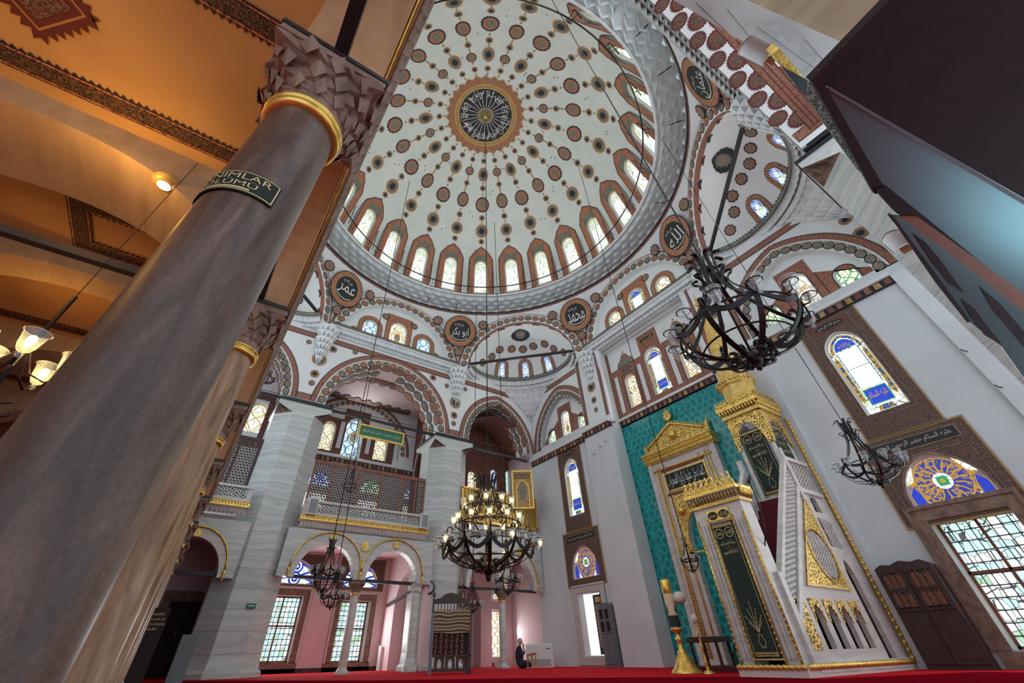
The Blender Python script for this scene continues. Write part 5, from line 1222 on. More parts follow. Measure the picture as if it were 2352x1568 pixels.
semi_rod(3, 'iron tie rod across the centre half dome with three blue windows'); semi_rod(1, 'iron tie rod across the right half dome near the red vault'); semi_rod(5, 'iron tie rod across the left half dome beside the gilded edge')
tie_rod(gE(8.13, 8.5, 0), gE(8.13, 8.5, -1.0), .12, 'black iron band on top of the right marble pier')
# lettered plaque wrapped round the nearest column
cx_, cy_ = SX[0], -.225; R_ = .1395
def wrap(a, b, c=0):     # a along the circumference (metres), centred on a direction
    th = PRAD+a/R_; return Vector((cx_+(R_+c)*math.cos(th), cy_+(R_+c)*math.sin(th), 1.50+FZ-.02+b))
PRAD = math.atan2(-cy_, -cx_)-.78
mb = MB(); W2, H2 = .150, .052
mb.grid(lambda u, v: wrap(-W2+2*W2*u, -H2+2*H2*v, .003), 28, 1, 'green_cloth'); mb.grid(lambda u, v: wrap(-W2+2*W2*u, -H2-.0+0*v, .003*v), 28, 1, 'green_cloth')
for u0, u1, v0, v1 in ((-W2+.006, W2-.006, H2-.009, H2-.005), (-W2+.006, W2-.006, -H2+.005, -H2+.009), (-W2+.006, -W2+.010, -H2+.005, H2-.005), (W2-.010, W2-.006, -H2+.005, H2-.005)): mb.grid(lambda u, v: wrap(u0+(u1-u0)*u, v0+(v1-v0)*v, .0045), 24, 1, 'gold_thread')
mb.grid(lambda u, v: wrap(-.075+.15*u, -.040+.008*v, .0045), 20, 1, 'gold_thread')
o = mb.build('lettered_plaque', loc=(cx_, cy_, 1.5)); tag(o, 'dark green plaque with gold letters wrapped round the nearest column', 'sign')
mt = MB(); put_text(mt, wrap, 0, .022, 'HANIMLAR', .245, .028, .0055, 'gold_thread'); put_text(mt, wrap, 0, -.012, 'BÖLÜMÜ', .18, .030, .0055, 'gold_thread')
mt.v = [tuple(Vector(v)-Vector((cx_, cy_, 1.5))) for v in mt.v]; mt.build('lettering', o)
# copper ceiling lamp on the transverse arch
o = empty('ceiling_lamp', (-3.0, -1.22, 3.40), 'round copper ceiling lamp glowing under the dim vault', 'lamp')
mb = MB(); mb.lathe((0, 0, 0), [(.10, .02), (.10, 0), (.07, -.03), (.05, -.035)], 'gold_paint', 20); mb.build('copper_shade', o); mb = MB(); mb.lathe((0, 0, 0), [(.05, -.034), (.0005, -.045)], 'bulb_warm', 12); mb.build('bulb', o)
lamp('lamp_light', 'POINT', (-2.85, -1.6, 3.15), 14, (1, .48, .13), .08); lamp('lamp_light', 'POINT', (-5.4, -2.2, 3.0), 12, (1, .45, .10), .08); lamp('lamp_light', 'POINT', (-1.9, -2.4, 2.6), 18, (1, .48, .13), .1)
# ---------------------------------------------------------------- chandeliers
CUP = {}
def cup_mesh(lit):
    mb = MB(); mb.lathe((0, 0, 0), [(.072, .085), (.066, .075), (.058, .03), (.050, -.02), (.034, -.055), (.014, -.07), (.010, -.075), (.018, -.088), (.012, -.104), (.0005, -.11)], 'glass', 14)
    if not lit: mb.lathe((0, 0, 0), [(.074, .088), (.078, .083), (.074, .078)], 'glass', 14)
    return mb
def chandelier(name, loc, R, up, dn, n, cups, label, lit=False, top=None, tiers=(), strap=.035, cup_s=1.0, group='wrought iron chandeliers'):
    root = empty(name, loc, label, 'chandelier', group)
    mb = MB(); Z = Vector((0, 0, 1))
    rc = R*.16
    def rot(a, r, z): return Vector((r*math.cos(a), r*math.sin(a), z))
    # stem, hub
    mb.tube([rot(0, 0, up), rot(0, 0, -dn*.9)], R*.022, 'iron', 8)
    mb.ball((0, 0, -dn), R*.13, 'iron', 14, 8); mb.lathe((0, 0, -dn-R*.12), [(.001, -R*.12), (R*.05, -R*.08), (R*.06, 0), (R*.03, .02)], 'iron', 10)
    for i in range(n):
        a = 2*PI*i/n; s_ = rot(a+PI/2, 1, 0)
        # crown strap: curl out at the top, fall to the rim
        cr = [rot(a, rc+R*.16+R*.05*math.cos(t_), up+R*.02+R*.06*math.sin(t_)) for t_ in (3.6, 2.6, 1.8, .9, 0, -.8)][::-1]
        P = [rot(a, rc+R*.22, up-R*.02)]+[rot(a, rc+R*.2-R*.16*math.sin(t_*PI/2), up+R*.07*math.sin(PI*t_)-R*.05*t_) for t_ in (.25, .5, .75, 1)]
        if not tiers: P += [rot(a, rc*(1-k)+R*.99*(k**2.2), up*(1-k)**1.0) for k in (.25, .5, .7, .85, .95, 1)]
        else: P += [rot(a, rc*(1-k)+R*.42*(k**1.6), up*(1-.55*k)) for k in (.25, .5, .75, 1)]
        mb.strap(P, strap, strap*.28, 'iron', s_)
        for zz, rr, sg in ((up*.72, rc*1.15, 1),):
            Q = [rot(a+PI/n, rr+R*.05*k, zz-R*.25+R*.10*k) for k in (0, 1, 2)]+[rot(a+PI/n, rr+R*.10+R*.09*math.sin(t_), zz-R*.03+R*.10*(1-math.cos(t_))*.5+.0) for t_ in (.8, 1.8, 2.8, 3.6)]
            mb.strap(Q, strap*.8, strap*.25, 'iron', rot(a+PI/n+PI/2, 1, 0))
        # bowl strap
        P = [rot(a, R*math.cos(t_)**.75, -dn*math.sin(t_)**1.15) for t_ in [PI/2*k/10 for k in range(0, 10)]]
        mb.strap(P, strap*1.15, strap*.28, 'iron', s_)
        # swag between the straps
        a2 = 2*PI*(i+1)/n; P = []
        for k in range(9):
            u = k/8; aa = a+(a2-a)*u; P.append(rot(aa, R*1.0, .02-R*.20*math.sin(PI*u)))
        for k in range(8):
            m_ = (P[k]+P[k+1])/2
        mb.strap(P, strap*(1.5 if tiers else 1.3), strap*.3, 'iron', Vector((0, 0, 1)))
        # scroll under the hub
        P = [rot(a, R*.08+R*.30*k, -dn*1.0-R*.06*math.sin(PI*k)) for k in (0, .33, .66)]+[rot(a, R*.30+R*.08*math.sin(t_), -dn+R*.06-R*.10*math.cos(t_)*.9) for t_ in (0, .8, 1.6, 2.6, 3.6, 4.4)]
        mb.strap(P, strap*.9, strap*.28, 'iron', s_)
        # outward scroll above the rim
        P = [rot(a, R, 0), rot(a, R*1.04, R*.10), rot(a, R*1.02, R*.2)]+[rot(a, R*.96+R*.07*math.cos(t_), R*.2+R*.07*math.sin(t_)) for t_ in (0, 1, 2, 3, 4)]
        mb.strap(P, strap*.8, strap*.25, 'iron', s_)
    mb.tube([rot(2*PI*k/40, R*.98, 0) for k in range(40)], strap*.25, 'iron', 5, True); mb.tube([rot(2*PI*k/32, R*.72, -dn*.62) for k in range(32)], strap*.22, 'iron', 5, True)
    for rt, zt, nt in tiers:
        mb.tube([rot(2*PI*k/40, rt, zt-.1) for k in range(40)], strap*.3, 'iron', 5, True)
        for i in range(nt):
            a = 2*PI*i/nt; mb.strap([rot(a, R*.12, zt-.25), rot(a, rt*.6, zt-.28), rot(a, rt*.95, zt-.14), rot(a, rt*1.05, zt-.02), rot(a, rt*1.02, zt+.1), rot(a, rt*.93, zt+.12), rot(a, rt*.92, zt+.06)], strap*.7, strap*.25, 'iron', rot(a+PI/2, 1, 0))
            mb.strap([rot(a, rt, zt-.1), rot(a, rt*1.0, (zt-.1)*.5), rot(a, R*.96, .0)] if zt < up*.5 else [rot(a, rt, zt-.1), rot(a, rt*.9, zt-.3)], strap*.5, strap*.2, 'iron', rot(a+PI/2, 1, 0))
        if top: pass
    for i in range(cups):
        a = 2*PI*(i+.5)/cups; mb.tube([rot(a, R*.98, -R*.02), rot(a, R*1.1, -.02*R), rot(a, R*1.14, .04*cup_s+.04)], strap*.2, 'iron', 5)
        mb.tube([rot(a, R*1.14, .04*cup_s+.02)+Vector((.066*cup_s*math.cos(t_), .066*cup_s*math.sin(t_), 0)) for t_ in [2*PI*q/12 for q in range(12)]], strap*.14, 'iron', 4, True)
    mb.build('iron_frame', root)
    key = ('cup',)
    if key not in CUP:
        m2 = cup_mesh(False); o = m2.build('glass_cup', root); CUP[key] = o.data; bpy.data.objects.remove(o)
        m2 = MB(); m2.lathe((0, 0, 0), [(.001, .06), (.022, .045), (.026, .02), (.012, -.03), (.001, -.035)], 'bulb_lit', 10); o = m2.build('bulb', root); CUP['bulb'] = o.data; bpy.data.objects.remove(o)
    def put_cup(p, l, s_):
        o = bpy.data.objects.new('glass_cup', CUP[key]); COL.objects.link(o); o.parent = root; o.location = p; o.scale = (s_, s_, s_)
        if l: b = bpy.data.objects.new('bulb', CUP['bulb']); COL.objects.link(b); b.parent = o
    for i in range(cups):
        a = 2*PI*(i+.5)/cups; put_cup(rot(a, R*1.14, .02*cup_s), lit and i % 5 == 3, cup_s)
    for rt, zt, nt in tiers:
        for i in range(nt): put_cup(rot(2*PI*i/nt, rt*1.05, zt-.0), lit and (i % 5 != 2), cup_s*1.05)
    if top is not None:
        mb = MB(); t_ = Vector(top)-Vector(loc); b_ = Vector((0, 0, up)); L = (t_-b_).length
        mb.tube([b_, t_], .010 if tiers else .007, 'iron', 5)
        if L < 9 or tiers or True:
            n_ = min(160, int(L/.09)); d_ = (t_-b_)/n_
            for i in range(n_): mb.bar(b_+d_*(i+.1), b_+d_*(i+.9), .030 if i % 2 else .012, 'iron', (1, 0, 0) if i % 2 else (0, 1, 0), .012 if i % 2 else .030)
        mb.build('chain', root)
    return root
MC = (CX-.03, CY, 2.24)
chandelier('chandelier', MC, 1.0, 1.42, .42, 12, 24, 'huge tiered iron chandelier glowing with yellow bulbs on the central cable', True, (CX, CY, ZR+HD-.3), ((.74, .50, 12), (.56, .85, 10)), .05, 1.0)
lamp('lamp_light', 'POINT', (MC[0]+.1, MC[1]-.1, 2.75), 60, (1, .68, .28), .25); lamp('lamp_light', 'POINT', (MC[0], MC[1], 3.25), 40, (1, .68, .28), .2)
mb = MB(); mb.lathe((CX, CY, ZR+HD-.34), [(.001, -.06), (.08, -.04), (.13, .06), (.14, .2), (.20, .3)], 'gold', 20); o = mb.build('gilded_ceiling_boss'); tag(o, 'gilded boss at the centre of the dome calligraphy', 'boss')
def dirp(az, D, z): a = math.radians(az); return Vector((math.sin(a)*D, math.cos(a)*D, z))
chandelier('chandelier', dirp(-18.6, 4.0, 2.80), .56, .98, .34, 8, 12, 'large black iron chandelier hanging nearest, above the gilded pulpit tower', False, (-1.45, 3.3, 17.3), (), .042, 1.0)
chandelier('chandelier', dirp(-13.9, 11, 3.12), .50, .9, .32, 6, 12, 'black chandelier in front of the round rose window at the right', False, dirp(-14.4, 10.6, 16.2), (), .036, .95)
chandelier('chandelier', dirp(-75.8, 14, 2.26), .40, .75, .45, 6, 12, 'upper of two dark chandeliers before the left gallery arch', False, dirp(-76.2, 13.8, 21.5), (), .032, .85)
chandelier('chandelier', dirp(-74.6, 16.4, 1.93), .38, .6, .28, 6, 12, 'lower of two dark chandeliers before the left gallery arch', False, gW(4.6, 8.4, -.6), (), .032, .85)
chandelier('chandelier', dirp(-54.9, 16, 2.32), .42, .7, .36, 6, 12, 'small chandelier partly behind the big lit one', False, dirp(-55.2, 15.8, 21.2), (), .032, .85)
chandelier('chandelier', dirp(-59.0, 18, 1.83), .33, .62, .2, 6, 10, 'small chandelier above the wooden pulpit', False, dirp(-59.1, 18.0, 16.1), (), .028, .8)
chandelier('chandelier', dirp(-34.0, 13.2, 2.20), .22, .48, .24, 6, 6, 'tiny chandelier hanging in front of the mihrab niche', False, dirp(-33.2, 12.9, 21.4), (), .02, .6)
chandelier('chandelier', dirp(-89.0, 18.4, 9.75), .30, .4, .22, 6, 8, 'small bright chandelier in the upper left corner bay', False, dirp(-89.0, 18.4, 11.15), (), .03, .8)
chandelier('chandelier', dirp(-75.2, 19.0, 5.95), .30, .75, .25, 6, 8, 'chandelier behind the wooden lattice of the gallery', False, dirp(-75.5, 19.0, 11.15), (), .028, .7)
# warm lamps in the near gallery
o = empty('wall_chandelier', (-2.92, -1.12, 1.62), 'small chandelier with two glowing cups behind the nearest column', 'chandelier', 'wrought iron chandeliers')
mb = MB(); mb.tube([(0, 0, .5), (0, 0, -.25)], .012, 'iron', 6)
for i in range(5):
    a = 2*PI*i/5+.3; rot = lambda r, z: (r*math.cos(a), r*math.sin(a), z)
    mb.strap([rot(.02, .1), rot(.08, -.02), rot(.16, -.05), rot(.2, .0)], .014, .005, 'iron', (-math.sin(a), math.cos(a), 0)); mb.strap([rot(.02, -.2), rot(.08, -.26)]+[rot(.1+.04*math.sin(t_), -.22-.04*math.cos(t_)) for t_ in (0, 1, 2, 3, 4, 5)], .012, .004, 'iron', (-math.sin(a), math.cos(a), 0))
mb.tube([(0, 0, .5), (0, 0, 2.08)], .0025, 'iron', 5); mb.build('iron_frame', o)
for i in range(5):
    a = 2*PI*i/5+.3; c = bpy.data.objects.new('glass_cup', CUP[('cup',)]); COL.objects.link(c); c.parent = o; c.location = (.2*math.cos(a), .2*math.sin(a), .06); c.scale = (.8, .8, .8)
    b = bpy.data.objects.new('bulb', CUP['bulb']); COL.objects.link(b); b.parent = c
lamp('lamp_light', 'POINT', (-2.9, -1.15, 1.75), 8, (1, .6, .22), .1)
# iron hoop with hooks inside the dome
o = empty('iron_hoop', (CX, CY, 16.6), 'black iron lamp hoop hanging inside the dome windows', 'hoop')
mb = MB(); mb.tube([(6.95*math.cos(2*PI*k/96), 6.95*math.sin(2*PI*k/96), 0) for k in range(96)], .03, 'iron', 5, True); mb.build('hoop', o)
for k in range(24):
    a = 2*PI*(k+.62)/24; mb = MB(); rot = lambda r, z, da=0: (r*math.cos(a+da), r*math.sin(a+da), z)
    mb.tube([rot(7.15, -.1), rot(7.1, 1.25), rot(7.05, 1.33), rot(7.0, 1.25)], .02, 'iron', 5)
    for da in (-.03, -.015): mb.tube([rot(7.25, -.1, da*1.6), rot(6.95, .1, da*1.6)], .012, 'iron', 4)
    b = mb.build('hook', o)
for i, (az, z) in enumerate(((118, 16.0), (132, 16.0), (160, 16.0), (172, 16.0), (62, 16.0), (35, 16.0), (20, 16.05), (8, 16.1))):
    a = math.radians(az); mb = MB(); mb.tube([(CX+8.35*math.cos(a), CY+8.35*math.sin(a), z), (CX+7.85*math.cos(a), CY+7.85*math.sin(a), z-.02)], .02, 'iron', 5); o = mb.build('iron_hook'); tag(o, 'short iron hook on the stalactite ring under the dome', 'hook', 'hooks on the stalactite ring')
# ---------------------------------------------------------------- near right: gallery edge, canopy, marble
def flatpoly(mb, P, z, mat, th=.03, z2=None):
    Q = [onz(x, y, z) for x, y in P]; n = len(Q); up = Vector((0, 0, th)); mb.face(Q, mat); mb.face([q+up for q in Q[::-1]], mat)
    for i in range(n): mb.face([Q[i], Q[(i+1) % n], Q[(i+1) % n]+up, Q[i]+up], mat)
mb = MB(); z = 5.05
Q = [onz(*p, z) for p in ((1530, -10), (1800, 150), (1880, 200), (2010, 300), (2085, 160), (1940, 100), (1700, -5))]
mb.face(Q, 'white_marble'); mb.face([q+Vector((0, 0, .2)) for q in Q[::-1]], 'white_marble')
for i in range(len(Q)): mb.face([Q[i], Q[(i+1) % len(Q)], Q[(i+1) % len(Q)]+Vector((0, 0, .2)), Q[i]+Vector((0, 0, .2))], 'white_marble')
for a, b in (((1672, 20), (1760, 130)), ((1740, 60), (1900, 175)), ((1600, 5), (1690, 90)), ((1850, 90), (1930, 180))):
    p, q = onz(*a, z-.004), onz(*b, z-.004); mb.bar(p, q, .008, 'grey_marble', (0, 0, 1), .003)
struct(mb, 'ceiling')
mb = MB(); P = [(1700, -5), (1940, 100), (2085, 160), (2400, 300), (2400, -60), (1900, -60)]; Q = [onz(*p, 5.12) for p in P]; mb.face(Q, 'vault_stone'); mb.face([q+Vector((0, 0, .2)) for q in Q[::-1]], 'vault_stone'); struct(mb, 'ceiling')
# parapet of the right gallery
mb = MB(); x0 = .40
mb.box(fr((x0, 0, 0), (0, 1, 0), (-1, 0, 0)), 2.8, 3.5, 4.40, 4.52, -.05, .01, 'gold')
for i in range(9): mb.disc(fr((x0, 0, 0), (0, 1, 0), (-1, 0, 0)), 2.98+.055*i, 4.49, .024, .01, 'gold_carved', 4)
mb.bar((x0, 2.9, 4.41), (x0, 3.45, 4.41), .02, 'gold_paint'); mb.bar((x0, 3.42, 4.45), (x0+.03, 3.62, 4.45), .04, 'gold')
for i in range(10): mb.ball((x0-.005, 2.93+.055*i, 4.40), .014, 'gold', 6, 4)
o = mb.build('gilded_parapet_edge'); tag(o, 'bright gilded strip of the right gallery beside the dark canopy', 'moulding')
mb = MB(); flatpoly(mb, [(1795, 152), (1858, 186), (1868, 196), (1862, 230), (1835, 205)], 4.3, 'dark_metal')
o = mb.build('dark_screen_edge'); tag(o, 'small dark panel touching the gilded strip at the upper right', 'screen'); mb = MB(); flatpoly(mb, [(1858, 186), (1885, 215), (1990, 400), (1972, 392), (1905, 300), (1858, 230)], 3.6, 'grey_ornament'); pass
o = mb.build('lattice_screen_edge'); tag(o, 'dark pierced screen edge between gilded strip and dark canopy', 'screen')
root = empty('dark_canopy', (0, 0, 0), 'large dark brown wooden canopy with brushed steel fascia, nearest at upper right', 'canopy')
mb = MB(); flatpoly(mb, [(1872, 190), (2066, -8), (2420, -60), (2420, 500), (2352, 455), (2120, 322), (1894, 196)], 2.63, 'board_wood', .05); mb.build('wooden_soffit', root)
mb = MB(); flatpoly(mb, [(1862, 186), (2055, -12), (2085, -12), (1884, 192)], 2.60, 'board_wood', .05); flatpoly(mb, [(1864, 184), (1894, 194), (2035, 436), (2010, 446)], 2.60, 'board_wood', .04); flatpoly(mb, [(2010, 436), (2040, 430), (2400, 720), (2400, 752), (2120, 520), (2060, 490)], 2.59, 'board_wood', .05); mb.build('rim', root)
mb = MB(); flatpoly(mb, [(1890, 196), (2120, 322), (2352, 455), (2420, 500), (2420, 740), (2352, 688), (2140, 525), (2030, 436)], 2.61, 'steel', .01); mb.build('steel_fascia', root)
mb = MB(); flatpoly(mb, [(1900, 196), (2352, 458), (2420, 500), (2420, 512), (2352, 470), (1905, 206)], 2.60, 'grey_paint', .01); mb.build('edge_trim', root)
mb = MB(); flatpoly(mb, [(2068, 500), (2110, 500), (2420, 722), (2420, 768), (2352, 718), (2200, 598)], 2.57, 'orange_wood', .03); mb.build('wooden_strip', root)
mb = MB(); flatpoly(mb, [(2042, 497), (2066, 497), (2200, 598), (2352, 718), (2420, 768), (2420, 960), (2352, 868), (2300, 795), (2226, 738), (2100, 570)], 2.55, 'steel', .02); mb.build('pierced_steel_panel', root)
mb = MB()
for P in ([(2098, 536), (2125, 556), (2155, 590), (2215, 673), (2180, 650), (2140, 600)], [(2250, 657), (2300, 700), (2352, 760), (2352, 795), (2310, 745), (2280, 710)], [(2208, 686), (2240, 710), (2265, 745), (2303, 793), (2262, 770), (2232, 730)], [(2040, 490), (2050, 494), (2230, 738), (2222, 741), (2150, 650)]): flatpoly(mb, P, 2.545, 'board_wood', .01)
mb.build('leaf_cutout', root)
daylight_or_fill(Vector((1.35, 7.2, .9)), (-.75, -3.8, 1.7), 1.1, 1.1, 36, (.5, .85, 1))  # added lamp, no window here; puts a highlight on the steel fascia
def floodlight(p, d, s_, label):
    root = empty('floodlight', p, label, 'lamp', 'white floodlights'); d = Vector(d).normalized(); x = d.cross(Vector((0, 0, 1))).normalized(); y = x.cross(d)
    mb = MB()
    def g(u, v): a = -1+2*u; return d*(-s_+2*s_*v)+x*(s_*.55*a)+y*(s_*.45*(1-a*a)*(.7+.3*math.sin(3*v)))
    mb.grid(g, 10, 8, 'fabric_white'); mb.grid(lambda u, v: g(u, v)*.94-y*.01, 10, 8, 'fabric_white'); mb.build('shade', root)
    mb = MB(); mb.bar(d*s_, d*(s_*1.35), s_*.5, 'orange_wood', y, s_*.3); mb.build('bracket', root)
floodlight(onz(1740, 118, 4.7), onz(1790, 142, 4.7)-onz(1690, 90, 4.7), .16, 'curved white shade with orange bracket at the top, by the red vault')
floodlight(onz(2062, 555, 4.6), onz(2098, 582, 4.6)-onz(2040, 530, 4.6), .22, 'curved white shade on the right marble pier')
# ---------------------------------------------------------------- mihrab
O = gA(-8.6, FZ, .0); root = empty('mihrab', O, 'tall grey marble mihrab with gilded crown on the teal tiled wall', 'prayer niche')
g = lambda a, b, c=0: Vector(gA(a, b, c))-O
mb = MB(); nich = [(-9.25, FZ)]+arch(-9.25, -8.0, 3.2, 1.0, 16)+[(-8.0, FZ)]
mb.slab(g, [(-10.12, FZ), (-10.12, 5.95), (-7.22, 5.95), (-7.22, FZ)], .0, .22, 'cream_marble', [nich]); mb.build('marble_frame', root)
mb = MB()
for x0, x1 in ((-10.12, -9.95), (-7.40, -7.22)): mb.box(g, x0, x1, FZ, 5.9, .22, .27, 'cream_marble')
for x in (-10.10, -9.80, -9.68, -9.42, -7.92, -7.66, -7.54, -7.25): mb.tube([g(x, FZ+.2, .24), g(x, 5.75, .24)], .028, 'gold_paint', 6)
for i in range(60):
    for x in (-9.74,): mb.ball(g(x, .3+.09*i, .24), .028, 'gold', 5, 4)
mb.tube([g(-10.0, 5.62, .24), g(-7.3, 5.62, .24)], .03, 'gold', 6); mb.tube([g(-9.6, 5.55, .24), g(-7.75, 5.55, .24)], .04, 'orange_wood', 6); mb.tube([g(-9.6, 4.72, .24), g(-7.75, 4.72, .24)], .035, 'orange_wood', 6)
mb.build('gilded_moulding', root)
mb = MB(); mb.slab(g, [(-9.55, 4.80), (-9.55, 5.46), (-7.78, 5.46), (-7.78, 4.80)], .22, .26, 'gold'); mb.slab(g, [(-9.48, 4.86), (-9.48, 5.40), (-7.85, 5.40), (-7.85, 4.86)], .26, .27, 'green_cloth')
put_text(mb, g, -8.66, 5.12, shape('كلما دخل عليها زكريا المحراب'), 1.55, .46, .28, 'white_line'); mb.build('inscription', root)
mb = MB(); mb.slab(g, [(-9.5, 2.9), (-9.5, 4.66), (-7.78, 4.66), (-7.78, 2.9)], .22, .25, 'gold_carved', [[(-9.25, 2.85)]+arch(-9.25, -8.0, 3.2, 1.0, 16)+[(-8.0, 2.85)]]); mb.ball(g(-9.22, 4.12, .27), .15, 'gold', 14, 8); mb.ball(g(-8.02, 4.12, .27), .15, 'gold', 14, 8); mb.build('carved_spandrel', root)
mb = MB(); mb.grid(lambda u, v: g(-8.625-.625*math.cos(PI*u), FZ+3.1*v, .0-.6*math.sin(PI*u)), 16, 2, 'cream_marble')
for j in range(6):
    z0, z1 = 3.1+.19*j, 3.1+.19*(j+1); r0 = .625*(1-j/6.4)
    stal(mb, lambda u, v, off: g(-8.625-(r0*(1-.16*(1-v))-off*.4)*math.cos(PI*u), z1-(z1-z0)*v, -(r0-off*.4)*math.sin(PI*u)*.95), 9-j, 1, 'muqarnas_plaster', .16)
mb.build('niche', root)
mb = MB()
for z0, z1, c_, m_ in ((5.9, 5.98, .30, 'gold_paint'), (5.98, 6.1, .34, 'gold'), (6.1, 6.22, .40, 'gold'), (6.22, 6.28, .44, 'gold_paint')): mb.box(g, -10.2, -7.14, z0, z1, 0, c_, m_)
for i in range(34): mb.tube([g(-10.15+.09*i, 6.04, .36), g(-10.15+.09*i, 5.9, .32)], [.03, .012], 'gold_paint', 5); mb.ball(g(-10.15+.09*i, 6.16, .42), .03, 'gold', 6, 4)
mb.build('cornice', root)
mb = MB(); mb.slab(g, [(-10.1, 6.28), (-10.12, 6.75), (-9.95, 6.5), (-8.68, 7.12), (-7.4, 6.5), (-7.2, 6.8), (-7.2, 6.28)], .08, .2, 'gold_carved')
for s_ in (-1, 1):
    P = [g(-8.67+s_*1.3*(1-k/8), 6.52+.62*k/8, .22) for k in range(9)]; mb.tube(P, .05, 'gold', 8)
    for k in range(14): mb.tube([g(-8.67+s_*1.3*(1-k/14), 6.57+.62*k/14, .16), g(-8.67+s_*1.3*(1-k/14), 6.68+.62*k/14, .16)], [.04, .008], 'gold_paint', 5)
mb.ball(g(-8.68, 6.68, .22), .17, 'gold', 16, 10); mb.build('crown', root)
mb = MB(); mb.tube([g(-8.68, 7.1, .14), g(-8.68, 7.3, .14)], .03, 'gold', 8)
P = [(0, 0), (-.13, .07), (-.17, .2), (-.08, .22), (-.15, .34), (-.03, .36), (0, .5), (.03, .36), (.15, .34), (.08, .22), (.17, .2), (.13, .07)]
mb.slab(lambda a, b, c=0: g(-8.68+a, 7.28+b, c), P, .1, .18, 'gold_carved'); mb.ribbon(lambda a, b, c=0: g(-8.68+a, 7.28+b, c), P, -.015, .01, .19, 'gold', True); mb.build('finial', root)
# ---------------------------------------------------------------- minbar
MX0, MX1, MY0, MY1 = -5.88, -4.75, 9.4, 13.85
root = empty('minbar', (MX1, MY0, FZ), 'carved marble and gilt pulpit with staircase, green curtains and cone spire', 'pulpit')
OO = Vector((MX1, MY0, FZ)); F = lambda a, b, c=0: Vector((a, MY0-c, b))-OO; Sd = lambda a, b, c=0: Vector((MX1+c, a, b))-OO
mb = MB(); mb.box(F, MX0-.06, MX1+.05, FZ, .20, -4.4, .08, 'cream_marble'); mb.box(F, MX0, MX0+.3, .2, 2.5, -.4, 0, 'cream_marble'); mb.box(F, MX1-.3, MX1, .2, 2.5, -.4, 0, 'cream_marble'); mb.box(F, MX0, MX1, 2.50, 2.85, -.4, 0, 'cream_marble')
for i in range(3):
    for x0, x1 in ((MX0+.03+.08*i, MX0+.06+.08*i), (MX1-.06-.08*i, MX1-.03-.08*i)): mb.box(F, x0, x1, .3, 2.5, 0, .02+.01*i, 'cream_marble')
mb.build('gate_frame', root)
mb = MB()
for x in (MX0+.02, MX1-.02, MX0+.29, MX1-.29):
    mb.tube([F(x, .22, .02), F(x, 2.6, .02)], .022, 'gold', 6)
    for i in range(26): mb.ball(F(x, .3+.088*i, .04), .02, 'gold_paint', 5, 3)
mb.slab(F, [(-5.58, 2.54), (-5.58, 2.74), (-5.06, 2.74), (-5.06, 2.54)], 0, .025, 'gold')
for cx_ in (-5.45, -5.19): mb.disc(F, cx_, 2.64, .12, .03, 'green_cloth', 20, .08)
put_text(mb, F, -5.45, 2.64, shape('محمدرسول'), .18, .10, .034, 'gold_thread'); put_text(mb, F, -5.19, 2.64, shape('لااله الله'), .18, .10, .034, 'gold_thread')
mb.build('gilded_panel', root)
mb = MB(); n = 16; w = (MX1-MX0+.16)/n
mb.box(F, MX0-.03, MX1+.03, 2.82, 2.88, -.45, .05, 'gold_paint'); mb.box(F, MX0-.08, MX1+.08, 3.04, 3.12, -.5, .12, 'gold')
for i in range(n): x = MX0-.08+w*(i+.5); mb.tube([F(x, 3.06, .10), F(x, 2.98, .08), F(x, 2.90, .02)], [w*.42, w*.36, w*.2], 'capital_stone', 8); mb.tube([F(x, 3.0, .12), F(x, 2.87, .03)], w*.12, 'gold', 5)
for i in range(n//2): y = .03*i; mb.tube([F(MX1+.10, 3.06, -.05-.06*i), F(MX1+.02, 2.90, -.05-.06*i)], [.03, .015], 'gold', 5)
mb.build('gate_cornice', root)
mb = MB(); P = [(MX0-.06, 3.12)]; n = 9; w = (MX1-MX0+.12)/n
for i in range(n):
    x = MX0-.06+w*i; P += [(x+.01, 3.16), (x+w*.2, 3.24), (x+w*.38, 3.26), (x+w*.5, 3.40), (x+w*.62, 3.26), (x+w*.8, 3.24), (x+w*.99, 3.16)]
P += [(MX1+.06, 3.12)]; mb.slab(F, P, .02, .08, 'gold_carved'); mb.ribbon(F, P, -.018, .004, .085, 'gold')
for i in range(n):
    x = MX0-.06+w*(i+.5)
    for s_ in (-1, 1): mb.ribbon(F, [(x, 3.14), (x+s_*w*.3, 3.18), (x+s_*w*.22, 3.27), (x+s_*w*.06, 3.22), (x, 3.34)], -.01, .01, .09, 'gold')
mb.build('gate_crest', root)
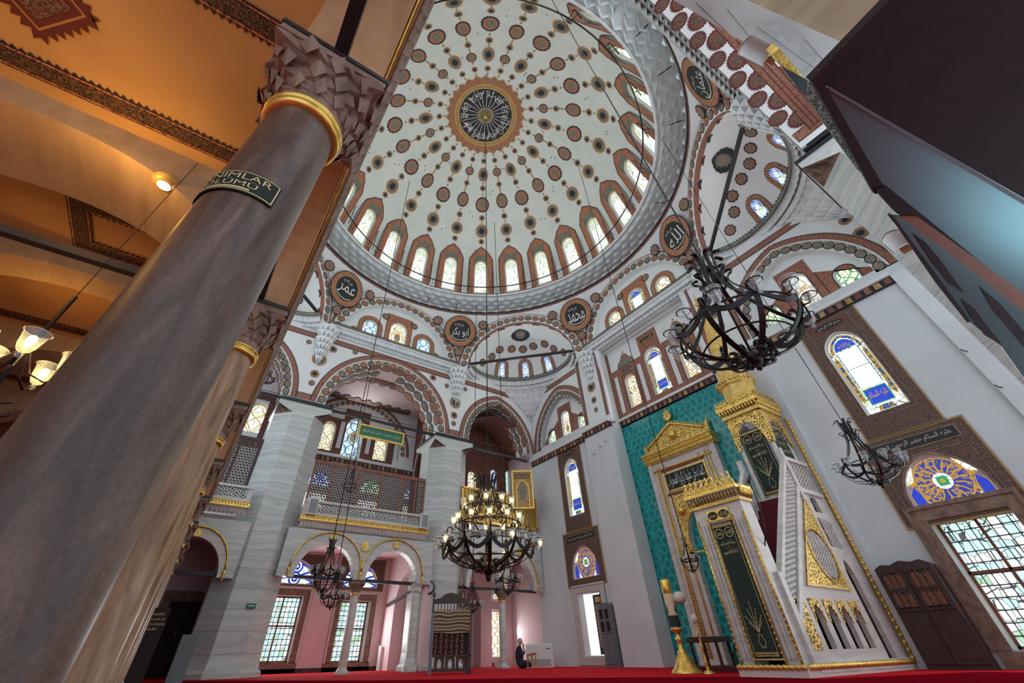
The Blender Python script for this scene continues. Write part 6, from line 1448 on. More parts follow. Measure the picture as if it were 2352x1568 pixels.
def curtain(f, a0, a1, b0, b1, nm, parent, circ=True, tree=True):
    mb = MB(); W_ = a1-a0
    mb.grid(lambda u, v: f(a0+W_*u, b0+(b1-b0)*v, .03+.014*math.sin(u*11)*(1-v)), 24, 6, 'green_cloth')
    g = lambda a, b, c=0: f(a, b, .055+c); q = .04*W_/.6
    mb.ribbon(g, [(a0+q, b0+q*2), (a0+q, b1-q), (a1-q, b1-q), (a1-q, b0+q*2)], -.004, .004, 0, 'gold_thread', True); mb.poly(g, [(a0+q, b0+.04), (a0+q, b0+.10), (a1-q, b0+.10), (a1-q, b0+.04)], 0, 'gold_ornament')
    mb.poly(g, [(a0+q, b1-.10), (a0+q, b1-.05), (a1-q, b1-.05), (a1-q, b1-.10)], 0, 'gold_ornament')
    mb.tube([f(a0-.01, b0, .05), f(a1+.01, b0, .05)], .012, 'gold_thread', 5)
    r = W_*.17; cyy = b1-.1-r*1.3
    for x, t_ in ((a0+W_*.28, 'محمد'), (a0+W_*.72, 'الله')):
        mb.ribbon(g, [(x+r*math.cos(2*PI*i/24), cyy+r*math.sin(2*PI*i/24)) for i in range(24)], -.006, .006, 0, 'gold_thread', True); put_text(mb, g, x, cyy, shape(t_), r*1.2, r*.8, 0, 'gold_thread')
    put_text(mb, g, (a0+a1)/2, cyy-r*2.3, shape('بسم الله الرحمن الرحيم'), W_*.66, r*1.0, 0, 'gold_thread'); put_text(mb, g, (a0+a1)/2, cyy-r*3.1, shape('مقام'), W_*.2, r*.3, 0, 'gold_thread'); put_text(mb, g, (a0+a1)/2, cyy-r*4.0, shape('لا اله الا الله محمد'), W_*.62, r*.9, 0, 'gold_thread')
    if tree:
        H_ = b1-b0; x = (a0+a1)/2; vb = b0+.16; s_ = W_*.12
        mb.ribbon(g, [(x-s_*.7, vb+s_*3), (x-s_*.5, vb+s_*2.4), (x-s_*1.1, vb+s_*1.6), (x-s_*.9, vb+s_*.7), (x-s_*.3, vb+s_*.3), (x-s_*.7, vb), (x+s_*.7, vb), (x+s_*.3, vb+s_*.3), (x+s_*.9, vb+s_*.7), (x+s_*1.1, vb+s_*1.6), (x+s_*.5, vb+s_*2.4), (x+s_*.7, vb+s_*3)], -.004, .004, 0, 'gold_thread', True)
        for k, (dx, hh) in enumerate(((-2.6, 4.5), (-1.3, 6.2), (0, 8), (1.3, 6.2), (2.6, 4.5), (-2, 3), (2, 3))):
            L = [(x+s_*dx*t_**1.5, vb+s_*(3+(hh)*t_)) for t_ in [i/6 for i in range(7)]]; mb.ribbon(g, L, -.003, .003, 0, 'gold_thread')
            for q_ in L[2:]: mb.disc(g, q_[0], q_[1], s_*.16, .001, 'gold_thread', 6)
    return mb.build(nm, parent)
curtain(F, -5.56, -5.06, .30, 2.50, 'green_curtain', root)
# stairs
mb = MB(); N_ = 14
for i in range(N_): y0 = 9.9+(12.4-9.9)*i/N_; z1 = .2+(3.35-.2)*(i+1)/N_; mb.box(Sd, y0, 12.45, z1-(3.15/N_), z1, -(MX1-MX0)+.12, -.12, 'stair_carpet')
mb.build('stair', root)
# side wall
sl = lambda y: .55+(y-9.75)*(3.45-.55)/(12.45-9.75)
for sgn, nm in ((0, 'side_wall'), (-(MX1-MX0), 'side_wall')):
    mb = MB(); P = [(9.75, .12), (9.75, .62), (12.5, sl(12.5)), (13.85, sl(12.5)), (13.85, .12)]
    # blind arcade along the foot and a tall niche at the back are openings
    hs = []
    for i in range(4): c_ = 10.35+.56*i+.3; hs.append([(c_-.17, .42)]+arch(c_-.17, c_+.17, .85, .24, 10)+[(c_+.17, .42)])
    hs.append([(12.85, .22)]+arch(12.85, 13.25, 1.6, .4, 10)+[(13.25, .22)]); hs.append([(12.85, 3.0)]+arch(12.85, 13.2, 3.2, .25, 8)+[(13.2, 3.0)])
    if sgn: hs = []
    mb.slab(Sd, P, sgn-.0 if sgn else -.10, sgn+.10 if sgn else 0, 'cream_marble', hs)
    if not sgn: mb.slab(Sd, [(9.9, .2), (9.9, .6), (12.5, 3.2), (13.7, 3.2), (13.7, .2)], -.14, -.12, 'dark_wood'); mb.box(Sd, 9.75, 13.9, .12, .26, 0, .06, 'white_marble')
    mb.build(nm, root)
mb = MB(); T3 = [(10.72, 1.42), (12.52, 3.30), (12.52, 1.42)]; circ = [(12.0+.46*math.cos(2*PI*i/32), 2.02+.50*math.sin(2*PI*i/32)) for i in range(32)]
mb.slab(Sd, T3, 0, .03, 'gold_carved', [circ]); mb.ribbon(Sd, circ, -.05, 0, .05, 'gold', True); mb.ribbon(Sd, T3, -.0, .05, .05, 'gold_paint', True)
for c_ in (10.37, 10.93, 11.49, 12.05, 12.61): pass
for i in range(4):
    c_ = 10.35+.56*i+.3; mb.slab(Sd, [(c_-.19, .80), (c_-.19, 1.18), (c_+.19, 1.18), (c_+.19, .80), (c_+.17, .85)]+arch(c_-.17, c_+.17, .85, .24, 10)[::-1]+[(c_-.17, .85)], 0, .02, 'gold_carved')
mb.slab(Sd, [(9.9, .42), (9.9, 1.15), (10.25, 1.15), (10.25, .42)], 0, .02, 'gold_carved'); mb.build('gilded_carving', root)
mb = MB()
mb.disc(Sd, 12.0, 2.02, .44, .005, 'lattice_wood', 32, .48)
def inside_circle_lattice():
    for ang in (0, 60, 120):
        t_ = math.radians(ang); d = (math.cos(t_), math.sin(t_)); nn = (-d[1], d[0])
        for k in range(-4, 5):
            o_ = k*.1; h_ = math.sqrt(max(0, .45**2-o_*o_))
            if h_ > .05: mb.bar(Sd(12.0+nn[0]*o_-d[0]*h_, 2.02+nn[1]*o_-d[1]*h_, .02), Sd(12.0+nn[0]*o_+d[0]*h_, 2.02+nn[1]*o_+d[1]*h_, .02), .025, 'cream_marble', (1, 0, 0), .02)
inside_circle_lattice()
mb.box(Sd, 12.75, 13.3, 2.25, 2.85, .002, .006, 'lattice_wood'); lattice(mb, lambda a, b, c=0: Sd(a, b, c+.03), 12.75, 13.3, 2.25, 2.85, .11, .026, .02, 'cream_marble')
mb.build('round_lattice', root)
# sloping pierced balustrade
for sgn in (0, -(MX1-MX0)):
    mb = MB(); ux = Vector((0, 12.45-9.7, sl(12.45)-.62)).normalized(); L = math.hypot(12.45-9.7, sl(12.45)-.62)
    g = lambda a, b, c=0: Sd(9.7+ux.y*a, .72+ux.z*a+b, c+sgn)
    # skewed frame: a along the slope, b vertical
    lattice(mb, lambda a, b, c=0: g(a, b, c+.02), .1, L, .10, .62, .13, .03, .04, 'cream_marble'); 
    for b0, b1 in ((-.06, .08), (.62, .74)):
        P = [g(0, b0, .06), g(L, b0, .06), g(L, b1, .06), g(0, b1, .06)]; Q = [g(0, b0, -.06), g(L, b0, -.06), g(L, b1, -.06), g(0, b1, -.06)]
        mb.tris(P+Q, [(0, 1, 2, 3), (7, 6, 5, 4), (0, 4, 5, 1), (3, 2, 6, 7)], 'cream_marble')
    mb.box(Sd, 9.62, 9.78, .2, 1.55, sgn-.07, sgn+.07, 'cream_marble'); mb.box(Sd, 12.38, 12.5, 3.2, 4.5, sgn-.07, sgn+.07, 'cream_marble')
    if not sgn: mb.box(Sd, 12.5, 13.6, 3.4, 3.5, -.05, .07, 'cream_marble'); lattice(mb, lambda a, b, c=0: Sd(a, b, c+.02), 12.5, 13.6, 3.5, 4.2, .13, .03, .04, 'cream_marble'); mb.box(Sd, 12.5, 13.6, 4.2, 4.3, -.05, .07, 'cream_marble')
    mb.build('balustrade', root)
# gilt rope trims
mb = MB()
def rope(p, q, r, n=None):
    p, q = Vector(p), Vector(q); L = (q-p).length; n = n or int(L/(r*2.2)); d = (q-p)/n
    for i in range(n): mb.tube([p+d*(i+.1)+Vector((0, 0, 0)), p+d*(i+.5), p+d*(i+.9)], [r*.5, r*1.1, r*.5], 'gold', 6)
    mb.tube([p, q], r*.7, 'gold_paint', 6)
rope(Sd(13.85, .2, .06), Sd(13.85, 5.7, .06), .055); rope(Sd(9.4, .2, .06), Sd(13.9, .2, .06), .045); rope(F(MX0-.06, .2, .08), F(MX1+.06, .2, .08), .045); mb.build('gilded_rope_trim', root)
# pulpit tower
PX0, PX1, PY0, PY1 = -5.80, -4.78, 12.5, 13.6
mb = MB()
for x in (PX0+.08, PX1-.08):
    for y in (PY0+.08, PY1-.08): c0 = Vector((x, y, 3.4))-OO; mb.lathe(c0, [(.09, 0), (.07, .12), (.06, 1.8), (.10, 1.95)], 'cream_marble', 10)
for k_, (f, a0, a1) in enumerate(((lambda a, b, c=0: Vector((a, PY0-c, b))-OO, PX0, PX1), (lambda a, b, c=0: Vector((PX1+c, a, b))-OO, PY0, PY1), (lambda a, b, c=0: Vector((PX0-c, a, b))-OO, PY0, PY1))):
    A = arch(a0+.17, a1-.17, 5.0, .48, 14); mb.slab(f, [(a0, 5.0)]+A+[(a1, 5.0), (a1, 5.75), (a0, 5.75)], -.08, 0, 'cream_marble')
mb.box(lambda a, b, c=0: Vector((a, c, b))-OO, PX0-.02, PX1+.02, 3.35, 3.45, PY0, PY1, 'cream_marble'); mb.build('tower', root)
mb = MB()
for f, a0, a1 in ((lambda a, b, c=0: Vector((a, PY0-c, b))-OO, PX0, PX1), (lambda a, b, c=0: Vector((PX1+c, a, b))-OO, PY0, PY1)):
    A = arch(a0+.19, a1-.19, 5.02, .5, 14); mb.slab(f, [(a0, 4.75), (a0+.1, 4.75), (a0+.17, 5.02)]+A+[(a1-.17, 5.02), (a1-.1, 4.75), (a1, 4.75), (a1, 5.7), (a0, 5.7)], 0, .03, 'gold_carved')
    mb.box(f, a0-.06, a1+.06, 5.70, 5.80, -.1, .1, 'gold_paint'); mb.box(f, a0-.12, a1+.12, 5.95, 6.05, -.1, .16, 'gold'); n = 13; w = (a1-a0+.2)/n
    for i in range(n): x = a0-.1+w*(i+.5); mb.tube([f(x, 5.95, .13), f(x, 5.80, .06)], [w*.45, w*.2], 'gold', 6)
    P = [(a0-.1, 6.05)]
    for i in range(n): x = a0-.1+w*i; P += [(x, 6.10), (x+w*.5, 6.28), (x+w*.98, 6.10)]
    P += [(a1+.1, 6.05)]; mb.slab(f, P, .08, .13, 'gold_carved'); mb.ribbon(f, P, -.012, .012, .135, 'gold')
mb.build('canopy', root)
mb = MB(); c0 = Vector(((PX0+PX1)/2, (PY0+PY1)/2, 0))-OO
mb.box(lambda a, b, c=0: Vector((a, c, b))-OO, PX0-.05, PX1+.05, 6.0, 6.06, PY0-.05, PY1+.05, 'gold_paint')
mb.lathe(c0, [(.50, 6.06), (.50, 6.75), (.56, 6.8), (.56, 6.88)], 'gold_paint', 8, smooth=False)
for i in range(24): a = 2*PI*i/24; p = c0+Vector((.56*math.cos(a), .56*math.sin(a), 6.88)); mb.tube([p, p+Vector((0, 0, .12))], [.05, .01], 'gold', 5)
mb.lathe(c0, [(.47, 6.88), (.44, 7.1), (.06, 10.0), (.04, 10.1)], 'gold_paint', 8, smooth=False)
for z, r in ((10.15, .08), (10.35, .11), (10.6, .07)): mb.ball(c0+Vector((0, 0, z)), r, 'gold', 12, 8)
mb.tube([c0+Vector((0, 0, 10.1)), c0+Vector((0, 0, 10.9))], [.03, .01], 'gold', 6); mb.build('spire', root)
curtain(lambda a, b, c=0: Vector((a, PY0+.06-c, b))-OO, PX0+.18, PX1-.18, 3.5, 5.25, 'green_curtain', root); curtain(lambda a, b, c=0: Vector((PX1-.06+c, a, b))-OO, PY0+.2, PY1-.2, 4.1, 5.3, 'green_curtain', root, tree=False)
# microphone on a long thin boom by the stairs
o = empty('microphone', pt(1719, 1090, 10.7), 'thin black microphone boom in front of the pulpit stairs', 'microphone'); oo = o.location.copy()
mb = MB(); mb.tube([pt(1719, 1110, 10.7)-oo, pt(1722, 1092, 10.7)-oo], .025, 'iron', 8); mb.build('head', o); mb = MB(); mb.tube([p-oo for p in (pt(1722, 1108, 10.7), pt(1745, 1160, 10.7), pt(1757, 1210, 10.7), pt(1757, 1260, 10.8))], .012, 'iron', 6); mb.build('boom', o)
# ---------------------------------------------------------------- gallery furnishings and things on the floor
def local(o): return lambda g: (lambda a, b, c=0: Vector(g(a, b, c))-o)
# wooden lattice screen
O = Vector((-17.75, 5.45, 4.75)); root = empty('lattice_screen', O, 'tall dark wooden lattice screen standing behind the long marble parapet', 'screen')
f = lambda a, b, c=0: Vector((-17.75+c, a, b))-O
mb = MB(); ys = [3.15, 3.95, 5.0, 6.0, 6.9, 7.6, 8.02]
for y in ys: mb.box(f, y-.035, y+.035, 4.2, 6.5, -.03, .03, 'red_wood')
mb.box(f, 3.1, 8.05, 6.42, 6.55, -.04, .04, 'red_wood'); mb.box(f, 3.1, 8.05, 4.2, 4.3, -.04, .04, 'red_wood'); mb.build('frame', root)
mb = MB()
for y0, y1 in zip(ys, ys[1:]): lattice(mb, f, y0+.035, y1-.035, 4.3, 6.42, .095, .024, .02, 'lattice_wood')
mb.build('pierced_panel', root)
O = Vector((-17.75, .2, 4.9)); root = empty('lattice_screen', O, 'dark wooden lattice screen behind the short parapet left of the pier', 'screen')
f2 = lambda a, b, c=0: Vector((-17.75+c, a, b))-O
mb = MB(); ys = [-.9, .12, .28, .98]
for y in ys: mb.box(f2, y-.05, y+.05, 4.4, 6.9, -.03, .03, 'dark_wood')
mb.box(f2, -.9, 1.0, 6.8, 6.92, -.04, .04, 'dark_wood'); mb.build('frame', root)
mb = MB(); lattice(mb, f2, -.85, .98, 4.4, 6.8, .095, .024, .02, 'lattice_wood'); mb.build('pierced_panel', root)
# loudspeakers on the parapet ends
for a, l in ((3.25, 'white loudspeaker at the left end of the long parapet'), (7.68, 'white loudspeaker at the right end of the long parapet')):
    O = gW(a, 4.32, .16); root = empty('loudspeaker', O, l, 'loudspeaker', 'loudspeakers on the parapet'); f = local(O)(gW)
    mb = MB(); mb.box(f, a-.17, a+.17, 4.30, 4.84, .1, .28, 'white_plastic'); mb.build('cabinet', root); mb = MB(); mb.box(f, a-.14, a+.14, 4.34, 4.80, .28, .29, 'grey_grille'); mb.build('grille', root)
# hanging green sign
O = gW(5.2, 7.7, .5); root = empty('hanging_sign', O, 'green gold-framed sign with script hanging in the great gallery arch', 'sign')
u = (Vector(pt(925, 1005, 17.2))-Vector(pt(829, 988, 17.2))).normalized(); f = fr((0, 0, 0), (0, 1, -.0), (1, 0, 0))
c0 = Vector(onx(876, 998, -16.75))-O; f = fr(c0, (0, 1, 0), (1, 0, 0))
mb = MB(); mb.box(f, -1.0, 1.0, -.24, .24, -.03, .02, 'sign_green'); mb.build('board', root); mb = MB()
mb.ribbon(f, [(-1.0, -.24), (-1.0, .24), (1.0, .24), (1.0, -.24)], -.035, .035, .05, 'gold', True, .08); mb.build('gilded_frame', root)
mb = MB(); put_text(mb, f, 0, 0, shape('ادركنى يا حضرت خضر عليه السلام'), 1.7, .2, .03, 'gold_thread'); mb.build('lettering', root)
mb = MB()
for s_ in (-.9, .9): mb.tube([f(s_, .24, 0), f(s_, .62, -.2)], .008, 'iron', 4)
mb.build('wire', root)
# golden railing of the royal loge and the framed gilt picture
O = gW(11.5, 4.85, .1); root = empty('gilded_railing', O, 'tall gilded pierced railing of the corner loge behind the lit chandelier', 'railing'); f = local(O)(gW)
mb = MB(); mb.box(f, 9.45, 13.65, 6.16, 6.24, .05, .13, 'gold'); mb.box(f, 9.45, 13.65, 4.84, 4.93, .05, .13, 'gold')
for a in (9.45, 13.6): mb.box(f, a, a+.06, 4.84, 6.2, .05, .13, 'gold')
mb.build('frame', root)
mb = MB(); mb.box(f, 9.5, 13.6, 4.9, 6.18, .02, .03, 'gold_ornament'); n = 22; w = 4.1/n
for i in range(n):
    x = 9.5+w*(i+.5)
    for s_ in (-1, 1):
        P = [(x+s_*w*.32, 4.93), (x+s_*w*.32, 5.42), (x+s_*w*.08, 5.55), (x+s_*w*.32, 5.68), (x+s_*w*.32, 6.16)]; mb.ribbon(f, P, -.014, .014, .10, 'gold', thick=.03)
    mb.box(f, x-.01, x+.01, 4.93, 6.16, .07, .09, 'gold_paint'); mb.box(f, x+w/2-.01, x+w/2+.01, 4.93, 6.16, .07, .09, 'gold_paint')
mb.build('pierced_panel', root)
O = gW(13.0, 6.9, .0)+Vector((.3, 0, 0)); root = empty('gilt_framed_panel', O, 'gilt painted panel with a niche motif above the right end of the golden railing', 'picture')
c0 = Vector(onx(1200, 1118, -16.6))-O; f = fr(c0, (.55, .83, 0), (.83, -.55, 0))
mb = MB(); mb.box(f, -.48, .48, -.95, .75, -.03, 0, 'gold_ornament'); mb.disc(f, 0, -.2, .2, .01, 'grey_ornament', 5, .5, 0, PI/2)
mb.box(f, -.36, .36, .4, .62, 0, .01, 'brown_ornament'); put_text(mb, f, 0, .5, shape('الله نور السموات'), .6, .15, .02, 'gold_thread')
mb.ribbon(f, [(-.3, -.9)]+arch(-.3, .3, -.1, .42, 12)+[(.3, -.9)], -.02, .02, .015, 'gold'); mb.build('panel', root)
mb = MB(); mb.ribbon(f, [(-.48, -.95), (-.48, .75), (.48, .75), (.48, -.95)], -.03, .03, .04, 'gold', True, .06); mb.build('frame', root)
# wall clock on the pier
n = Vector((.7071, -.7071, 0)); p = pt(987, 1349, 19.30)+n*.06
root = empty('wall_clock', p, 'round brown-rimmed wall clock on the marble pier', 'clock'); f = fr((0, 0, 0), (-n.y, n.x, 0), n)
mb = MB(); mb.lathe((0, 0, 0), [(.2, -.03), (.225, 0), (.225, .03), (.18, .045)], 'dark_wood', 28, ax=(Vector((-n.y, n.x, 0)), Vector((0, 0, 1)), n)); mb.build('rim', root)
mb = MB(); mb.disc(f, 0, 0, .19, .035, 'clock_face', 28)
for i in range(12): a = PI*i/6; mb.disc(f, .15*math.sin(a), .15*math.cos(a), .018, .039, 'plain_black', 6)
mb.build('face', root); mb = MB()
for a, L in ((-.05, .11), (PI-.02, .075)): mb.ribbon(f, [(0, 0), (L*math.sin(a), L*math.cos(a))], -.009, .009, .043, 'plain_black')
mb.build('hand', root)
p = pt(1060, 1375, 19.95); root = empty('wall_lantern', p, 'square wooden lantern on the pier above the pulpit', 'lantern'); f = fr((0, 0, 0), (-.707, .707, 0), (.707, .707, 0))
mb = MB(); mb.box(f, -.17, .17, -.22, .22, -.02, .05, 'plain_wood'); mb.ribbon(f, [(-.2, -.25), (-.2, .25), (.2, .25), (.2, -.25)], -.02, .02, .08, 'lattice_wood', True, .1); mb.build('frame', root); mb = MB(); mb.disc(f, 0, -.02, .08, .07, 'candle_wax', 4, .14); mb.build('glass', root)
p = pt(577, 1391, 17.24); f = fr(p, (0, 1, 0), (1, 0, 0)); mb = MB(); mb.box(f, -.13, .13, -.06, .06, -.02, .02, 'sign_green'); mb.box(f, -.09, .09, -.01, .015, .02, .024, 'white_line'); o = mb.build('exit_sign'); tag(o, 'small green sign on the left marble pier', 'sign')
# wooden preaching chair with lattice sides
O = Vector((-13.15, 7.2, FZ)); root = empty('preaching_chair', O, 'tall carved wooden preaching chair with kilim, in front of the pier', 'pulpit')
u = Vector((.44, .9, 0)).normalized(); n = Vector((u.y, -u.x, 0)); f = lambda a, b, c=0: u*a+Vector((0, 0, b))+n*c
w, d, h = .58, .95, 1.34
fs = lambda a, b, c=0: f(-w-c, b, -a)
mb = MB()
for a in (-w, w-.08):
    for c_ in (0, -d): mb.box(f, a, a+.08, 0, h, c_-.08, c_, 'dark_wood')
for b in (0.06, .36, .88, h-.07): mb.box(f, -w, w, b, b+.05, -.06, 0, 'dark_wood'); mb.box(fs, 0, d, b, b+.05, -.06, 0, 'grey_paint'); mb.box(f, -w, w, b, b+.05, -d, -d+.06, 'dark_wood')
mb.box(fs, -.02, .08, 0, h, -.08, .01, 'grey_paint'); mb.box(fs, d-.08, d, 0, h, -.08, .01, 'grey_paint'); mb.build('frame', root)
mb = MB(); mb.box(f, -w+.06, w-.06, .4, .9, -.05, -.04, 'board_wood')
for i in range(6):
    for j in range(4):
        x, y = -w+.14+.15*i, .46+.12*j; mb.box(f, x-.05, x+.05, y-.012, y+.012, -.04, -.015, 'red_wood') if (i+j) % 2 else mb.box(f, x-.012, x+.012, y-.06, y+.06, -.04, -.015, 'red_wood')
    mb.box(f, -w+.1+.15*i+.06, -w+.1+.15*i+.075, .4, .9, -.04, -.02, 'red_wood')
mb.build('front_panel', root)
mb = MB()
for i in range(6):
    for j in range(4):
        x, y = .14+.135*i, .46+.12*j; mb.box(fs, x-.05, x+.05, y-.012, y+.012, -.04, -.015, 'steel') if (i+j) % 2 else mb.box(fs, x-.012, x+.012, y-.06, y+.06, -.04, -.015, 'steel')
mb.box(fs, .06, d-.06, .4, .9, -.06, -.05, 'grey_paint')
for i in range(9): mb.box(fs, .1+.09*i, .13+.09*i, .93, h-.05, -.05, -.02, 'dark_wood')
mb.build('side_panel', root)
mb = MB()
for i in range(3):
    c_ = -.30+.3*i; mb.slab(f, [(c_-.14, .1), (c_-.14, .36), (c_+.14, .36), (c_+.14, .1), (c_+.05, .1)]+arch(c_-.06, c_+.06, .22, .1, 8)[::-1]+[(c_-.05, .1)], -.05, -.02, 'dark_wood')
mb.build('foot_arcade', root)
mb = MB(); mb.box(f, -w, w, h, h+.04, -d, 0, 'dark_wood'); mb.build('seat', root)
mb = MB(); P = [(-w, h), (-w, h+.38), (-.34, h+.42), (-.2, h+.52), (0, h+.56), (.2, h+.52), (.34, h+.42), (w, h+.38), (w, h), (w-.06, h), (w-.06, h+.28), (-w+.06, h+.28), (-w+.06, h)]
mb.slab(f, P, -d, -d+.06, 'dark_wood')
for i in range(9): mb.tube([f(-.4+.1*i, h, -d+.03), f(-.4+.1*i, h+.3, -d+.03)], .014, 'dark_wood', 6)
for a in (-w+.03, w-.03): mb.lathe(f(a, h+.38, -d+.03), [(.03, 0), (.02, .05), (.05, .10), (.04, .16), (.001, .2)], 'dark_wood', 10); mb.bar(f(a, h+.3, -d+.06), f(a, h+.05, -.3), .05, 'dark_wood')
mb.build('backrest', root)
mb = MB(); mb.grid(lambda uu, vv: f(-w+.06+(2*w-.1)*uu, h+.05-.52*vv+.012*math.sin(uu*9)*vv, .02+.01*math.sin(uu*14)), 20, 8, 'kilim'); mb.grid(lambda uu, vv: f(-w+.06+(2*w-.1)*uu, h+.05, .02-.4*vv), 4, 2, 'kilim'); o = mb.build('kilim', loc=None); o.location = O; tag(o, 'yellow and black wavy kilim draped over the preaching chair', 'rug')
# seated person with a small reading stand
P0 = Vector((-15.98, 11.62, FZ)); root = empty('person', P0, 'person with grey hair in dark clothes seated on the floor, hands raised to the face', 'person')
face = Vector((.55, .83, 0)).normalized(); sd_ = Vector((face.y, -face.x, 0))
def L3(a, b, c): return sd_*a+Vector((0, 0, b))+face*c
def skin_body(name, parent, verts, edges, radii, mat, rootv=0, lev=2):
    me = bpy.data.meshes.new(name); me.from_pydata([tuple(v) for v in verts], edges, []); me.materials.append(MATS[mat]); o = bpy.data.objects.new(name, me); COL.objects.link(o); o.parent = parent
    m = o.modifiers.new('skin', 'SKIN'); m.use_smooth_shade = True
    if not me.skin_vertices: 
        bpy.context.view_layer.objects.active = o
    sv = me.skin_vertices[0].data if me.skin_vertices else None
    if sv:
        for i, r in enumerate(radii): sv[i].radius = (r, r) if not isinstance(r, tuple) else r
        sv[rootv].use_root = True
    s_ = o.modifiers.new('sub', 'SUBSURF'); s_.levels = lev; s_.render_levels = lev; return o
V = [L3(0, .14, 0), L3(0, .36, .0), L3(0, .55, .03), L3(0, .64, .05), L3(-.13, .56, .03), L3(-.20, .36, .08), L3(-.12, .44, .22), L3(.13, .56, .03), L3(.20, .36, .08), L3(.12, .44, .22),
     L3(-.14, .12, .06), L3(-.24, .14, .34), L3(-.02, .08, .38), L3(.14, .12, .06), L3(.24, .14, .34), L3(.02, .07, .40)]
E_ = [(0, 1), (1, 2), (2, 3), (2, 4), (4, 5), (5, 6), (2, 7), (7, 8), (8, 9), (0, 10), (10, 11), (11, 12), (0, 13), (13, 14), (14, 15)]
R3 = [.17, .155, .13, .06, .075, .055, .045, .075, .055, .045, .12, .085, .06, .12, .085, .06]
skin_body('jacket', root, V, E_, R3, 'navy_cloth')
mb = MB(); hc = L3(0, .745, .07)
def headg(u, v):
    th, ph = 2*PI*u, PI*v; z = -math.cos(ph); r = math.sin(ph)*(1-.10*(z < 0)*(-z)); x = r*math.sin(th); y = r*math.cos(th); y += .10*math.exp(-((th if th < PI else th-2*PI)**2)/.05-((z+.1)**2)/.03)
    return hc+L3(x*.072, z*.105, y*.088)
mb.grid(headg, 28, 18, 'skin')
for s_ in (-1, 1):
    mb.ball(hc+L3(s_*.030, .012, .080), .011, 'plain_black', 8, 6); mb.ball(hc+L3(s_*.075, -.005, .0), .02, 'skin', 8, 6, 1.5)
mb.tube([hc+L3(-.02, -.052, .082), hc+L3(0, -.055, .088), hc+L3(.02, -.052, .082)], .005, 'ink_red', 5); mb.tube([L3(0, .6, .04), L3(0, .70, .06)], .05, 'skin', 10); mb.build('head', root)
mb = MB()
def hairg(u, v):
    th, ph = 2*PI*u, PI*(.42+.58*v); k = 1.10; z = -math.cos(ph); r = math.sin(ph); front = math.cos(th)
    if front > .3: z = max(z, .35)
    return hc+L3(r*math.sin(th)*.072*k, z*.105*k, r*math.cos(th)*.088*k-.004)
mb.grid(hairg, 24, 8, 'grey_hair'); mb.build('hair', root)
mb = MB()
for s_ in (-1, 1):   # raised hands: palm, thumb and four fingers each
    base = L3(s_*.06, .60, .18); mb.tube([L3(s_*.12, .44, .22), L3(s_*.09, .52, .20), base], [.04, .032, .026], 'skin', 8); mb.lathe(base, [(.02, -.01), (.036, .02), (.038, .055), (.03, .075)], 'skin', 8)
    for i in range(4): q = base+L3(s_*(-.027+.018*i), .07, .0); mb.tube([q, q+L3(0, .035, -.006), q+L3(0, .055+.008*(1-abs(i-1.2)), -.02)], [.009, .0085, .007], 'skin', 6)
    mb.tube([base+L3(-s_*.03, .02, 0), base+L3(-s_*.05, .045, .0), base+L3(-s_*.055, .07, -.004)], [.011, .010, .008], 'skin', 6)
mb.build('hand', root)
O = Vector((-15.42, 11.78, FZ)); root = empty('reading_stand', O, 'small plain wooden reading stand in front of the seated person', 'stand')
mb = MB(); mb.bar((-.15, -.04, .36), (.15, .08, .42), .26, 'plain_wood', (0, 0, 1), .03); mb.build('top', root)
for s_ in (-1, 1):
    for y in (-.1, .1): mb = MB(); mb.bar((s_*.13, y, 0), (s_*.10, y, .39+.03*s_), .035, 'plain_wood'); mb.build('leg', root)
# air conditioning units
def ac(O, yaw, w, h, label):
    root = empty('air_conditioner', O, label, 'air conditioner', 'floor standing air conditioners'); u = Vector((math.cos(yaw), math.sin(yaw), 0)); n = Vector((u.y, -u.x, 0)); f = lambda a, b, c=0: u*a+Vector((0, 0, b))+n*c
    mb = MB(); P = [(0, 0), (0, h), (-.1, h+.04), (-.3, h+.04), (-.3, 0)]; q = lambda a, b, c=0: f(c, b, a); mb.slab(q, P, -w/2, w/2, 'cream_marble' if False else 'fabric_white'); mb.build('casing', root)
    mb = MB(); mb.box(f, -w*.42, w*.42, .05, h*.36, 0, .01, 'grey_grille')
    for i in range(8): mb.box(f, -w*.42, w*.42, .06+h*.04*i, .07+h*.04*i, .01, .02, 'white_plastic')
    mb.box(f, w*.28, w*.42, h*.8, h*.86, 0, .006, 'grey_paint'); mb.build('grille', root)
ac(Vector((-16.45, 12.95, FZ)), math.radians(40), 1.05, .66, 'white floor air conditioner behind the seated person')
ac(Vector((-21.05+.3, 9.1-.35, FZ)), math.radians(88), 1.25, .72, 'white floor air conditioner in the pink room behind the half column')
mb = MB(); f = fr((-21.25, 8.55, 1.12), (0, 1, 0), (1, 0, 0)); mb.box(f, -.25, .22, -.3, .3, 0, .02, 'candle_wax'); mb.ribbon(f, [(-.25, -.3), (-.25, .3), (.22, .3), (.22, -.3)], -.02, .02, .04, 'capital_stone', True, .04); mb.box(f, -.15, .12, -.2, .2, .02, .025, 'cream'); o = mb.build('framed_picture'); tag(o, 'small framed picture on the pink wall above the air conditioner', 'picture')
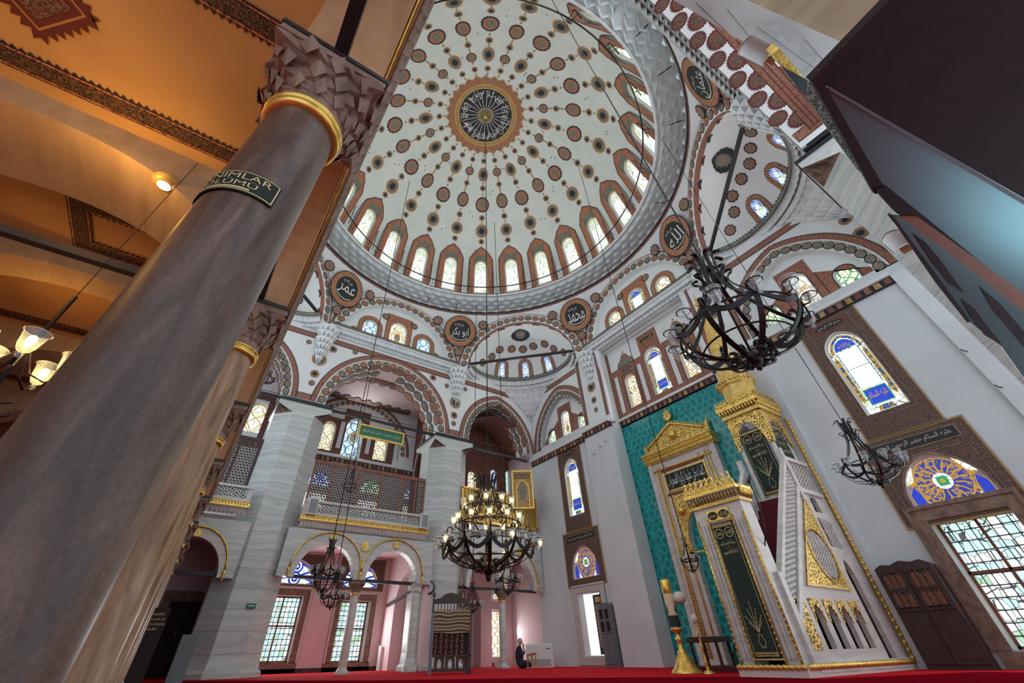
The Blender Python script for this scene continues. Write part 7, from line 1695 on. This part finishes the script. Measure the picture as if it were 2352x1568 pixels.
# bookcases
def bookcase(x0, x1, y, top, depth, mat, label, lx):
    O = Vector(((x0+x1)/2, y, FZ)); root = empty('bookcase', O, label, 'bookcase'); f = lambda a, b, c=0: Vector((a, -c, b)); w = (x1-x0)/2; h = top-FZ
    mb = MB(); P = [(-w, 0), (-w, h*.94), (-w*.7, h*.98), (-w*.4, h*.965), (0, h), (w*.4, h*.975), (w*.7, h*.99), (w, h*.94), (w, 0)]; mb.slab(f, P, 0, depth-.03, mat); mb.build('carcass', root)
    for s_ in (-1, 1):
        mb = MB(); a0, a1 = (s_*.015, s_*(w-.03)) if s_ > 0 else (-w+.03, -.015); mb.box(f, a0, a1, .08, h*.48, depth-.03, depth, mat); mb.box(f, a0+.06, a1-.06, .16, h*.42, depth, depth+.012, mat)
        for b0, b1 in ((.52, .70), (.72, .9)): mb.ribbon(f, [(a0+.02, h*b0), (a0+.02, h*b1), (a1-.02, h*b1), (a1-.02, h*b0)], -.02, .02, depth, mat, True, .03)
        d_ = mb.build('door', root)
        mb = MB(); mb.box(f, a0+.03, a1-.03, h*.52, h*.9, depth-.03, depth-.02, 'board_wood'); mb.build('glass_pane', d_)
    if lx:
        k = 0
        for s_ in (-1, 1):
            for row in (.55, .73):
                x = -w*.85 if s_ < 0 else w*.12
                mb = MB()
                while x < (-w*.12 if s_ < 0 else w*.82):
                    bw = .02+.02*((k*7) % 3)/2; mb.box(f, x, x+bw, h*row, h*(row+.12+.02*((k*5) % 3)), depth-.02, depth-.008, ('dark_red', 'brown_ornament', 'orange_wood', 'dark_wood')[k % 4]); x += bw+.003; k += 1
                mb.build('book_row', root)
bookcase(-4.46, -3.40, 13.98, 1.90, .36, 'dark_wood', 'large dark wooden bookcase with wavy top, right of the minbar', True)
bookcase(-13.70, -13.10, 13.98, 1.86, .30, 'grey_paint', 'narrow dark grey bookcase beside the left bright window', False)
# stool seen in the window niche
# tall candlesticks, lamp and table by the mihrab
def candlestick(O, label, s_=1.0):
    root = empty('giant_candlestick', O, label, 'candlestick')
    mb = MB(); mb.lathe((0, 0, 0), [(.34, 0), (.33, .03), (.24, .10), (.17, .22), (.13, .30), (.10, .33), (.12, .36), (.06, .40), (.06, .55), (.09, .60), (.05, .63), (.05, .70), (.14, .74), (.13, .78)], 'gold', 28); mb.build('brass_base', root)
    mb = MB(); mb.lathe((0, 0, 0), [(.12, .78), (.12, 1.42), (.11, 1.45)], 'candle_wax', 24); mb.build('candle', root)
    mb = MB(); mb.lathe((0, 0, 0), [(.122, .80), (.122, 1.02)], 'ink', 24)
    for i in range(3):
        a0 = 2*PI*i/3+4.2; f = lambda a, b, c=0: Vector(((.123+c)*math.cos(a0+a/.12), (.123+c)*math.sin(a0+a/.12), b)); mb.poly(f, [(0, 1.02), (-.05, 1.12), (-.03, 1.22), (-.01, 1.12), (0, 1.28), (.02, 1.12), (.04, 1.24), (.05, 1.1)], .002, 'brown_ornament')
    mb.build('painted_tulip', root)
    mb = MB(); mb.lathe((0, 0, 0), [(.11, 1.45), (.115, 1.46), (.115, 1.72), (.10, 1.74), (.10, 1.70)], 'gold', 24); mb.build('brass_tip', root)
candlestick(Vector((-7.93, 10.45, FZ)), 'giant brass candlestick with painted candle left of the mihrab')
O = Vector((-7.25, 10.28, FZ)); root = empty('floor_lamp', O, 'slim gilded floor lamp with a small white globe by the mihrab', 'lamp')
mb = MB(); mb.lathe((0, 0, 0), [(.12, 0), (.11, .03), (.03, .06), (.03, .15), (.045, .18), (.02, .22), (.02, .4), (.04, .44), (.02, .48), (.02, .62), (.035, .66), (.02, .70), (.02, .85)], 'gold', 12); mb.build('stem', root)
mb = MB(); mb.ball((0, 0, .92), .075, 'porcelain', 14, 10, 1.15); mb.build('globe', root)
mb = MB(); mb.ball(pt(1560, 1372, 13.15), .16, 'porcelain', 16, 10, .8); mb.tube([pt(1560, 1372, 13.15), Vector((-7.93, 10.45, pt(1560, 1372, 13.15).z-.02))], .02, 'gold', 6); o = mb.build('hanging_porcelain_ball'); tag(o, 'white porcelain ball beside the giant candle', 'ornament')
O = Vector((-7.75, 11.3, FZ)); root = empty('low_table', O, 'low dark wooden table in front of the mihrab niche', 'table')
mb = MB(); mb.slab(lambda a, b, c=0: Vector((a, c, b)), [(-.42, .52), (-.36, .62), (.36, .62), (.42, .52)], -.3, .3, 'dark_wood'); mb.build('top', root)
for a in (-.36, .32):
    for c_ in (-.26, .22): mb = MB(); mb.box(lambda a, b, c=0: Vector((a, c, b)), a, a+.05, 0, .53, c_, c_+.05, 'dark_wood'); mb.build('leg', root)
O = Vector((-7.0, 11.0, FZ)); root = empty('microphone_stand', O, 'thin black microphone stand between the table and the pulpit gate', 'stand')
mb = MB(); mb.tube([(0, 0, 0), (.05, 0, .45), (.12, .1, .55), (-.05, 0, .25)], .012, 'iron', 6); mb.lathe((0, 0, 0), [(.12, 0), (.11, .02), (.02, .03)], 'iron', 12); mb.build('pole', root); mb = MB(); mb.tube([(.12, .1, .55), (.14, .12, .75)], .014, 'iron', 6); mb.build('head', root)
mb = MB(); mb.box(fid, -8.5, -6.2, FZ, .16, -12.6, -10.9, 'stair_carpet'); o = mb.build('floor_platform', None); tag(o, 'low dark red carpeted step in front of the mihrab', 'step')
# dark notice board and door at the lower left
O = Vector((-11.0, .0, FZ)); root = empty('notice_board', O, 'dark board with gold lettering standing beyond the brown columns', 'board')
f = fr((0, 0, 0), (0, 1, 0), (1, 0, 0)); mb = MB(); mb.box(f, -.42, .16, 0, 1.12, -.03, .0, 'board_wood'); mb.build('panel', root); mb = MB()
for i, t_ in enumerate(('PEYGAMBER EFENDİMİZ', 'BUYURDULAR Kİ', 'NAMAZ DİNİN DİREĞİDİR', 'ALLAH')): put_text(mb, f, -.12+.03*i, 1.03-.07*i, t_, .42-.09*(i == 3)*3, .04, .004, 'gold_thread')
mb.build('lettering', root)
DOORN[0] += 1; root = empty('door_1'); root['kind'] = 'structure'
f = fr((-20.97, .72, FZ), (0, 1, 0), (1, 0, 0)); mb = MB(); mb.box(f, -.52, .45, 0, 2.0, -.05, .02, 'board_wood'); mb.box(f, -.42, -.05, 1.1, 1.85, .02, .035, 'board_wood'); mb.box(f, .02, .36, 1.1, 1.85, .02, .035, 'board_wood'); mb.box(f, -.42, -.05, .15, .95, .02, .035, 'board_wood'); mb.box(f, .02, .36, .15, .95, .02, .035, 'board_wood'); mb.build('leaf', root)
mb = MB(); mb.ribbon(f, [(-.55, 0), (-.55, 2.05), (.48, 2.05), (.48, 0)], 0, .25, .03, 'capital_stone', thick=.08); mb.build('frame', root)
mb = MB(); mb.tube([f(-.02, 1.0, .04), f(-.02, 1.12, .08), f(-.02, 1.2, .04)], .012, 'gold', 6); mb.build('door_handle', root)
O = Vector((-13.8, .78, FZ)); mb = MB(); mb.slab(fr((0, 0, 0), (0, 1, 0), (1, 0, 0)), [(-.16, 0), (-.16, .84), (.14, .84), (.16, .78), (.16, 0)], -.4, .1, 'grey_paint'); o = mb.build('grey_cabinet'); o.location = O; tag(o, 'plain grey low cabinet beside the left marble pier', 'cabinet')
# plain wooden stool in the left bright window niche
O = Vector(gN(-13.78, .38, -.45)); root = empty('stool', O, 'small reddish stool standing in the bright left window niche', 'stool')
mb = MB(); mb.box(lambda a, b, c=0: Vector((a, c, b)), -.17, .17, .38, .42, -.15, .15, 'red_wood'); mb.build('seat', root)
for a in (-.15, .11):
    for c_ in (-.13, .09): mb = MB(); mb.box(lambda a, b, c=0: Vector((a, c, b)), a, a+.04, 0, .38, c_, c_+.04, 'red_wood'); mb.build('leg', root)
# shade on the near floor, put in as a darker carpet sheet
mb = MB(); mb.face([(-17, -1.5, FZ+.004), (.1, -1.5, FZ+.004), (.1, 12.6, FZ+.004), (-3.4, 12.6, FZ+.004), (-4.4, 9.2, FZ+.004), (-6.1, 9.1, FZ+.004), (-9.5, 6.7, FZ+.004), (-11.8, 4.3, FZ+.004), (-14.8, 2.6, FZ+.004), (-17, 1.0, FZ+.004)], 'shaded_carpet'); o = mb.build('shaded_carpet'); tag(o, 'painted shade on the near floor, a darker crimson sheet over the red carpet', 'carpet')
for m in bpy.data.materials:
    pass
